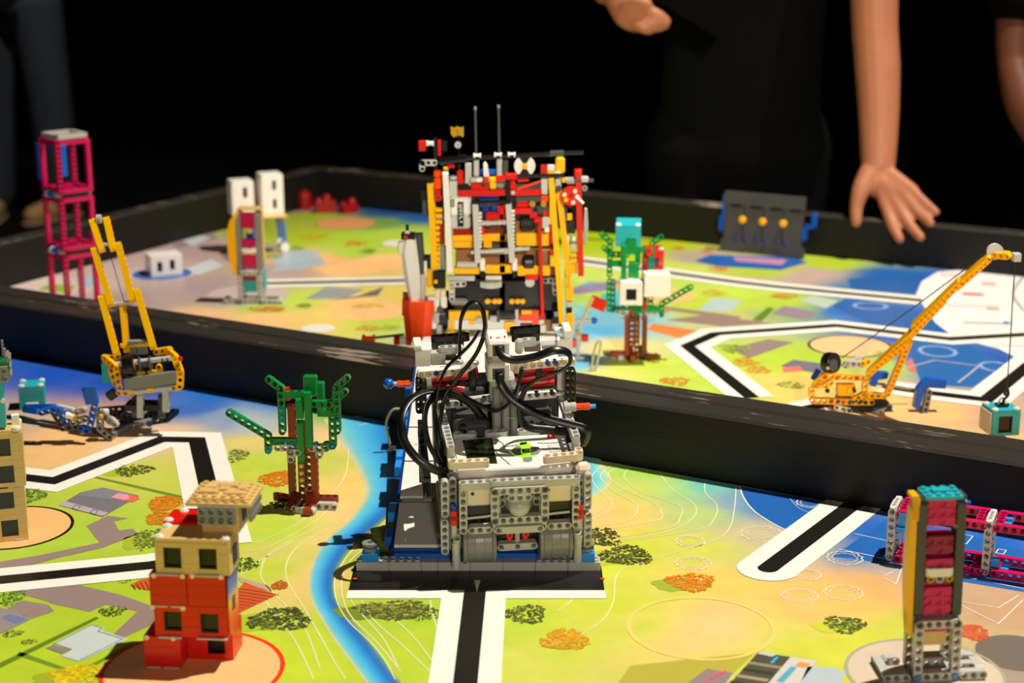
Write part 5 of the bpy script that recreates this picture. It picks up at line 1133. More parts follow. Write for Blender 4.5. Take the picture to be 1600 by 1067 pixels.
# control brick with its screen and buttons
MW = mat_plain('brick_shell_white', (236, 232, 224), rough=0.35, scale=2); ZB = 11.2
cb = raw('control_brick', *cat(bevboxVF(-7, 7, 0.5, 9.0, ZB - 0.9, ZB, 0.18), bevboxVF(-6.9, 6.9, 0.7, 8.9, 7.8, ZB - 0.92, 0.1)), MW, rob)
def face(name, px, kk, col, h=0.05, z=ZB):
    P = [Z_(kk, x, y, z) for x, y in px]; n = len(P)
    V = [(p.x, p.y, z - 0.02) for p in P] + [(p.x, p.y, z + h) for p in P]
    F = [tuple(range(n)), tuple(reversed(range(n, 2 * n)))] + [(i, n + i, n + (i + 1) % n, (i + 1) % n) for i in range(n)]
    return raw(name, V, F, col, cb)
MS = mat_plain('dim_screen', (24, 36, 16), rough=0.12, spec=0.6, scale=2)
face('screen', [(725, 525), (1000, 500), (1050, 738), (780, 738)], K7, MS, 0.06)
face('screen_text', [(765, 570), (800, 568), (806, 590), (770, 592)], K7, mat_plain('screen_ink', (44, 64, 30), rough=0.2), 0.065)
ME = bpy.data.materials.new('status_light'); ME.use_nodes = True
_n = ME.node_tree.nodes['Principled BSDF']; _n.inputs['Base Color'].default_value = (*lin((150, 235, 20)), 1); _n.inputs['Emission Color'].default_value = (*lin((150, 240, 10)), 1); _n.inputs['Emission Strength'].default_value = 0.45
face('status_light_ring', [(362 + (x - 362) * 0.97, 506 + (y - 506) * 0.93) for x, y in [(210, 505), (270, 455), (300, 425), (345, 405), (400, 425), (420, 450), (490, 470), (512, 505), (490, 530), (430, 560), (428, 590), (390, 608), (345, 600), (325, 565), (265, 548)]], K8, ME, 0.05)
face('button_pad', [(222, 507), (278, 458), (322, 462), (318, 520), (330, 545), (275, 546)], K8, 'mgrey', 0.09); face('button_pad', [(408, 462), (484, 470), (504, 505), (475, 536), (402, 548), (412, 520)], K8, 'mgrey', 0.09)
face('button_centre', [(328, 488), (400, 486), (407, 518), (334, 522)], K8, 'dgrey', 0.1); face('button_back', [(308, 432), (370, 422), (376, 440), (315, 452)], K8, 'black', 0.1); face('button_down', [(340, 566), (424, 560), (424, 592), (385, 604), (344, 596)], K8, 'mgrey', 0.1)
face('brand_square', [(562, 352), (628, 348), (636, 383), (570, 388)], K8, 'red', 0.05); face('brand_mark', [(588, 362), (612, 360), (616, 376), (592, 378)], K8, 'white', 0.06)
face('corner_badge', [(565, 450), (690, 440), (712, 520), (590, 530)], K8, 'lgrey', 0.04); face('badge_disc', [(580, 470), (610, 455), (660, 455), (688, 475), (670, 495), (620, 505), (590, 495)], K8, 'white', 0.05)
for px in ([(618, 470), (618, 484), (624, 488), (636, 486), (637, 478)], [(637, 478), (640, 486), (652, 484), (656, 476), (654, 468)]):
    V, F = tubeVF(smooth_path([Z_(K8, x, y, ZB + 0.06) for x, y in px], 4), 0.07, 5); raw('badge_number', V, F, 'dgrey', cb)
for px in ([(50, 395), (100, 400), (150, 432), (165, 465)], [(60, 490), (130, 490), (210, 520)], [(85, 505), (140, 560), (220, 630)], [(170, 465), (280, 445), (310, 440)], [(470, 425), (570, 430), (690, 420)]):
    P = [Z_(K8, x, y, ZB + 0.03) for x, y in px]; V, F = tubeVF(smooth_path(P, 4), 0.05, 5); raw('shell_seam', V, F, 'dgrey', cb)
# cream brackets around the brick
def top_beam(x0, y0, x1, y1, kk, z, col, name='beam', hole='z'):
    a, b = Z_(kk, x0, y0, z), Z_(kk, x1, y1, z); d = b - a
    return beam(rob, col, a, d, max(2, round(d.length) + 1), hole, True, name)
top_beam(630, 745, 935, 730, K7, 12.2, 'cream'); top_beam(630, 745, 628, 712, K7, 12.2, 'cream')
top_beam(560, 575, 860, 545, K8, 12.2, 'cream'); top_beam(860, 545, 850, 505, K8, 12.2, 'cream')
top_beam(-10, 680, 150, 665, K8, 10.6, 'lgrey'); top_beam(190, 650, 510, 630, K8, 10.6, 'lgrey')
for x0, y0, x1, y1, kk in ((618, 610, 515, 190, K7), (832, 392, 690, 5, K8)):
    top_beam(x0, y0, x1, y1, kk, 13.4, 'lgrey')
    a = Z_(kk, x0, y0, 13.4); beam(rob, 'lgrey', (a.x, a.y, 11.6), 'z', 2, 'x')
for x, y in ((-6.4, 9.6), (-2.5, 9.6), (1.6, 9.6)): beam(rob, 'lgrey', (x, y, 11.2), 'x', 3, 'z')
# dark motor bay behind the brick
box(rob, 'dgrey', -6.6, -2.2, 10.4, 15.5, 5.0, 12.6, 'motor_body', 0.4); box(rob, 'dgrey', 1.8, 6.0, 10.4, 15.5, 5.0, 12.6, 'motor_body', 0.4); box(rob, 'black', -6.4, 6.2, 4.0, 15.8, 3.6, 7.6, 'chassis')
for x in (-5.6, 3.2, 4.6): beam(rob, 'black', (x, 10.1, 8.0), 'z', 5, 'y')
for x, w in ((-1.9, 1.1), (-0.7, 1.0), (0.4, 0.9)): box(rob, 'mgrey', x, x + w, 10.0, 12.0, 8.0, 17.4, 'centre_motor', 0.25)
box(rob, 'lgrey', -2.1, 1.0, 10.4, 13.0, 15.0, 18.6, 'centre_motor', 0.4)
rod(rob, 'lime', (0.0, 9.95, 13.2), (0.9, 9.95, 13.2), 0.06, 'status_mark')
box(rob, 'black', -9.0, 7.4, 16.8, 19.6, 3.0, 15.2, 'front_bay', 0.2); box(rob, 'dgrey', -8.4, -2.4, 15.8, 16.7, 6.0, 14.6, 'front_plate', 0.2); box(rob, 'dgrey', 1.6, 7.0, 15.8, 16.7, 6.0, 14.6, 'front_plate', 0.2); box(rob, 'dred', -8.0, -3.0, 17.2, 19.0, 15.2, 16.6, 'front_cover', 0.2); box(rob, 'mgrey', 2.0, 7.0, 17.2, 19.0, 15.2, 16.4, 'front_cover', 0.2)
# sensors
for k, (y0, y1, dd) in enumerate(((187, 243, 9.0), (262, 330, 9.0))):
    a, b = Y_(K1, 360, y1, dd), Y_(K1, 436, y0, dd)
    s = raw('sensor', *bevboxVF(a.x, b.x, dd, dd + 4.2, a.z, b.z, 0.25), MW, rob)
    cx, cz = (a.x + b.x) / 2, (a.z + b.z) / 2
    raw('port', *bevboxVF(cx - 0.75, cx + 0.75, dd - 0.05, dd + 0.2, cz - 0.85, cz + 0.65, 0.05), 'dgrey', s); raw('plug', *bevboxVF(cx - 0.45, cx + 0.45, dd - 0.6, dd + 0.1, cz - 0.5, cz + 0.35, 0.08), 'black', s)
    if k == 0:
        for xx, w in ((-0.8, 0.1), (0.9, 0.1), (0.05, 0.25)): raw('print_mark', *boxVF(cx + xx - w, cx + xx + w, dd + 1.2, dd + 1.9 if w < 0.2 else dd + 1.5, b.z, b.z + 0.02), 'red', s)
box(rob, 'lgrey', -2.0, 0.2, 10.0, 12.6, 18.4, 22.4, 'sensor_mount', 0.2)
# front cross beams
def fb(kk, x0, y0, x1, y1, d, col, hole='y', name='beam', n=None):
    a, b = Y_(kk, x0, y0, d), Y_(kk, x1, y1, d); v = b - a
    return beam(rob, col, a, v, n or max(2, round(v.length) + 1), hole, True, name)
fb(K5, 250, 690, 660, 660, 14, 'white'); fb(K5, 680, 655, 830, 560, 14, 'white'); fb(K6, 330, 600, 790, 560, 14, 'white')
for kk, x, y in ((K5, 408, 690), (K6, 570, 583), (K6, 647, 575)): pin(rob, 'dblue', Y_(kk, x, y, 13.45), 'y', 0.6, 0.31)
for kk, x, y in ((K5, 252, 703), (K5, 325, 697), (K6, 338, 600), (K6, 412, 595), (K6, 490, 588), (K6, 725, 568)): pin(rob, 'tan', Y_(kk, x, y, 13.5), 'y', 0.6, 0.3)
fb(K7, 520, 185, 690, 170, 12.6, 'lgrey'); fb(K7, 760, 165, 990, 135, 12.6, 'lgrey'); fb(K6, 300, 920, 620, 895, 12.6, 'white')
for kk, x, y in ((K7, 588, 175), (K7, 930, 143), (K6, 458, 908), (K6, 615, 897)): pin(rob, 'black', Y_(kk, x, y, 12.05), 'y', 0.6, 0.3)
def bx(kk, x0, y0, x1, y1, d, depth, col, name, b=0.12):
    p, q = Y_(kk, x0, y1, d), Y_(kk, x1, y0, d)
    return raw(name, *bevboxVF(p.x, q.x, d, d + depth, p.z, q.z, b), col, rob)
bx(K5, 195, 450, 350, 625, 16, 1.0, 'white', 'corner_post'); bx(K5, 175, 400, 260, 450, 16, 2.8, 'white', 'corner_post'); bx(K5, 258, 440, 348, 470, 15.6, 1.6, 'white', 'corner_post'); bx(K5, 210, 730, 365, 870, 15.2, 1.6, 'white', 'corner_post')
bx(K6, 665, 330, 825, 500, 16, 1.0, 'white', 'corner_post'); bx(K6, 740, 240, 825, 330, 16, 2.8, 'white', 'corner_post'); bx(K6, 640, 230, 735, 280, 18.4, 1.0, 'white', 'corner_post'); bx(K6, 670, 640, 760, 870, 15.2, 1.6, 'white', 'corner_post')
bx(K5, 365, 350, 700, 445, 17.5, 1.0, 'black', 'cross_block'); fb(K5, 395, 335, 690, 310, 18.6, 'black', 'z'); bx(K6, 200, 265, 490, 370, 17.5, 1.0, 'black', 'cross_block'); fb(K6, 215, 250, 450, 230, 18.6, 'black', 'z')
for kk, x, y in ((K5, 398, 325), (K6, 447, 228)): pin(rob, 'sky', Y_(kk, x, y, 18.6), '-z', 0.5, 0.34)
bx(K5, 355, 470, 510, 610, 16.4, 1.2, 'lgrey', 'connector_block'); bx(K5, 510, 470, 620, 560, 16.8, 1.0, 'dgrey', 'connector_block'); fb(K5, 470, 445, 640, 435, 17, 'lgrey', 'z'); bx(K5, 630, 400, 700, 500, 15.5, 0.9, 'white', 'connector_block', 0.3); bx(K5, 500, 570, 700, 610, 15.5, 0.8, 'lgrey', 'connector_block')
bx(K6, 330, 370, 500, 470, 16.8, 1.0, 'mgrey', 'connector_block'); fb(K6, 330, 365, 430, 358, 16.4, 'lgrey', 'z'); rod(rob, 'lgrey', Y_(K6, 510, 395, 17), Y_(K6, 665, 380, 17), 0.55, 'connector'); bx(K6, 235, 340, 320, 500, 14.6, 0.9, 'lgrey', 'connector_block', 0.3); bx(K6, 185, 560, 300, 700, 14.4, 0.8, 'cream', 'connector_block')
for kk, x0, y0, x1, y1, d in ((K5, 365, 745, 740, 715, 15.4), (K5, 380, 830, 700, 860, 15.8), (K6, 330, 650, 640, 620, 15.2), (K6, 180, 770, 640, 700, 15.2), (K6, 400, 800, 640, 770, 14.8)):
    a, b = Y_(kk, x0, y0, d), Y_(kk, x1, y1, d); rod(rob, 'red', a, b, 0.5, 'connector')
for kk, x, y0, y1 in ((K5, 790, 640, 880), (K6, 480, 640, 800)): bx(kk, x - 35, y0, x + 35, y1, 14.6, 0.6, 'black', 'strap')
for x, y in ((520, 790), (560, 860), (680, 800), (640, 720)): bx(K5, x - 40, y - 30, x + 40, y + 30, 15.9, 0.5, 'black', 'connector_block')
for kk, x0, x1, ya, yb in ((K5, 215, 290, 760, 1060), (K6, 760, 845, 640, 960)):
    for k in range(2):
        xx = x0 + (x1 - x0) * (k + 0.5) / 2; a, b = Y_(kk, xx, yb, 13.6 + k), Y_(kk, xx, ya, 13.6 + k); beam(rob, 'black', a, b - a, int((b - a).length + 1), 'y', True)
    a = Y_(kk, (x0 + x1) / 2, yb, 12.5); beam(rob, 'black', (a.x, 1.0, 10.0), 'y', 13, 'x'); beam(rob, 'dgrey', (a.x, 1.0, 7.4), 'y', 13, 'x'); beam(rob, 'black', (a.x, 12.0, 4.0), 'z', 9, 'x')
a = Y_(K6, 790, 1040, 9.0); connector(rob, 'lgrey', a + Vector((-0.6, 0, 0)), 'x', 1.5, 0.6); connector(rob, 'orange', Y_(K6, 850, 1038, 9), 'x', 1.9, 0.45); pin(rob, 'sky', Y_(K6, 940, 1036, 9), 'x', 1.6, 0.3)
ZL_ = ZM(440, 470, 4.85); a = Y_(ZL_, 810, 628, 15); b = Y_(ZL_, 990, 630, 15)
axle(rob, 'lgrey', a, b); connector(rob, 'orange', Y_(ZL_, 880, 630, 15), 'x', 1.6, 0.45); lathe(rob, 'blue', [(0.0, -0.68)] + [(0.68 * sin(pi * k / 10), -0.68 * cos(pi * k / 10)) for k in range(1, 10)] + [(0.0, 0.68)], a, 'x', 18, 'ball_tip', True)
for x, y in ((7.0, 3.0), (-7.0, 3.0), (7.0, 12.5), (-7.0, 12.5)): lathe(rob, 'black', [(0.3, -0.7), (1.9, -0.7), (2.1, -0.5), (2.1, 0.5), (1.9, 0.7), (0.3, 0.7)], (x, y + 1.5, 2.15), 'x', 20, 'tyre')
# ribbon cables
MCB = mat_plain('cable_black', (15, 14, 14), rough=0.32, spec=0.5, scale=1)
def rib(pts, up=(0, 0, 1), w=(0.52, 0.17)):
    return cable(rob, MCB, [Y_(K1, x, y, d) for x, y, d in pts], w, up)
rib([(240, 655, 1.5), (200, 640, 1.0), (130, 605, 1.2), (75, 540, 2.5), (60, 470, 4), (72, 415, 6), (110, 375, 8), (170, 358, 9.5), (250, 365, 10), (330, 405, 10), (385, 425, 9.6), (430, 405, 9.2), (462, 350, 9), (478, 275, 9.5)], (0, -1, 0.3))
rib([(262, 240, 13), (263, 170, 12.5), (268, 105, 12), (290, 62, 12), (322, 52, 12), (345, 85, 11.6), (350, 150, 11), (325, 220, 10.4), (290, 270, 10), (250, 320, 9.5), (215, 370, 9), (200, 430, 8), (195, 500, 6), (215, 590, 3.5), (232, 650, 2)], (1, 0, 0))
rib([(330, 150, 13), (300, 195, 12), (255, 240, 11), (215, 280, 10), (195, 330, 9), (180, 400, 8), (176, 470, 6.5), (190, 560, 4.5), (225, 640, 2)], (1, 0, 0))
rib([(235, 362, 10), (180, 372, 9.5), (148, 410, 8), (142, 470, 6), (160, 550, 4), (205, 625, 2.5)], (1, 0, 0))
rib([(250, 370, 10.6), (300, 400, 11), (345, 455, 11.5), (370, 500, 11)], (0, -1, 0.4))
rib([(398, 205, 8.4), (412, 235, 7.6), (450, 249, 7.2), (520, 240, 7), (590, 217, 7), (635, 222, 7.4), (648, 250, 7.6), (625, 282, 7.4), (570, 303, 7), (515, 328, 7), (482, 370, 7.2), (472, 420, 7.6), (480, 465, 8), (510, 485, 8), (570, 492, 8), (640, 500, 8.2)], (0, -0.6, 1))
rib([(400, 300, 8.4), (408, 335, 7.6), (440, 380, 7), (490, 415, 6.4), (560, 450, 6), (640, 472, 5.6), (700, 490, 5.2), (706, 515, 5.4), (690, 548, 5.6)], (0, -0.6, 1))
# ------------------------------------------------------------------ tall red and yellow machine behind
r2 = thing('wheeled_robot', 'tall red, yellow and grey machine robot with two antennas and a white and black disc', 'robot', (0.0, 2.10, 0.068))
KA = ZM(640, 220, 6.273); KB = ZM(780, 220, 6.273); KC = ZM(640, 380, 6.273); KD = ZM(780, 380, 6.273); KE = ZM(640, 160, 5.517); KS = ZM(600, 340, 5.08)
def Q(k, x, y, d=0.0): return ray_at(r2, *k(x, y), 1, d)
def qb(k, x0, y0, x1, y1, col, d=0.0, dep=1.0, name='brick', b=0.08):
    p, q = Q(k, x0, y1, d), Q(k, x1, y0, d)
    bb_ = min(b, (q.x - p.x) * 0.3, (q.z - p.z) * 0.3)
    return raw(name, *bevboxVF(p.x, q.x, d, d + dep, p.z, q.z, bb_), col, r2)
def qr(k0, x0, y0, k1, x1, y1, col, r=0.3, d0=0.0, d1=None, name='rod'):
    return rod(r2, col, Q(k0, x0, y0, d0), Q(k1, x1, y1, d0 if d1 is None else d1), r, name)
def qbm(k0, x0, y0, k1, x1, y1, col, d=0.0, hole='y', name='beam'):
    a, b_ = Q(k0, x0, y0, d), Q(k1, x1, y1, d); v = b_ - a
    return beam(r2, col, a, v, max(2, round(v.length) + 1), hole, False, name)
# standing columns
qbm(KA, 202, 440, KC, 248, 255, 'yellow', 1.0, 'x', 'column'); qbm(KA, 215, 440, KC, 255, 240, 'yellow', 2.0, 'x', 'column')
qbm(KA, 352, 325, KC, 395, 240, 'white', 0.0, 'x', 'column'); qbm(KA, 370, 760, KC, 405, 240, 'lgrey', 1.2, 'x', 'column')
qb(KC, 300, 30, 355, 285, 'mgrey', 1.0); qbm(KB, 510, 370, KD, 615, 780, 'yellow', 0.4, 'x', 'column'); qbm(KB, 580, 440, KD, 680, 330, 'dyellow', 1.6, 'x', 'column'); qb(KB, 552, 165, 645, 320, 'yellow', 1.2, 1.6, 'column_head', 0.3)
qb(KB, 490, 520, 560, 820, 'yellow', 0.2, 1); qb(KD, 650, 430, 728, 560, 'yellow', 1.0, 1.4); qb(KD, 655, 690, 730, 890, 'yellow', 1.0, 1.4); qb(KD, 655, 575, 720, 630, 'lgrey', 1.2, 1); qb(KD, 655, 630, 715, 685, 'black', 1.2, 1); qb(KD, 505, 125, 570, 230, 'dyellow', 0.0, 1)
qb(KB, 495, 825, 558, 1067, 'red', 0.6, 1); qb(KD, 498, 0, 560, 118, 'red', 0.6, 1)
qbm(KB, 775, 300, KD, 800, 290, 'red', 0.6, 'x', 'arm_plate'); qb(KB, 735, 280, 812, 360, 'red', 0.4, 1.2); qb(KD, 700, 95, 770, 140, 'yellow', 1, 1); qb(KD, 700, 150, 770, 195, 'yellow', 1, 1); qb(KD, 640, 10, 690, 125, 'yellow', 1.0, 1); qb(KD, 640, 135, 695, 210, 'dgrey', 1.4, 1); qb(KD, 640, 210, 705, 420, 'dyellow', 1.8, 1); qb(KD, 700, 190, 765, 300, 'dyellow', 2.0, 1)
for x, y, w, h, c in ((690, 660, 55, 110, 'black'), (650, 720, 30, 160, 'dgrey'), (650, 965, 70, 70, 'white'), (735, 960, 40, 50, 'white'), (655, 1030, 60, 60, 'yellow'), (730, 1040, 50, 60, 'lgrey'), (700, 850, 90, 120, 'black'), (690, 720, 50, 120, 'dyellow')): qb(KB, x - w / 2, y - h / 2, x + w / 2, y + h / 2, c, 1.2, 1)
# grey rack seen edge on
g = Q(KB, 850, 830, 1.2)
for k in range(16):
    y = 670 + k * 21; w = 24 - 10 * abs(k - 7.5) / 7.5; qb(KB, 850 - w, y, 850 + w, y + 12, 'lgrey', 1.0, 0.8, 'rack_tooth', 0.02)
qb(KB, 832, 660, 862, 1000, 'lgrey', 1.3, 0.6, 'rack')
# left column knobs and links
for k in range(7): qb(KA, 250, 660 + k * 58, 320 if k < 3 else 295, 700 + k * 58, 'yellow', 0.8, 0.9, 'link')
for k in range(4): qb(KC, 262, 20 + k * 55, 300, 60 + k * 55, 'yellow', 0.8, 0.8, 'link')
qb(KA, 235, 290, 308, 360, 'orange', 0.2, 0.9, 'connector', 0.2); qb(KA, 240, 365, 308, 480, 'orange', 0.2, 0.9, 'connector', 0.2); lathe(r2, 'red', [(0.18, 0), (0.6, 0), (0.6, 0.8), (0, 0.8)], Q(KA, 280, 560, 0), 'y', 14, 'connector'); qb(KA, 245, 485, 305, 535, 'red', 0.4, 0.8, 'connector'); qb(KA, 270, 780, 340, 1020, 'dred', 1.6, 0.8)
qb(KA, 390, 395, 465, 550, 'lgrey', 0.5, 1.4); lathe(r2, 'lgrey', [(0, 0), (0.6, 0), (0.6, 0.5), (0, 0.5)], Q(KA, 428, 375, 0.9), 'z', 12, 'stud'); qb(KA, 408, 340, 445, 372, 'sky', 0.9, 0.6)
qb(KA, 462, 295, 525, 430, 'red', 1.0, 1.0, 'connector', 0.2); qb(KA, 470, 232, 500, 292, 'black', 1.2, 0.6); qb(KA, 545, 222, 605, 440, 'lgrey', 1.6, 1.0, 'column'); qb(KA, 370, 240, 440, 270, 'red', 2, 1); qb(KA, 330, 260, 380, 290, 'yellow', 2, 1); qb(KA, 480, 420, 580, 475, 'black', 1.4, 1)
qb(KA, 105, 490, 165, 580, 'black', 2, 1.4); qb(KA, 125, 580, 175, 740, 'dgrey', 2.4, 1)
# motor with a dark label panel
mo = qb(KA, 385, 545, 600, 745, 'white', 0.5, 3.4, 'motor', 0.5); qb(KA, 385, 745, 595, 865, 'lgrey', 0.7, 3.0, 'motor', 0.3); qb(KA, 400, 570, 440, 655, 'mgrey', 0.3, 0.4, 'motor_button', 0.15)
lp = qb(KA, 472, 600, 528, 840, 'black', 0.25, 0.3, 'label_panel', 0.04)
for x0, y0, x1, y1 in ((478, 622, 515, 632), (478, 645, 515, 655), (478, 622, 486, 655), (497, 622, 502, 650), (486, 668, 520, 677), (486, 690, 520, 699), (486, 668, 494, 699), (484, 715, 520, 725), (486, 742, 522, 752), (486, 742, 494, 770), (492, 790, 522, 799)):
    p, q = Q(KA, x0, y1, 0.24), Q(KA, x1, y0, 0.24); raw('label_letter', *boxVF(p.x, q.x, 0.22, 0.26, p.z, q.z), 'white', lp)
# red cross bars and colourful linkage
qbm(KA, 495, 512, KB, 385, 500, 'red', 0.6, 'z', 'cross_bar'); qb(KA, 600, 420, 780, 480, 'red', 0.8, 1.2); qb(KA, 425, 865, 640, 930, 'dred', 1.2, 1); qb(KA, 640, 850, 740, 915, 'red', 1.0, 1)
qb(KB, 410, 365, 475, 525, 'lgrey', 0.3, 1.2); qb(KB, 550, 365, 610, 450, 'lgrey', 0.6, 1.0); qb(KB, 405, 240, 470, 325, 'red', 0.8, 1); qb(KB, 472, 240, 545, 290, 'white', 0.8, 1); qb(KB, 472, 290, 545, 325, 'yellow', 0.8, 1); qb(KB, 540, 308, 605, 325, 'white', 0.6, 1)
qr(KA, 735, 385, KA, 780, 380, 'red', 0.5, -0.6, name='connector'); qr(KA, 780, 378, KA, 845, 374, 'yellow', 0.42, -0.6, name='connector'); qr(KA, 845, 372, KB, 60, 365, 'red', 0.5, -0.6, name='connector'); qb(KB, 50, 320, 180, 385, 'red', -0.9, 0.9, 'connector', 0.25); qr(KB, 180, 345, KB, 640, 338, 'black', 0.32, -0.6, name='axle'); lathe(r2, 'dgrey', [(0.15, 0), (0.5, 0), (0.5, 0.7), (0, 0.7)], Q(KA, 745, 400, -0.9), 'y', 12, 'connector')
qb(KA, 785, 400, 850, 475, 'yellow', -0.3, 0.8, 'connector', 0.2); qb(KA, 850, 410, 930, 470, 'mgrey', 0.0, 0.8, 'connector', 0.3); qb(KB, 108, 390, 160, 480, 'red', -0.4, 0.8, 'connector', 0.15); lathe(r2, 'lgrey', [(0, 0), (0.32, 0), (0.32, 0.4), (0, 0.4)], Q(KB, 135, 510, -0.5), 'y', 10, 'stud')
qr(KB, 180, 470, KB, 410, 395, 'orange', 0.22, 0.2, name='tie_rod'); qr(KB, 180, 385, KB, 290, 378, 'red', 0.35, 0.4, name='axle')
qb(KB, 160, 530, 410, 600, 'dgrey', 1.2, 1.5); qb(KB, 410, 535, 480, 600, 'orange', 0.8, 1); 
for x in (325, 435): lathe(r2, 'gold', [(0.1, 0), (0.5, 0), (0.5, 0.6), (0, 0.6)], Q(KB, x, 620, 0.4), 'y', 12, 'ring_pin')
qr(KB, 150, 690, KB, 315, 688, 'red', 0.5, 0.2, name='connector'); qb(KB, 165, 600, 290, 660, 'red', 0.6, 1, 'connector', 0.2); qb(KB, 300, 700, 370, 760, 'red', 0.4, 1); qb(KB, 370, 640, 480, 720, 'dgrey', 1.0, 1); qb(KB, 425, 690, 480, 740, 'red', 0.6, 0.8)
qb(KA, 745, 710, 930, 780, 'red', 0.8, 1.2, 'connector', 0.2); qb(KA, 860, 645, 941, 710, 'red', 1.2, 1); qb(KB, 0, 650, 65, 780, 'red', 0.8, 1.2)
for x in (745, 830): qb(KA, x - 35, 640, x + 30, 700, 'dblue', 1.6, 1, 'block', 0.2)
qb(KA, 680, 540, 860, 590, 'dblue', 2.2, 1); qb(KA, 690, 285, 850, 335, 'blue', 2.4, 1); qb(KA, 590, 360, 720, 410, 'lgrey', 0.6, 1, 'connector', 0.2); qb(KA, 655, 365, 715, 405, 'white', 0.4, 0.6)
V, F = loftVF([[Q(KA, x, y, d) for x, y, d in ((725, 350, 0), (780, 350, 0), (780, 350, 0.5), (725, 350, 0.5))], [Q(KA, x, y, d) for x, y, d in ((722, 230, 0), (765, 235, 0), (765, 235, 0.4), (722, 230, 0.4))], [Q(KA, x, y, d) for x, y, d in ((730, 205, 0.1), (745, 202, 0.1), (745, 202, 0.3), (730, 205, 0.3))]]); raw('tooth_panel', V, F, 'white', r2)
# two grey link columns with cross axles
for k0, x0, y0, k1, x1, y1 in ((KA, 645, 640, KC, 668, 170), (KB, 92, 640, KD, 125, 160)):
    qbm(k0, x0, y0, k1, x1, y1, 'lgrey', -0.4, 'x', 'link_column')
for k0, xs, y0, y1 in ((KA, 692, 700, 1060), (KB, 138, 680, 1060)):
    for k in range(10): qb(k0, xs - 18, y0 + k * (y1 - y0) / 10, xs + 16, y0 + k * (y1 - y0) / 10 + 26, 'white', -0.3, 0.7, 'link', 0.1)
for k0, xs in ((KC, 712), (KD, 150)): qb(k0, xs - 25, 150, xs + 28, 275, 'white', -0.3, 0.8, 'link', 0.2); qb(k0, xs - 20, 275, xs + 20, 340, 'black', -0.2, 0.8, 'link')
qb(KA, 610, 575, 690, 640, 'black', -0.7, 1, 'connector', 0.2); qb(KB, 22, 572, 108, 632, 'black', -0.7, 1, 'connector', 0.2); qr(KA, 690, 605, KB, 30, 598, 'black', 0.32, -0.3, name='axle'); qb(KA, 900, 570, 941, 630, 'black', -0.3, 0.9, 'connector')
qb(KB, 62, 385, 108, 575, 'black', -0.3, 0.7, 'upright'); qb(KB, 38, 190, 88, 330, 'dgrey', 0.2, 0.8, 'upright')
qr(KA, 690, 808, KB, 70, 800, 'lgrey', 0.34, -0.2, name='axle'); bush_part(r2, 'lgrey', Q(KA, 740, 805, -0.2), 'x'); bush_part(r2, 'lgrey', Q(KA, 905, 800, -0.2), 'x')
qr(KC, 600, 90, KD, 300, 50, 'lgrey', 0.32, -0.1, name='axle'); qr(KC, 720, 85, KC, 935, 90, 'mgrey', 0.3, 0.1, name='axle'); qr(KD, 50, 85, KD, 110, 75, 'lgrey', 0.4, -0.1, name='connector')
qr(KC, 465, 205, KC, 665, 208, 'lgrey', 0.5, 0.0, name='connector')
for k in range(6): bush_part(r2, 'lgrey', Q(KC, 485 + k * 32, 206, 0.0), 'x', 0.5)
# yellow boards, tan panels and the dark core
qbm(KA, 430, 950, KA, 640, 945, 'dyellow', 1.4, 'z', 'board'); qb(KA, 425, 935, 635, 1050, 'dyellow', 1.6, 1.0, 'board'); qb(KA, 700, 915, 940, 985, 'dyellow', 1.8, 1.0, 'board'); qb(KA, 725, 985, 805, 1050, 'yellow', 1.4, 1.0, 'board'); qb(KB, 0, 915, 90, 985, 'yellow', 1.8, 1.0, 'board'); qb(KB, 165, 905, 490, 1030, 'dyellow', 1.6, 1.0, 'board')
qb(KC, 440, 235, 690, 305, 'dyellow', 1.0, 1.0, 'board'); qb(KC, 745, 215, 940, 300, 'yellow', 1.0, 1.0, 'board'); qb(KD, 0, 210, 130, 295, 'yellow', 1.0, 1.0, 'board'); qb(KD, 180, 222, 500, 320, 'dyellow', 1.0, 1.0, 'board'); qb(KD, 490, 240, 575, 315, 'brown', 1.4, 1.0, 'board')
MBn = mat_plain('core_tan', (150, 96, 52), rough=0.4, scale=2)
qb(KC, 450, 60, 940, 230, MBn, 2.6, 1.0, 'core_panel'); qb(KD, 0, 70, 180, 210, MBn, 2.6, 1.0, 'core_panel'); qb(KD, 180, 70, 500, 225, MBn, 2.6, 1.0, 'core_panel'); qb(KB, 160, 800, 480, 905, MBn, 2.6, 1.0, 'core_panel'); qb(KA, 700, 850, 940, 920, 'brown', 2.4, 1.0, 'core_panel')
qb(KB, 205, 740, 350, 885, 'black', 1.2, 1.2, 'track', 0.4); lathe(r2, 'black', [(0, -0.9), (1.0, -0.9), (1.2, -0.6), (1.2, 0.6), (1.0, 0.9), (0, 0.9)], Q(KD, 290, 180, 1.4), 'x', 16, 'roller')
for k in range(4): qb(KB, 222 + 32 * k, 790, 236 + 32 * k, 830, 'dgrey', 1.0, 0.3, 'track_tooth', 0.02)
qb(KC, 430, 385, 940, 665, 'black', 2.0, 8.0, 'core'); qb(KD, 0, 370, 580, 655, 'black', 2.0, 8.0, 'core'); qb(KA, 430, 430, 940, 1060, 'dgrey', 4.0, 5.0, 'core'); qb(KB, 0, 470, 560, 1060, 'dgrey', 4.0, 5.0, 'core')
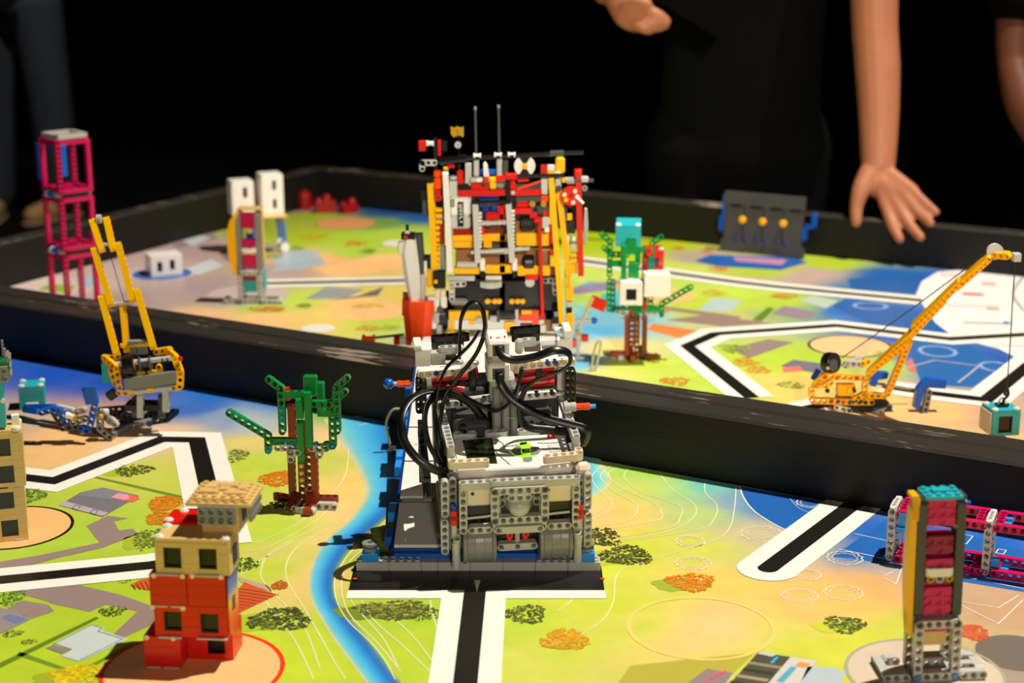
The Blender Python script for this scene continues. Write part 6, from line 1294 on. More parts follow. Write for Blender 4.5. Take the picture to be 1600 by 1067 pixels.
qb(KC, 370, 322, 640, 372, 'lgrey', 0.8, 0.8, 'rail'); qb(KC, 745, 322, 900, 362, 'white', 0.8, 0.8, 'rail'); qbm(KC, 412, 400, KC, 540, 395, 'lgrey', 0.6); qbm(KC, 415, 430, KC, 415, 525, 'lgrey', 0.6); qb(KC, 395, 545, 570, 610, 'mgrey', 0.8, 0.8, 'bracket', 0.3); gear(r2, 'lgrey', Q(KC, 795, 398, 0.8), 'z', 16, 1.6, 0.9); qb(KC, 640, 350, 745, 420, 'black', 0.6, 0.8)
qb(KD, 255, 310, 385, 362, 'red', 0.6, 0.9); lathe(r2, 'lgrey', [(0, 0), (0.8, 0), (0.8, 0.6), (0, 0.6)], Q(KD, 300, 385, 0.8), 'y', 12, 'roller'); qbm(KD, 545, 365, KD, 550, 490, 'mgrey', 1.2); qbm(KD, 450, 365, KD, 530, 362, 'mgrey', 1.2)
for k0, x in ((KC, 765), (KC, 835), (KC, 880), (KD, 125), (KD, 180), (KD, 230)): lathe(r2, 'dyellow', [(0, -0.4), (0.4, -0.4), (0.5, 0), (0.4, 0.4), (0, 0.4)], Q(k0, x, 568, 1.2), 'y', 12, 'ball_link')
qr(KC, 735, 570, KC, 890, 568, 'gold', 0.3, 1.4, name='axle'); qr(KD, 95, 568, KD, 245, 566, 'gold', 0.3, 1.4, name='axle')
# red push rod, lower yellow frame
qr(KB, 395, 800, KD, 425, 715, 'red', 0.28, -0.4, name='push_rod'); qb(KB, 340, 750, 420, 810, 'red', -0.6, 1, 'connector', 0.2); qb(KB, 420, 752, 490, 860, 'lgrey', -0.4, 1, 'connector', 0.15); qb(KB, 445, 850, 492, 895, 'white', -0.4, 0.8, 'connector'); qb(KD, 390, 700, 455, 755, 'dred', -0.6, 1, 'foot')
qb(KC, 385, 665, 440, 890, 'yellow', 0.2, 1.0, 'leg'); qb(KC, 385, 665, 770, 750, 'yellow', 0.8, 1.0, 'crossbar'); qb(KC, 580, 750, 640, 800, 'yellow', 0.6, 1.0, 'leg'); lathe(r2, 'yellow', [(0, 0), (0.9, 0), (0.9, 0.5), (0.5, 0.8), (0, 0.8)], Q(KC, 405, 890, 0.4), 'z', 12, 'foot'); qb(KC, 545, 860, 585, 930, 'yellow', 0.2, 0.8)
qb(KD, 45, 770, 150, 870, 'yellow', 0.4, 1); qb(KD, 200, 705, 330, 765, 'orange', 0.0, 0.9, 'angle_link'); qb(KD, 325, 660, 392, 840, 'orange', 0.0, 0.9, 'angle_link'); qb(KD, 215, 660, 325, 705, 'dyellow', 0.4, 0.9); qb(KD, 440, 650, 580, 860, MBn, 2.0, 1); qb(KD, 205, 790, 330, 850, 'brown', 0.6, 0.8)
for k0, x0, y0, x1, y1 in ((KC, 650, 730, 720, 790), (KC, 785, 715, 860, 770), (KD, 390, 800, 460, 880), (KD, 520, 790, 585, 850), (KD, 155, 650, 190, 810)): qb(k0, x0, y0, x1, y1, 'lgrey', 0.0, 0.8, 'connector', 0.15)
qr(KD, 0, 725, KD, 165, 722, 'dgrey', 0.22, 0.2, name='axle'); qr(KC, 868, 660, KC, 870, 770, 'dgrey', 0.3, 0.2, name='axle'); qb(KD, 410, 910, 530, 960, 'yellow', 0.4, 1); qb(KC, 640, 880, 700, 930, 'lgrey', 0, 0.8)
# discs
c = Q(KB, 250, 245, 0.6); lathe(r2, 'white', [(0, -0.15), (1.72, -0.15), (1.72, 0.15), (0, 0.15)], c, 'y', 32, 'disc')
for s in (1, -1):
    V = [(c.x, c.y - 0.2, c.z)] + [(c.x + 1.74 * sin(a) * 1.0, c.y - 0.2, c.z + s * 1.74 * cos(a)) for a in [radians(-33 + 6.6 * k) for k in range(11)]]
    n = len(V); V = V + [(x, y + 0.39, z) for x, y, z in V]; raw('disc_sector', V, [tuple(range(n)), tuple(range(2 * n - 1, n - 1, -1))] + [(i, (i + 1) % n, n + (i + 1) % n, n + i) for i in range(n)], 'black', r2)
lathe(r2, 'yellow', [(0.12, 0), (0.5, 0), (0.5, 0.5), (0, 0.5)], c + Vector((0, -0.4, 0)), 'y', 16, 'disc_hub')
c = Q(KB, 705, 540, -0.6); lathe(r2, 'red', [(0, 0), (1.25, 0), (1.3, -0.15), (1.62, -0.15), (1.62, 0.6), (0, 0.6)], c, 'y', 28, 'turn_disc')
for x, y, cc in ((640, 530, 'cream'), (745, 495, 'cream'), (725, 605, 'cream'), (765, 550, 'white'), (655, 580, 'yellow')): lathe(r2, cc, [(0, 0), (0.36, 0), (0.36, 0.35), (0, 0.35)], Q(KB, x, y, -0.9), 'y', 10, 'stud')
qr(KB, 770, 560, KB, 825, 615, 'white', 0.24, -0.9, name='peg'); lathe(r2, 'dred', [(0, 0), (0.3, 0), (0.3, 0.2), (0, 0.2)], Q(KB, 705, 540, -0.75), 'y', 10, 'disc_hub')
# spring and axle at the right shoulder
qr(KB, 610, 388, KB, 925, 388, 'dgrey', 0.3, 0.2, name='axle'); qb(KB, 612, 365, 655, 410, 'yellow', -0.1, 0.8, 'connector'); qb(KB, 800, 350, 878, 410, 'lgrey', -0.2, 1.0, 'connector', 0.2); lathe(r2, 'mgrey', [(0.15, 0), (0.5, 0), (0.5, 0.7), (0, 0.7)], Q(KB, 838, 465, -0.1), 'y', 12, 'connector'); lathe(r2, 'dgrey', [(0.15, 0), (0.5, 0), (0.5, 0.7), (0, 0.7)], Q(KB, 585, 470, -0.1), 'y', 12, 'connector')
for k in range(5): lathe(r2, 'lgrey', [(0.35, -0.09), (0.62, -0.09), (0.62, 0.09), (0.35, 0.09), (0.35, -0.09)], Q(KB, 662 + 16 * k, 388, 0.2), (1, 0, 0.25), 14, 'spring_coil')
# top axle, antennas and mast
qr(KE, 480, 480, KE, 1215, 445, 'black', 0.4, 0.4, name='top_axle'); qr(KE, 1210, 440, KE, 1330, 434, 'dgrey', 0.46, 0.4, name='sleeve'); qr(KE, 1330, 435, KE, 1500, 430, 'black', 0.34, 0.4, name='top_axle')
qr(KE, 255, 510, KE, 490, 475, 'dgrey', 0.32, 0.4, name='spring_core')
for k in range(22): t = k / 21; lathe(r2, 'black', [(0.34, -0.07), (0.66, -0.07), (0.66, 0.07), (0.34, 0.07), (0.34, -0.07)], Q(KE, 262 + 225 * t, 508 - 32 * t, 0.4), (1, 0, 0.3), 12, 'spring_coil')
for x, y in ((583, 462), (762, 455), (880, 452)): bush_part(r2, 'white', Q(KE, x, y, 0.4), 'x', 1.2)
for x0, y0, x1, y1 in ((565, 50, 573, 440), (766, 35, 773, 430)):
    qr(KE, x0, y0, KE, x1, y1, 'dgrey', 0.2, 0.9, name='antenna'); lathe(r2, 'mgrey', [(0, -0.25), (0.26, -0.25), (0.26, 0.25), (0, 0.25)], Q(KE, x0, y0, 0.9), 'z', 10, 'antenna_tip')
    qb(KE, x1 - 22, 490, x1 + 25, 640, 'lgrey', 0.7, 0.9, 'antenna_socket', 0.2)
qb(KE, 75, 332, 140, 422, 'red', 0.2, 1.2, 'signal_block', 0.15); bush_part(r2, 'white', Q(KE, 178, 352, 0.6), 'x', 1.2); qb(KE, 206, 315, 236, 580, 'black', 0.4, 0.6, 'mast'); qb(KE, 242, 322, 270, 465, 'red', 0.5, 0.6, 'signal_block', 0.1); qb(KE, 275, 330, 325, 425, 'black', 0.6, 1.0, 'signal_block'); qr(KE, 215, 310, KE, 230, 300, 'black', 0.2, 0.5, name='mast_tip')
bent(r2, 'lgrey', Q(KE, 110, 572, 0.2), 'x', 'y', [((0, 0), pi / 2, 2), ((0, 1), 0, 3)], False, 'angle_beam')
qr(KE, 412, 240, KE, 432, 470, 'black', 0.12, 0.9, name='thin_mast')
p = [Q(KE, x, y, 0.8) for x, y in ((352, 212), (378, 222), (412, 210), (440, 222), (466, 210), (466, 295), (450, 298), (436, 285), (412, 290), (375, 300), (356, 270))]
V = [tuple(q) for q in p] + [tuple(q + Vector((0, 0.7, 0))) for q in p]; n = len(p)
raw('gold_shell', V, [tuple(range(n)), tuple(range(2 * n - 1, n - 1, -1))] + [(i, (i + 1) % n, n + (i + 1) % n, n + i) for i in range(n)], 'gold', r2); lathe(r2, 'lgrey', [(0.15, 0), (0.55, 0), (0.55, 0.6), (0, 0.6)], Q(KE, 416, 367, 0.6), 'y', 12, 'bush')
# side gun shell and orange bucket
def shell(rows, col, name, d=0.0, dep=2.2):
    rings = []
    for x0, x1, y in rows:
        a, b_ = Q(KS, x0, y, d), Q(KS, x1, y, d); m = (b_.x - a.x)
        rings.append([(a.x, d + dep * 0.3, a.z), (a.x + m * 0.25, d, a.z), (a.x + m * 0.75, d, b_.z), (b_.x, d + dep * 0.3, b_.z), (b_.x, d + dep, b_.z), (a.x, d + dep, a.z)])
    return raw(name, *loftVF(rings), col, r2)
shell([(160, 250, 170), (130, 262, 270), (150, 280, 420), (175, 287, 560), (208, 290, 700)], 'white', 'shell', -0.4); shell([(250, 305, 130), (262, 318, 300), (282, 320, 450), (290, 325, 680)], 'dgrey', 'shell_side', 0.6, 1.4); shell([(285, 328, 452), (290, 328, 690)], 'lgrey', 'shell_side', 0.2, 1.2); shell([(110, 160, 195), (108, 135, 240), (118, 140, 285)], 'white', 'shell_lug', 0, 1)
shell([(140, 392, 670), (138, 390, 790)], 'orange', 'bucket_rim', -1.0, 4.2); shell([(150, 382, 790), (160, 378, 880), (170, 372, 980)], 'orange', 'bucket', -0.8, 3.6); shell([(148, 185, 600), (148, 205, 700)], 'dred', 'shell_side', 0.8, 1.0)
qb(KS, 135, 130, 245, 178, 'black', -0.4, 2.0, 'shell_cap'); qb(KS, 162, 105, 205, 135, 'white', 0.0, 1.0, 'shell_cap', 0.2); qb(KS, 172, 58, 195, 108, 'black', 0.2, 0.6, 'shell_tip'); lathe(r2, 'red', [(0, 0), (0.32, 0), (0.25, 0.3), (0, 0.3)], Q(KS, 172, 156, -0.7), 'y', 10, 'red_stud')
qb(KS, 335, 410, 388, 555, 'dyellow', 0.6, 1, 'link', 0.3); qb(KS, 390, 420, 488, 565, 'black', 0.0, 1.2, 'spring_block', 0.2); qb(KS, 395, 495, 425, 525, 'yellow', -0.2, 0.4, 'link'); qb(KS, 318, 300, 370, 420, 'black', 1.2, 1); qb(KS, 318, 345, 340, 480, 'white', 0.8, 0.6)
for x0, y0, x1, y1, cc in ((400, 568, 438, 640, 'cream'), (448, 568, 490, 640, 'cream'), (395, 635, 438, 720, 'white'), (448, 625, 498, 720, 'white'), (420, 700, 470, 755, 'dgrey'), (390, 755, 492, 840, 'lgrey'), (342, 625, 400, 665, 'white'), (415, 850, 460, 930, 'lgrey')): qb(KS, x0, y0, x1, y1, cc, 0.2, 1.0, 'leg_link', 0.2)
a = Q(ZM(440, 470, 4.85), 655, 285, 0.5); b_ = Q(ZM(440, 470, 4.85), 930, 255, 0.5); rod(r2, 'dgrey', a, b_, 0.22, 'side_axle')
qb(ZM(440, 470, 4.85), 605, 280, 705, 335, 'orange', 0.0, 1.2, 'side_block'); qb(ZM(440, 470, 4.85), 610, 262, 630, 285, 'dred', 0.2, 0.8, 'side_block'); qb(ZM(440, 470, 4.85), 690, 262, 706, 285, 'orange', 0.2, 0.8, 'side_block'); qb(ZM(440, 470, 4.85), 850, 280, 895, 335, 'red', 0.2, 1, 'side_block'); qb(ZM(440, 470, 4.85), 895, 280, 940, 335, 'white', 0.3, 1, 'side_block'); qb(ZM(440, 470, 4.85), 940, 300, 985, 340, 'orange', 0.3, 1, 'side_block')
for x in (-11.5, 7.5):
    for y in (2.5, 10.0): lathe(r2, 'black', [(0.3, -0.8), (2.2, -0.8), (2.45, -0.5), (2.45, 0.5), (2.2, 0.8), (0.3, 0.8)], (x, y, 4.1), 'x', 20, 'tyre')
box(r2, 'black', -11, 7, 2.0, 11.0, 3.4, 5.2, 'chassis')
# ------------------------------------------------------------------ flag stand and wire loops by the bridge
fl = thing('toy_flag', 'small red flag on a tilted tan pole beside the far bridge end', 'flag', tuple(G(918, 560)))
KF = ZM(890, 450, 7.111)
def Fp(x, y, d=0.0): return ray_at(fl, *KF(x, y), 1, d)
rod(fl, 'tan', Fp(140, 370), Fp(262, 100), 0.28, 'pole')
pts = [Fp(260, 85), Fp(425, 150), Fp(380, 270), Fp(208, 200)]
V = [tuple(q) for q in pts] + [tuple(q + Vector((0, 0.5, 0))) for q in pts]; raw('banner', V, [(0, 1, 2, 3), (7, 6, 5, 4), (0, 4, 5, 1), (1, 5, 6, 2), (2, 6, 7, 3), (3, 7, 4, 0)], 'red', fl)
rod(fl, 'lgrey', Fp(50, 365), Fp(245, 362), 0.4, 'axle'); lathe(fl, 'blue', [(0.0, -0.62)] + [(0.62 * sin(pi * k / 8), -0.62 * cos(pi * k / 8)) for k in range(1, 8)] + [(0.0, 0.62)], Fp(272, 362), 'x', 16, 'ball', True)
rod(fl, 'lgrey', Fp(120, 380), Fp(90, 640), 0.45, 'upright'); lathe(fl, 'gold', [(0.2, 0), (0.5, 0), (0.5, 0.5), (0, 0.5)], Fp(92, 500, -0.6), 'y', 12, 'ring_pin')
p, q = Fp(130, 590), Fp(208, 515); raw('red_block', *bevboxVF(p.x, q.x, -0.5, 0.6, p.z, q.z, 0.1), 'red', fl); p, q = Fp(30, 660), Fp(70, 560); raw('orange_block', *bevboxVF(p.x, q.x, -0.5, 0.6, p.z, q.z, 0.1), 'orange', fl)
p, q = Fp(60, 560), Fp(125, 470); raw('clip', *bevboxVF(p.x, q.x, -0.4, 0.6, p.z, q.z, 0.1), 'lgrey', fl)
p = Fp(92, 560); box(fl, 'lgrey', p.x - 1.4, p.x + 1.4, -0.8, 1.2, 0.02, 0.5, 'foot'); rod(fl, 'lgrey', (p.x, 0, 0.4), p, 0.3, 'upright')
w1 = thing('wire_loop', 'thin pale wire loop standing on the river print between the border and the far tree', 'wire', tuple(G(926, 580)))
MWr = mat_plain('wire_tan', (190, 180, 150), rough=0.4)
def W1(x, y): return ray_at(w1, *KF(x, y), 1, 0)
o1 = W1(240, 945); o2 = W1(285, 950)
cable(w1, MWr, [(o1.x, 0, 0.1), W1(255, 800), W1(285, 660), W1(325, 585), W1(350, 600), W1(330, 720), W1(300, 850), (o2.x, 0.2, 0.1)], flat=None, r=0.22, name='hose')
w2 = thing('wire_loop', 'thin tan hose bending from the ramp bridge side down to the river print', 'wire', tuple(G(613, 706)))
def W2(x, y): return ray_at(w2, *K7(x, y), 1, 0)
cable(w2, MWr, [W2(150, 232), W2(90, 235), W2(45, 290), W2(22, 370), W2(38, 480), W2(60, 590), W2(72, 700)], flat=None, r=0.2, name='hose')
for z, r in ((0.02, 0.8), (0.5, 0.55)): lathe(w2, 'mgrey', [(0, 0), (r, 0), (r, 0.5), (0, 0.5)], (0.1, 0, z), 'z', 14, 'hose_foot')
# ------------------------------------------------------------------ people around the tables
SKIN = mat_plain('skin_warm', (172, 108, 76), rough=0.5, spec=0.3, var=0.08, scale=25, sss=0.1)
SKIN2 = mat_plain('skin_brown', (118, 68, 46), rough=0.5, spec=0.3, var=0.08, scale=25, sss=0.1)
BLKC = mat_plain('black_cotton', (7, 7, 8), rough=0.95, spec=0.1, var=0.3, scale=30, bump=0.2)
DENIM = mat_plain('blue_denim', (58, 63, 70), rough=0.9, spec=0.15, var=0.3, scale=60, bump=0.3)
HAIR = mat_plain('dark_hair', (24, 17, 12), rough=0.6, var=0.4, scale=80, bump=0.4)
def limbVF(pts, rad, squash=1.0, sq_dir=(0, 1, 0), n=14, per=5):
    """tapered rounded limb through pts; squash flattens it along sq_dir"""
    P = smooth_path([Vector(p) for p in pts], per); m = len(pts) - 1; R = []
    for i in range(len(P)):
        t = i / per; k = min(int(t), m - 1); f = t - k; R.append(rad[k] + (rad[k + 1] - rad[k]) * f)
    d0 = (P[1] - P[0]).normalized(); d1 = (P[-1] - P[-2]).normalized()
    P = [P[0] - d0 * R[0] * 0.9, P[0] - d0 * R[0] * 0.55] + P + [P[-1] + d1 * R[-1] * 0.55, P[-1] + d1 * R[-1] * 0.9]
    R = [R[0] * 0.35, R[0] * 0.8] + R + [R[-1] * 0.8, R[-1] * 0.35]
    sd = Vector(sq_dir).normalized(); rings = []; nrm = sd
    for i, p in enumerate(P):
        t = (P[min(i + 1, len(P) - 1)] - P[max(i - 1, 0)]).normalized()
        a = sd - t * sd.dot(t)
        if a.length < 0.15: a = t.orthogonal()
        a.normalize(); b = t.cross(a)
        rings.append([p + a * (R[i] * squash * sin(2 * pi * k / n)) + b * (R[i] * cos(2 * pi * k / n)) for k in range(n)])
    return loftVF(rings)
def ellVF(c, r, n=16, m=10):
    rings = []
    for j in range(1, m):
        a = pi * j / m; rings.append([(c[0] + r[0] * sin(a) * cos(2 * pi * k / n), c[1] + r[1] * sin(a) * sin(2 * pi * k / n), c[2] - r[2] * cos(a)) for k in range(n)])
    return loftVF(rings)
def blend(name, parts, mat, parent, voxel, smooth=6):
    """overlapping volumes fused to one continuous surface"""
    o = raw(name, *cat(*parts), mat, parent, True)
    # make every shell face outwards before the fusion
    bm = bmesh.new(); bm.from_mesh(o.data); bmesh.ops.recalc_face_normals(bm, faces=bm.faces); bm.to_mesh(o.data); bm.free()
    r = o.modifiers.new('fuse', 'REMESH'); r.mode = 'VOXEL'; r.voxel_size = voxel; r.use_smooth_shade = True
    s = o.modifiers.new('soften', 'SMOOTH'); s.iterations = smooth; s.factor = 0.5
    return o
def head_parts(c, face):
    """head volume with nose, chin and ears; face = unit direction the person looks"""
    c = Vector(c); f = Vector(face).normalized(); s = Vector((-f.y, f.x, 0)).normalized(); up = f.cross(s) * -1
    if up.z < 0: up = -up
    P = [ellVF(c + up * 0.02, (0.078, 0.088, 0.105)), ellVF(c + f * 0.028 - up * 0.06, (0.056, 0.06, 0.06)), limbVF([c + f * 0.088 + up * 0.012, c + f * 0.102 - up * 0.018], [0.008, 0.013]), limbVF([c - s * 0.02 + f * 0.078 - up * 0.052, c + s * 0.02 + f * 0.078 - up * 0.052], [0.008, 0.008])]
    for q in (-1, 1): P.append(ellVF(c + s * (0.08 * q) - up * 0.005, (0.014, 0.02, 0.03)))
    return P, f, s, up
def head_extras(root, c, f, s, up, long_hair=False):
    c = Vector(c)
    for q in (-1, 1):
        e = raw('eye', *ellVF(c + f * 0.078 + s * (0.032 * q) + up * 0.012, (0.012, 0.012, 0.012), 12, 8), mat_plain('eye_white', (225, 220, 212), rough=0.2), root, True)
        raw('iris', *ellVF(c + f * 0.0865 + s * (0.032 * q) + up * 0.012, (0.0055, 0.0055, 0.0055), 10, 6), mat_plain('iris_brown', (50, 30, 18), rough=0.2), e, True)
    parts = [ellVF(c - f * 0.018 + up * 0.045, (0.088, 0.094, 0.092)), ellVF(c - f * 0.05 + up * 0.0, (0.08, 0.06, 0.1))]
    if long_hair: parts.append(limbVF([c - f * 0.07, c - f * 0.085 - up * 0.16], [0.06, 0.045]))
    blend('hair', parts, HAIR, root, 0.009, 4)
# ---- person leaning on the far border with the flat hand
p1 = thing('person', 'person in black leaning on the far border with one spread hand', 'person', (0.46, 3.21, FLOOR_Z), lego=False)
p1.matrix_basis = Matrix.Translation((0.46, 3.21, FLOOR_Z)); off1 = Vector((0.46, 3.21, FLOOR_Z))
def L1(v): return Vector(v) - off1
wr = GY(1372, 262, 2.985)
armL = [L1(p) for p in ((0.655, 3.15, 0.70), GY(1364, -70, 3.11), GY(1367, 40, 3.075), GY(1371, 105, 3.05), GY(1373, 180, 3.02), wr)]
parts = [limbVF(armL, [0.058, 0.047, 0.043, 0.0425, 0.038, 0.0315], 0.92)]
# palm and five fingers
kn = {'index': (1385, 324, 2.935), 'middle': (1401, 318, 2.930), 'ring': (1416, 309, 2.928), 'pinky': (1427, 299, 2.930)}
for k in kn: parts.append(limbVF([L1(wr), L1(GY(*kn[k]))], [0.019, 0.0125], 0.85))
parts.append(limbVF([L1(GY(1366, 285, 2.97)), L1(GY(1400, 305, 2.945))], [0.026, 0.024], 0.7))
for k, mid, tip, r in (('index', (1395, 354, 2.905), (1406, 374, 2.885), 0.0108), ('middle', (1420, 350, 2.898), (1438, 371, 2.868), 0.0112), ('ring', (1437, 334, 2.90), (1454, 349, 2.872), 0.0104), ('pinky', (1447, 318, 2.905), (1463, 332, 2.885), 0.0088)):
    parts.append(limbVF([L1(GY(*kn[k])), L1(GY(*mid)), L1(GY(*tip))], [r * 1.1, r * 0.98, r * 0.85]))
parts.append(limbVF([L1(GY(1358, 272, 2.975)), L1(GY(1345, 298, 2.955)), L1(GY(1338, 325, 2.945)), L1(GY(1338, 348, 2.935))], [0.021, 0.0175, 0.0125, 0.0105]))
# other arm, bent, hand closed round a dark clipboard
hR = GY(985, 22, 3.02)
armR = [L1(p) for p in ((0.262, 3.15, 0.70), (0.185, 3.17, 0.50), GY(958, -25, 3.06))]
parts.append(limbVF(armR, [0.058, 0.042, 0.030], 0.92)); parts.append(limbVF([armR[-1], L1(GY(985, 18, 3.03)), L1(GY(1008, 28, 3.015))], [0.028, 0.034, 0.026], 0.75))
for j, (u0, v0, u1, v1, u2, v2) in enumerate([(1000, 14, 1026, 22, 1042, 33), (1002, 22, 1026, 31, 1040, 40), (998, 30, 1018, 38, 1030, 44), (990, 36, 1006, 44, 1016, 47)]):
    parts.append(limbVF([L1(GY(u0, v0, 3.012)), L1(GY(u1, v1, 3.0)), L1(GY(u2, v2, 3.008))], [0.0115, 0.0105, 0.0085]))
parts.append(limbVF([L1(GY(978, 8, 3.02)), L1(GY(996, 2, 3.005)), L1(GY(1012, 6, 2.998))], [0.014, 0.012, 0.0095]))
hc = Vector((0.0, -0.02, 1.66))
hp, f_, s_, u_ = head_parts(hc, (0.0, -0.85, -0.5)); parts += hp
parts += [limbVF([(0, 0.03, 1.42), (0, 0.0, 1.58)], [0.055, 0.052]), limbVF([(0, 0.1, 0.86), (0, 0.06, 1.15), (0, 0.02, 1.36)], [0.145, 0.14, 0.15], 0.68), limbVF([(-0.17, 0.0, 1.40), (0.17, 0.0, 1.40)], [0.065, 0.065])]
for q in (-1, 1): parts += [limbVF([(0.09 * q, 0.1, 0.86), (0.1 * q, 0.12, 0.48), (0.1 * q, 0.16, 0.09)], [0.085, 0.058, 0.04])]
blend('body', parts, SKIN, p1, 0.0042, 3)
head_extras(p1, hc, f_, s_, u_)
sh = [limbVF([(0, 0.1, 0.84), (0, 0.06, 1.15), (0, 0.02, 1.37)], [0.165, 0.16, 0.17], 0.7), limbVF([(-0.18, 0.0, 1.405), (0.18, 0.0, 1.405)], [0.08, 0.08])]
sh += [limbVF([armL[0], armL[0].lerp(armL[1], 0.75)], [0.078, 0.066]), limbVF([armR[0], armR[0].lerp(armR[1], 0.75)], [0.078, 0.064])]
blend('shirt', sh, BLKC, p1, 0.012, 4)
blend('trousers', [limbVF([(0, 0.1, 0.98), (0, 0.1, 0.84)], [0.16, 0.165], 0.75)] + [limbVF([(0.09 * q, 0.1, 0.86), (0.1 * q, 0.12, 0.48), (0.1 * q, 0.16, 0.1)], [0.105, 0.078, 0.066]) for q in (-1, 1)], BLKC, p1, 0.013, 4)
for q in (-1, 1): blend('shoe', [limbVF([(0.1 * q, 0.19, 0.05), (0.105 * q, 0.06, 0.04), (0.11 * q, -0.03, 0.035)], [0.045, 0.042, 0.034], 0.9)], mat_plain('shoe_black', (14, 14, 15), rough=0.6), p1, 0.009, 3)
cbd = thing('clipboard', 'dark clipboard held in the raised hand of the leaning person', 'clipboard', GY(1052, 8, 3.02), lego=False)
cbd.matrix_basis = Matrix.Translation(GY(1052, 6, 3.03)) @ Matrix.Rotation(radians(30), 4, 'Y') @ Matrix.Rotation(radians(12), 4, 'X')
raw('board', *bevboxVF(-0.11, 0.11, 0.0, 0.006, -0.012, 0.15, 0.002), mat_plain('board_black', (7, 6, 5), rough=0.95, spec=0.1), cbd); raw('clip', *bevboxVF(-0.03, 0.03, -0.006, 0.0, 0.125, 0.145, 0.002), mat_plain('steel_dark', (50, 50, 50), rough=0.35, metal=0.9), cbd)
# ---- second person beside: bare elbow
p2 = thing('person', 'person in black beside the leaning one, bare elbow bent outwards', 'person', (1.16, 3.14, FLOOR_Z), lego=False); off2 = Vector((1.16, 3.14, FLOOR_Z))
def L2(v): return Vector(v) - off2
arm2 = [L2(p) for p in ((0.99, 3.17, 0.72), GY(1594, -10, 3.09), GY(1583, 95, 3.05), GY(1604, 170, 3.0), GY(1650, 250, 2.96))]
parts = [limbVF(arm2[:3], [0.056, 0.043, 0.031], 0.9), limbVF(arm2[2:], [0.031, 0.037, 0.027], 0.9)]
w2_ = arm2[-1]; fwd = (arm2[-1] - arm2[-2]).normalized(); sd = Vector((0, 0, 1)).cross(fwd).normalized(); upv = fwd.cross(sd)
parts.append(limbVF([w2_, w2_ + fwd * 0.08], [0.03, 0.036], 0.55, upv))
for j, (o_, ln) in enumerate(((-0.026, 0.055), (-0.009, 0.066), (0.009, 0.062), (0.026, 0.048))): parts.append(limbVF([w2_ + fwd * 0.085 + sd * o_, w2_ + fwd * (0.085 + ln * 0.6) + sd * o_ - upv * 0.008, w2_ + fwd * (0.085 + ln) + sd * o_ - upv * 0.022], [0.011, 0.0095, 0.008]))
parts.append(limbVF([w2_ + fwd * 0.02 - sd * 0.03, w2_ + fwd * 0.055 - sd * 0.055 - upv * 0.01, w2_ + fwd * 0.085 - sd * 0.062 - upv * 0.02], [0.014, 0.0115, 0.009]))
armR2 = [Vector((0.18, 0.02, 1.42)), Vector((0.27, 0.05, 1.14)), Vector((0.25, -0.1, 0.92))]
parts += [limbVF(armR2, [0.056, 0.04, 0.028], 0.9), limbVF([armR2[-1], armR2[-1] + Vector((-0.02, -0.07, -0.06))], [0.03, 0.034], 0.6)]
for j in range(4):
    b0 = armR2[-1] + Vector((-0.045 + 0.017 * j, -0.08, -0.065)); parts.append(limbVF([b0, b0 + Vector((0, -0.03, -0.035)), b0 + Vector((0, -0.03, -0.065 + 0.004 * abs(j - 1)))], [0.011, 0.0095, 0.008]))
parts.append(limbVF([armR2[-1] + Vector((-0.04, -0.03, -0.03)), armR2[-1] + Vector((-0.075, -0.06, -0.05)), armR2[-1] + Vector((-0.085, -0.08, -0.075))], [0.014, 0.011, 0.009]))
hc = Vector((0.0, -0.02, 1.68)); hp, f_, s_, u_ = head_parts(hc, (-0.3, -0.9, -0.35)); parts += hp
parts += [limbVF([(0, 0.03, 1.44), (0, 0.0, 1.6)], [0.055, 0.052]), limbVF([(0, 0.06, 0.88), (0, 0.05, 1.16), (0, 0.03, 1.38)], [0.145, 0.14, 0.15], 0.68), limbVF([(-0.17, 0.02, 1.42), (0.17, 0.02, 1.42)], [0.065, 0.065])]
for q in (-1, 1): parts += [limbVF([(0.09 * q, 0.06, 0.88), (0.1 * q, 0.06, 0.48), (0.1 * q, 0.1, 0.09)], [0.085, 0.058, 0.04])]
blend('body', parts, SKIN2, p2, 0.0065, 4)
head_extras(p2, hc, f_, s_, u_, True)
blend('shirt', [limbVF([(0, 0.06, 0.86), (0, 0.05, 1.16), (0, 0.03, 1.39)], [0.165, 0.16, 0.17], 0.7), limbVF([(-0.18, 0.02, 1.425), (0.18, 0.02, 1.425)], [0.08, 0.08]), limbVF([arm2[0], arm2[1].lerp(arm2[2], 0.12)], [0.076, 0.062]), limbVF([armR2[0], armR2[0].lerp(armR2[1], 0.7)], [0.076, 0.062])], BLKC, p2, 0.012, 4)
blend('trousers', [limbVF([(0, 0.06, 1.0), (0, 0.06, 0.86)], [0.16, 0.165], 0.75)] + [limbVF([(0.09 * q, 0.06, 0.88), (0.1 * q, 0.06, 0.48), (0.1 * q, 0.1, 0.1)], [0.105, 0.078, 0.066]) for q in (-1, 1)], BLKC, p2, 0.013, 4)
for q in (-1, 1): blend('shoe', [limbVF([(0.1 * q, 0.13, 0.05), (0.105 * q, 0.0, 0.04), (0.11 * q, -0.09, 0.035)], [0.045, 0.042, 0.034], 0.9)], mat_plain('shoe_black', (14, 14, 15), rough=0.6), p2, 0.009, 3)
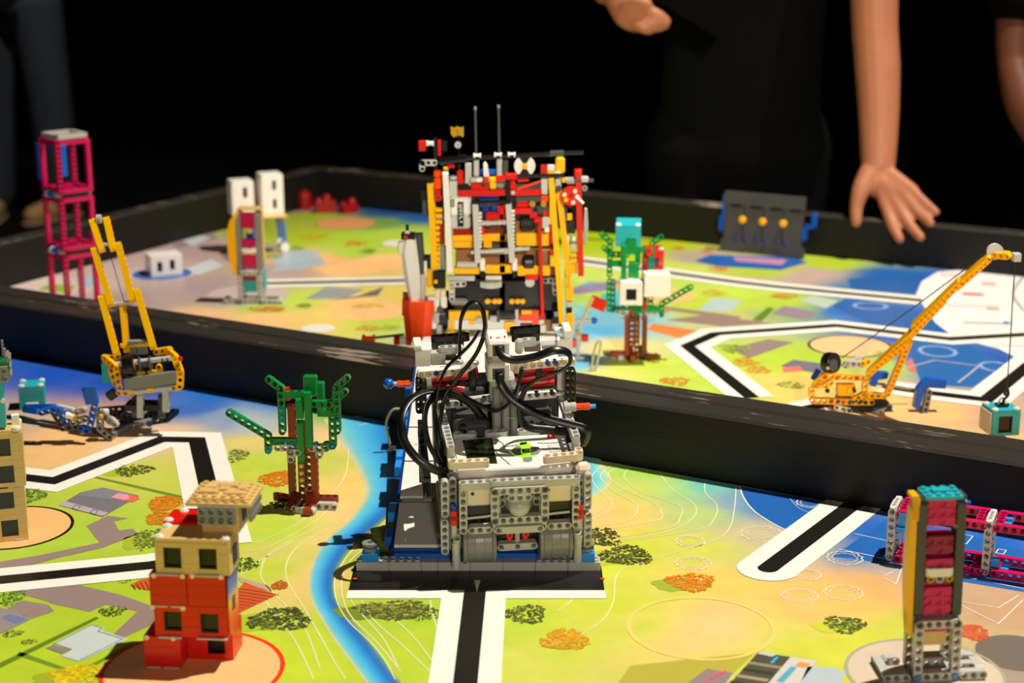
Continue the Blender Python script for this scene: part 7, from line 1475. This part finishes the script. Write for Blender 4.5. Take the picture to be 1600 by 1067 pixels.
# ---- bystander far behind: jeans and tan shoes
b0 = G(72, 345, FLOOR_Z)
p3 = thing('person', 'bystander in blue jeans and tan shoes standing far behind the tables', 'person', b0, lego=False)
legs = [[(-0.17, 0.0, 0.93), (-0.20, 0.03, 0.52), (-0.23, 0.06, 0.10)], [(0.02, 0.0, 0.93), (0.055, 0.0, 0.50), (0.07, 0.02, 0.10)]]
cx = -0.075
parts = [limbVF(l, [0.09, 0.06, 0.042]) for l in legs] + [limbVF([(cx, 0.0, 0.92), (cx, 0, 1.2), (cx, 0, 1.42)], [0.15, 0.14, 0.15], 0.68), limbVF([(cx - 0.17, 0, 1.46), (cx + 0.17, 0, 1.46)], [0.065, 0.065]), limbVF([(cx, 0.02, 1.46), (cx, 0, 1.62)], [0.055, 0.052])]
for q in (-1, 1):
    sh0 = Vector((cx + 0.19 * q, 0, 1.45)); el = Vector((cx + 0.25 * q, 0.02, 1.17)); wr_ = Vector((cx + 0.16 * q, -0.2, 1.16)); parts += [limbVF([sh0, el, wr_], [0.055, 0.04, 0.027]), limbVF([wr_, wr_ + Vector((-0.03 * q, -0.06, 0.0))], [0.028, 0.034], 0.5, (1, 0, 0))]
    for j in range(4): bq = wr_ + Vector((-0.035 * q, -0.075, -0.026 + 0.017 * j)); parts.append(limbVF([bq, bq + Vector((-0.022 * q, -0.026, 0)), bq + Vector((-0.046 * q - 0.004 * q * (j in (1, 2)), -0.03, 0))], [0.011, 0.0095, 0.008]))
    parts.append(limbVF([wr_ + Vector((-0.01 * q, -0.02, 0.02)), wr_ + Vector((-0.02 * q, -0.045, 0.05)), wr_ + Vector((-0.035 * q, -0.07, 0.065))], [0.014, 0.011, 0.009]))
hc = Vector((cx, -0.02, 1.72)); hp, f_, s_, u_ = head_parts(hc, (0.3, -0.95, -0.1)); parts += hp
blend('body', parts, SKIN, p3, 0.009, 4); head_extras(p3, hc, f_, s_, u_)
blend('shirt', [limbVF([(cx, 0, 0.9), (cx, 0, 1.2), (cx, 0, 1.44)], [0.17, 0.165, 0.17], 0.7), limbVF([(cx - 0.18, 0, 1.465), (cx + 0.18, 0, 1.465)], [0.08, 0.08])] + [limbVF([(cx + 0.19 * q, 0, 1.45), (cx + 0.235 * q, 0.015, 1.24)], [0.076, 0.064]) for q in (-1, 1)], BLKC, p3, 0.014, 4)
blend('jeans', [limbVF([(cx, 0, 1.02), (cx, 0, 0.92)], [0.16, 0.165], 0.75)] + [limbVF(l, [0.115, 0.092, 0.086]) for l in legs], DENIM, p3, 0.012, 5)
TAN = mat_plain('tan_suede', (196, 150, 92), rough=0.85, var=0.15, scale=30, bump=0.2)
for l, yaw in ((legs[0], 0.15), (legs[1], -0.55)):
    a = Vector(l[2]); d = Vector((sin(yaw), -cos(yaw), 0)); s_o = blend('shoe', [limbVF([(a.x, a.y, 0.055) - Vector((0, 0, 0)) if False else Vector((a.x, a.y, 0.06)) - d * 0.05, Vector((a.x, a.y, 0.055)) + d * 0.06, Vector((a.x, a.y, 0.045)) + d * 0.17], [0.052, 0.05, 0.042], 0.95)], TAN, p3, 0.008, 3)
    raw('sole', *limbVF([Vector((a.x, a.y, 0.014)) - d * 0.06, Vector((a.x, a.y, 0.014)) + d * 0.06, Vector((a.x, a.y, 0.014)) + d * 0.18], [0.05, 0.05, 0.043], 0.26, (0, 0, 1)), mat_plain('sole_pale', (170, 150, 115), rough=0.7), s_o, True)
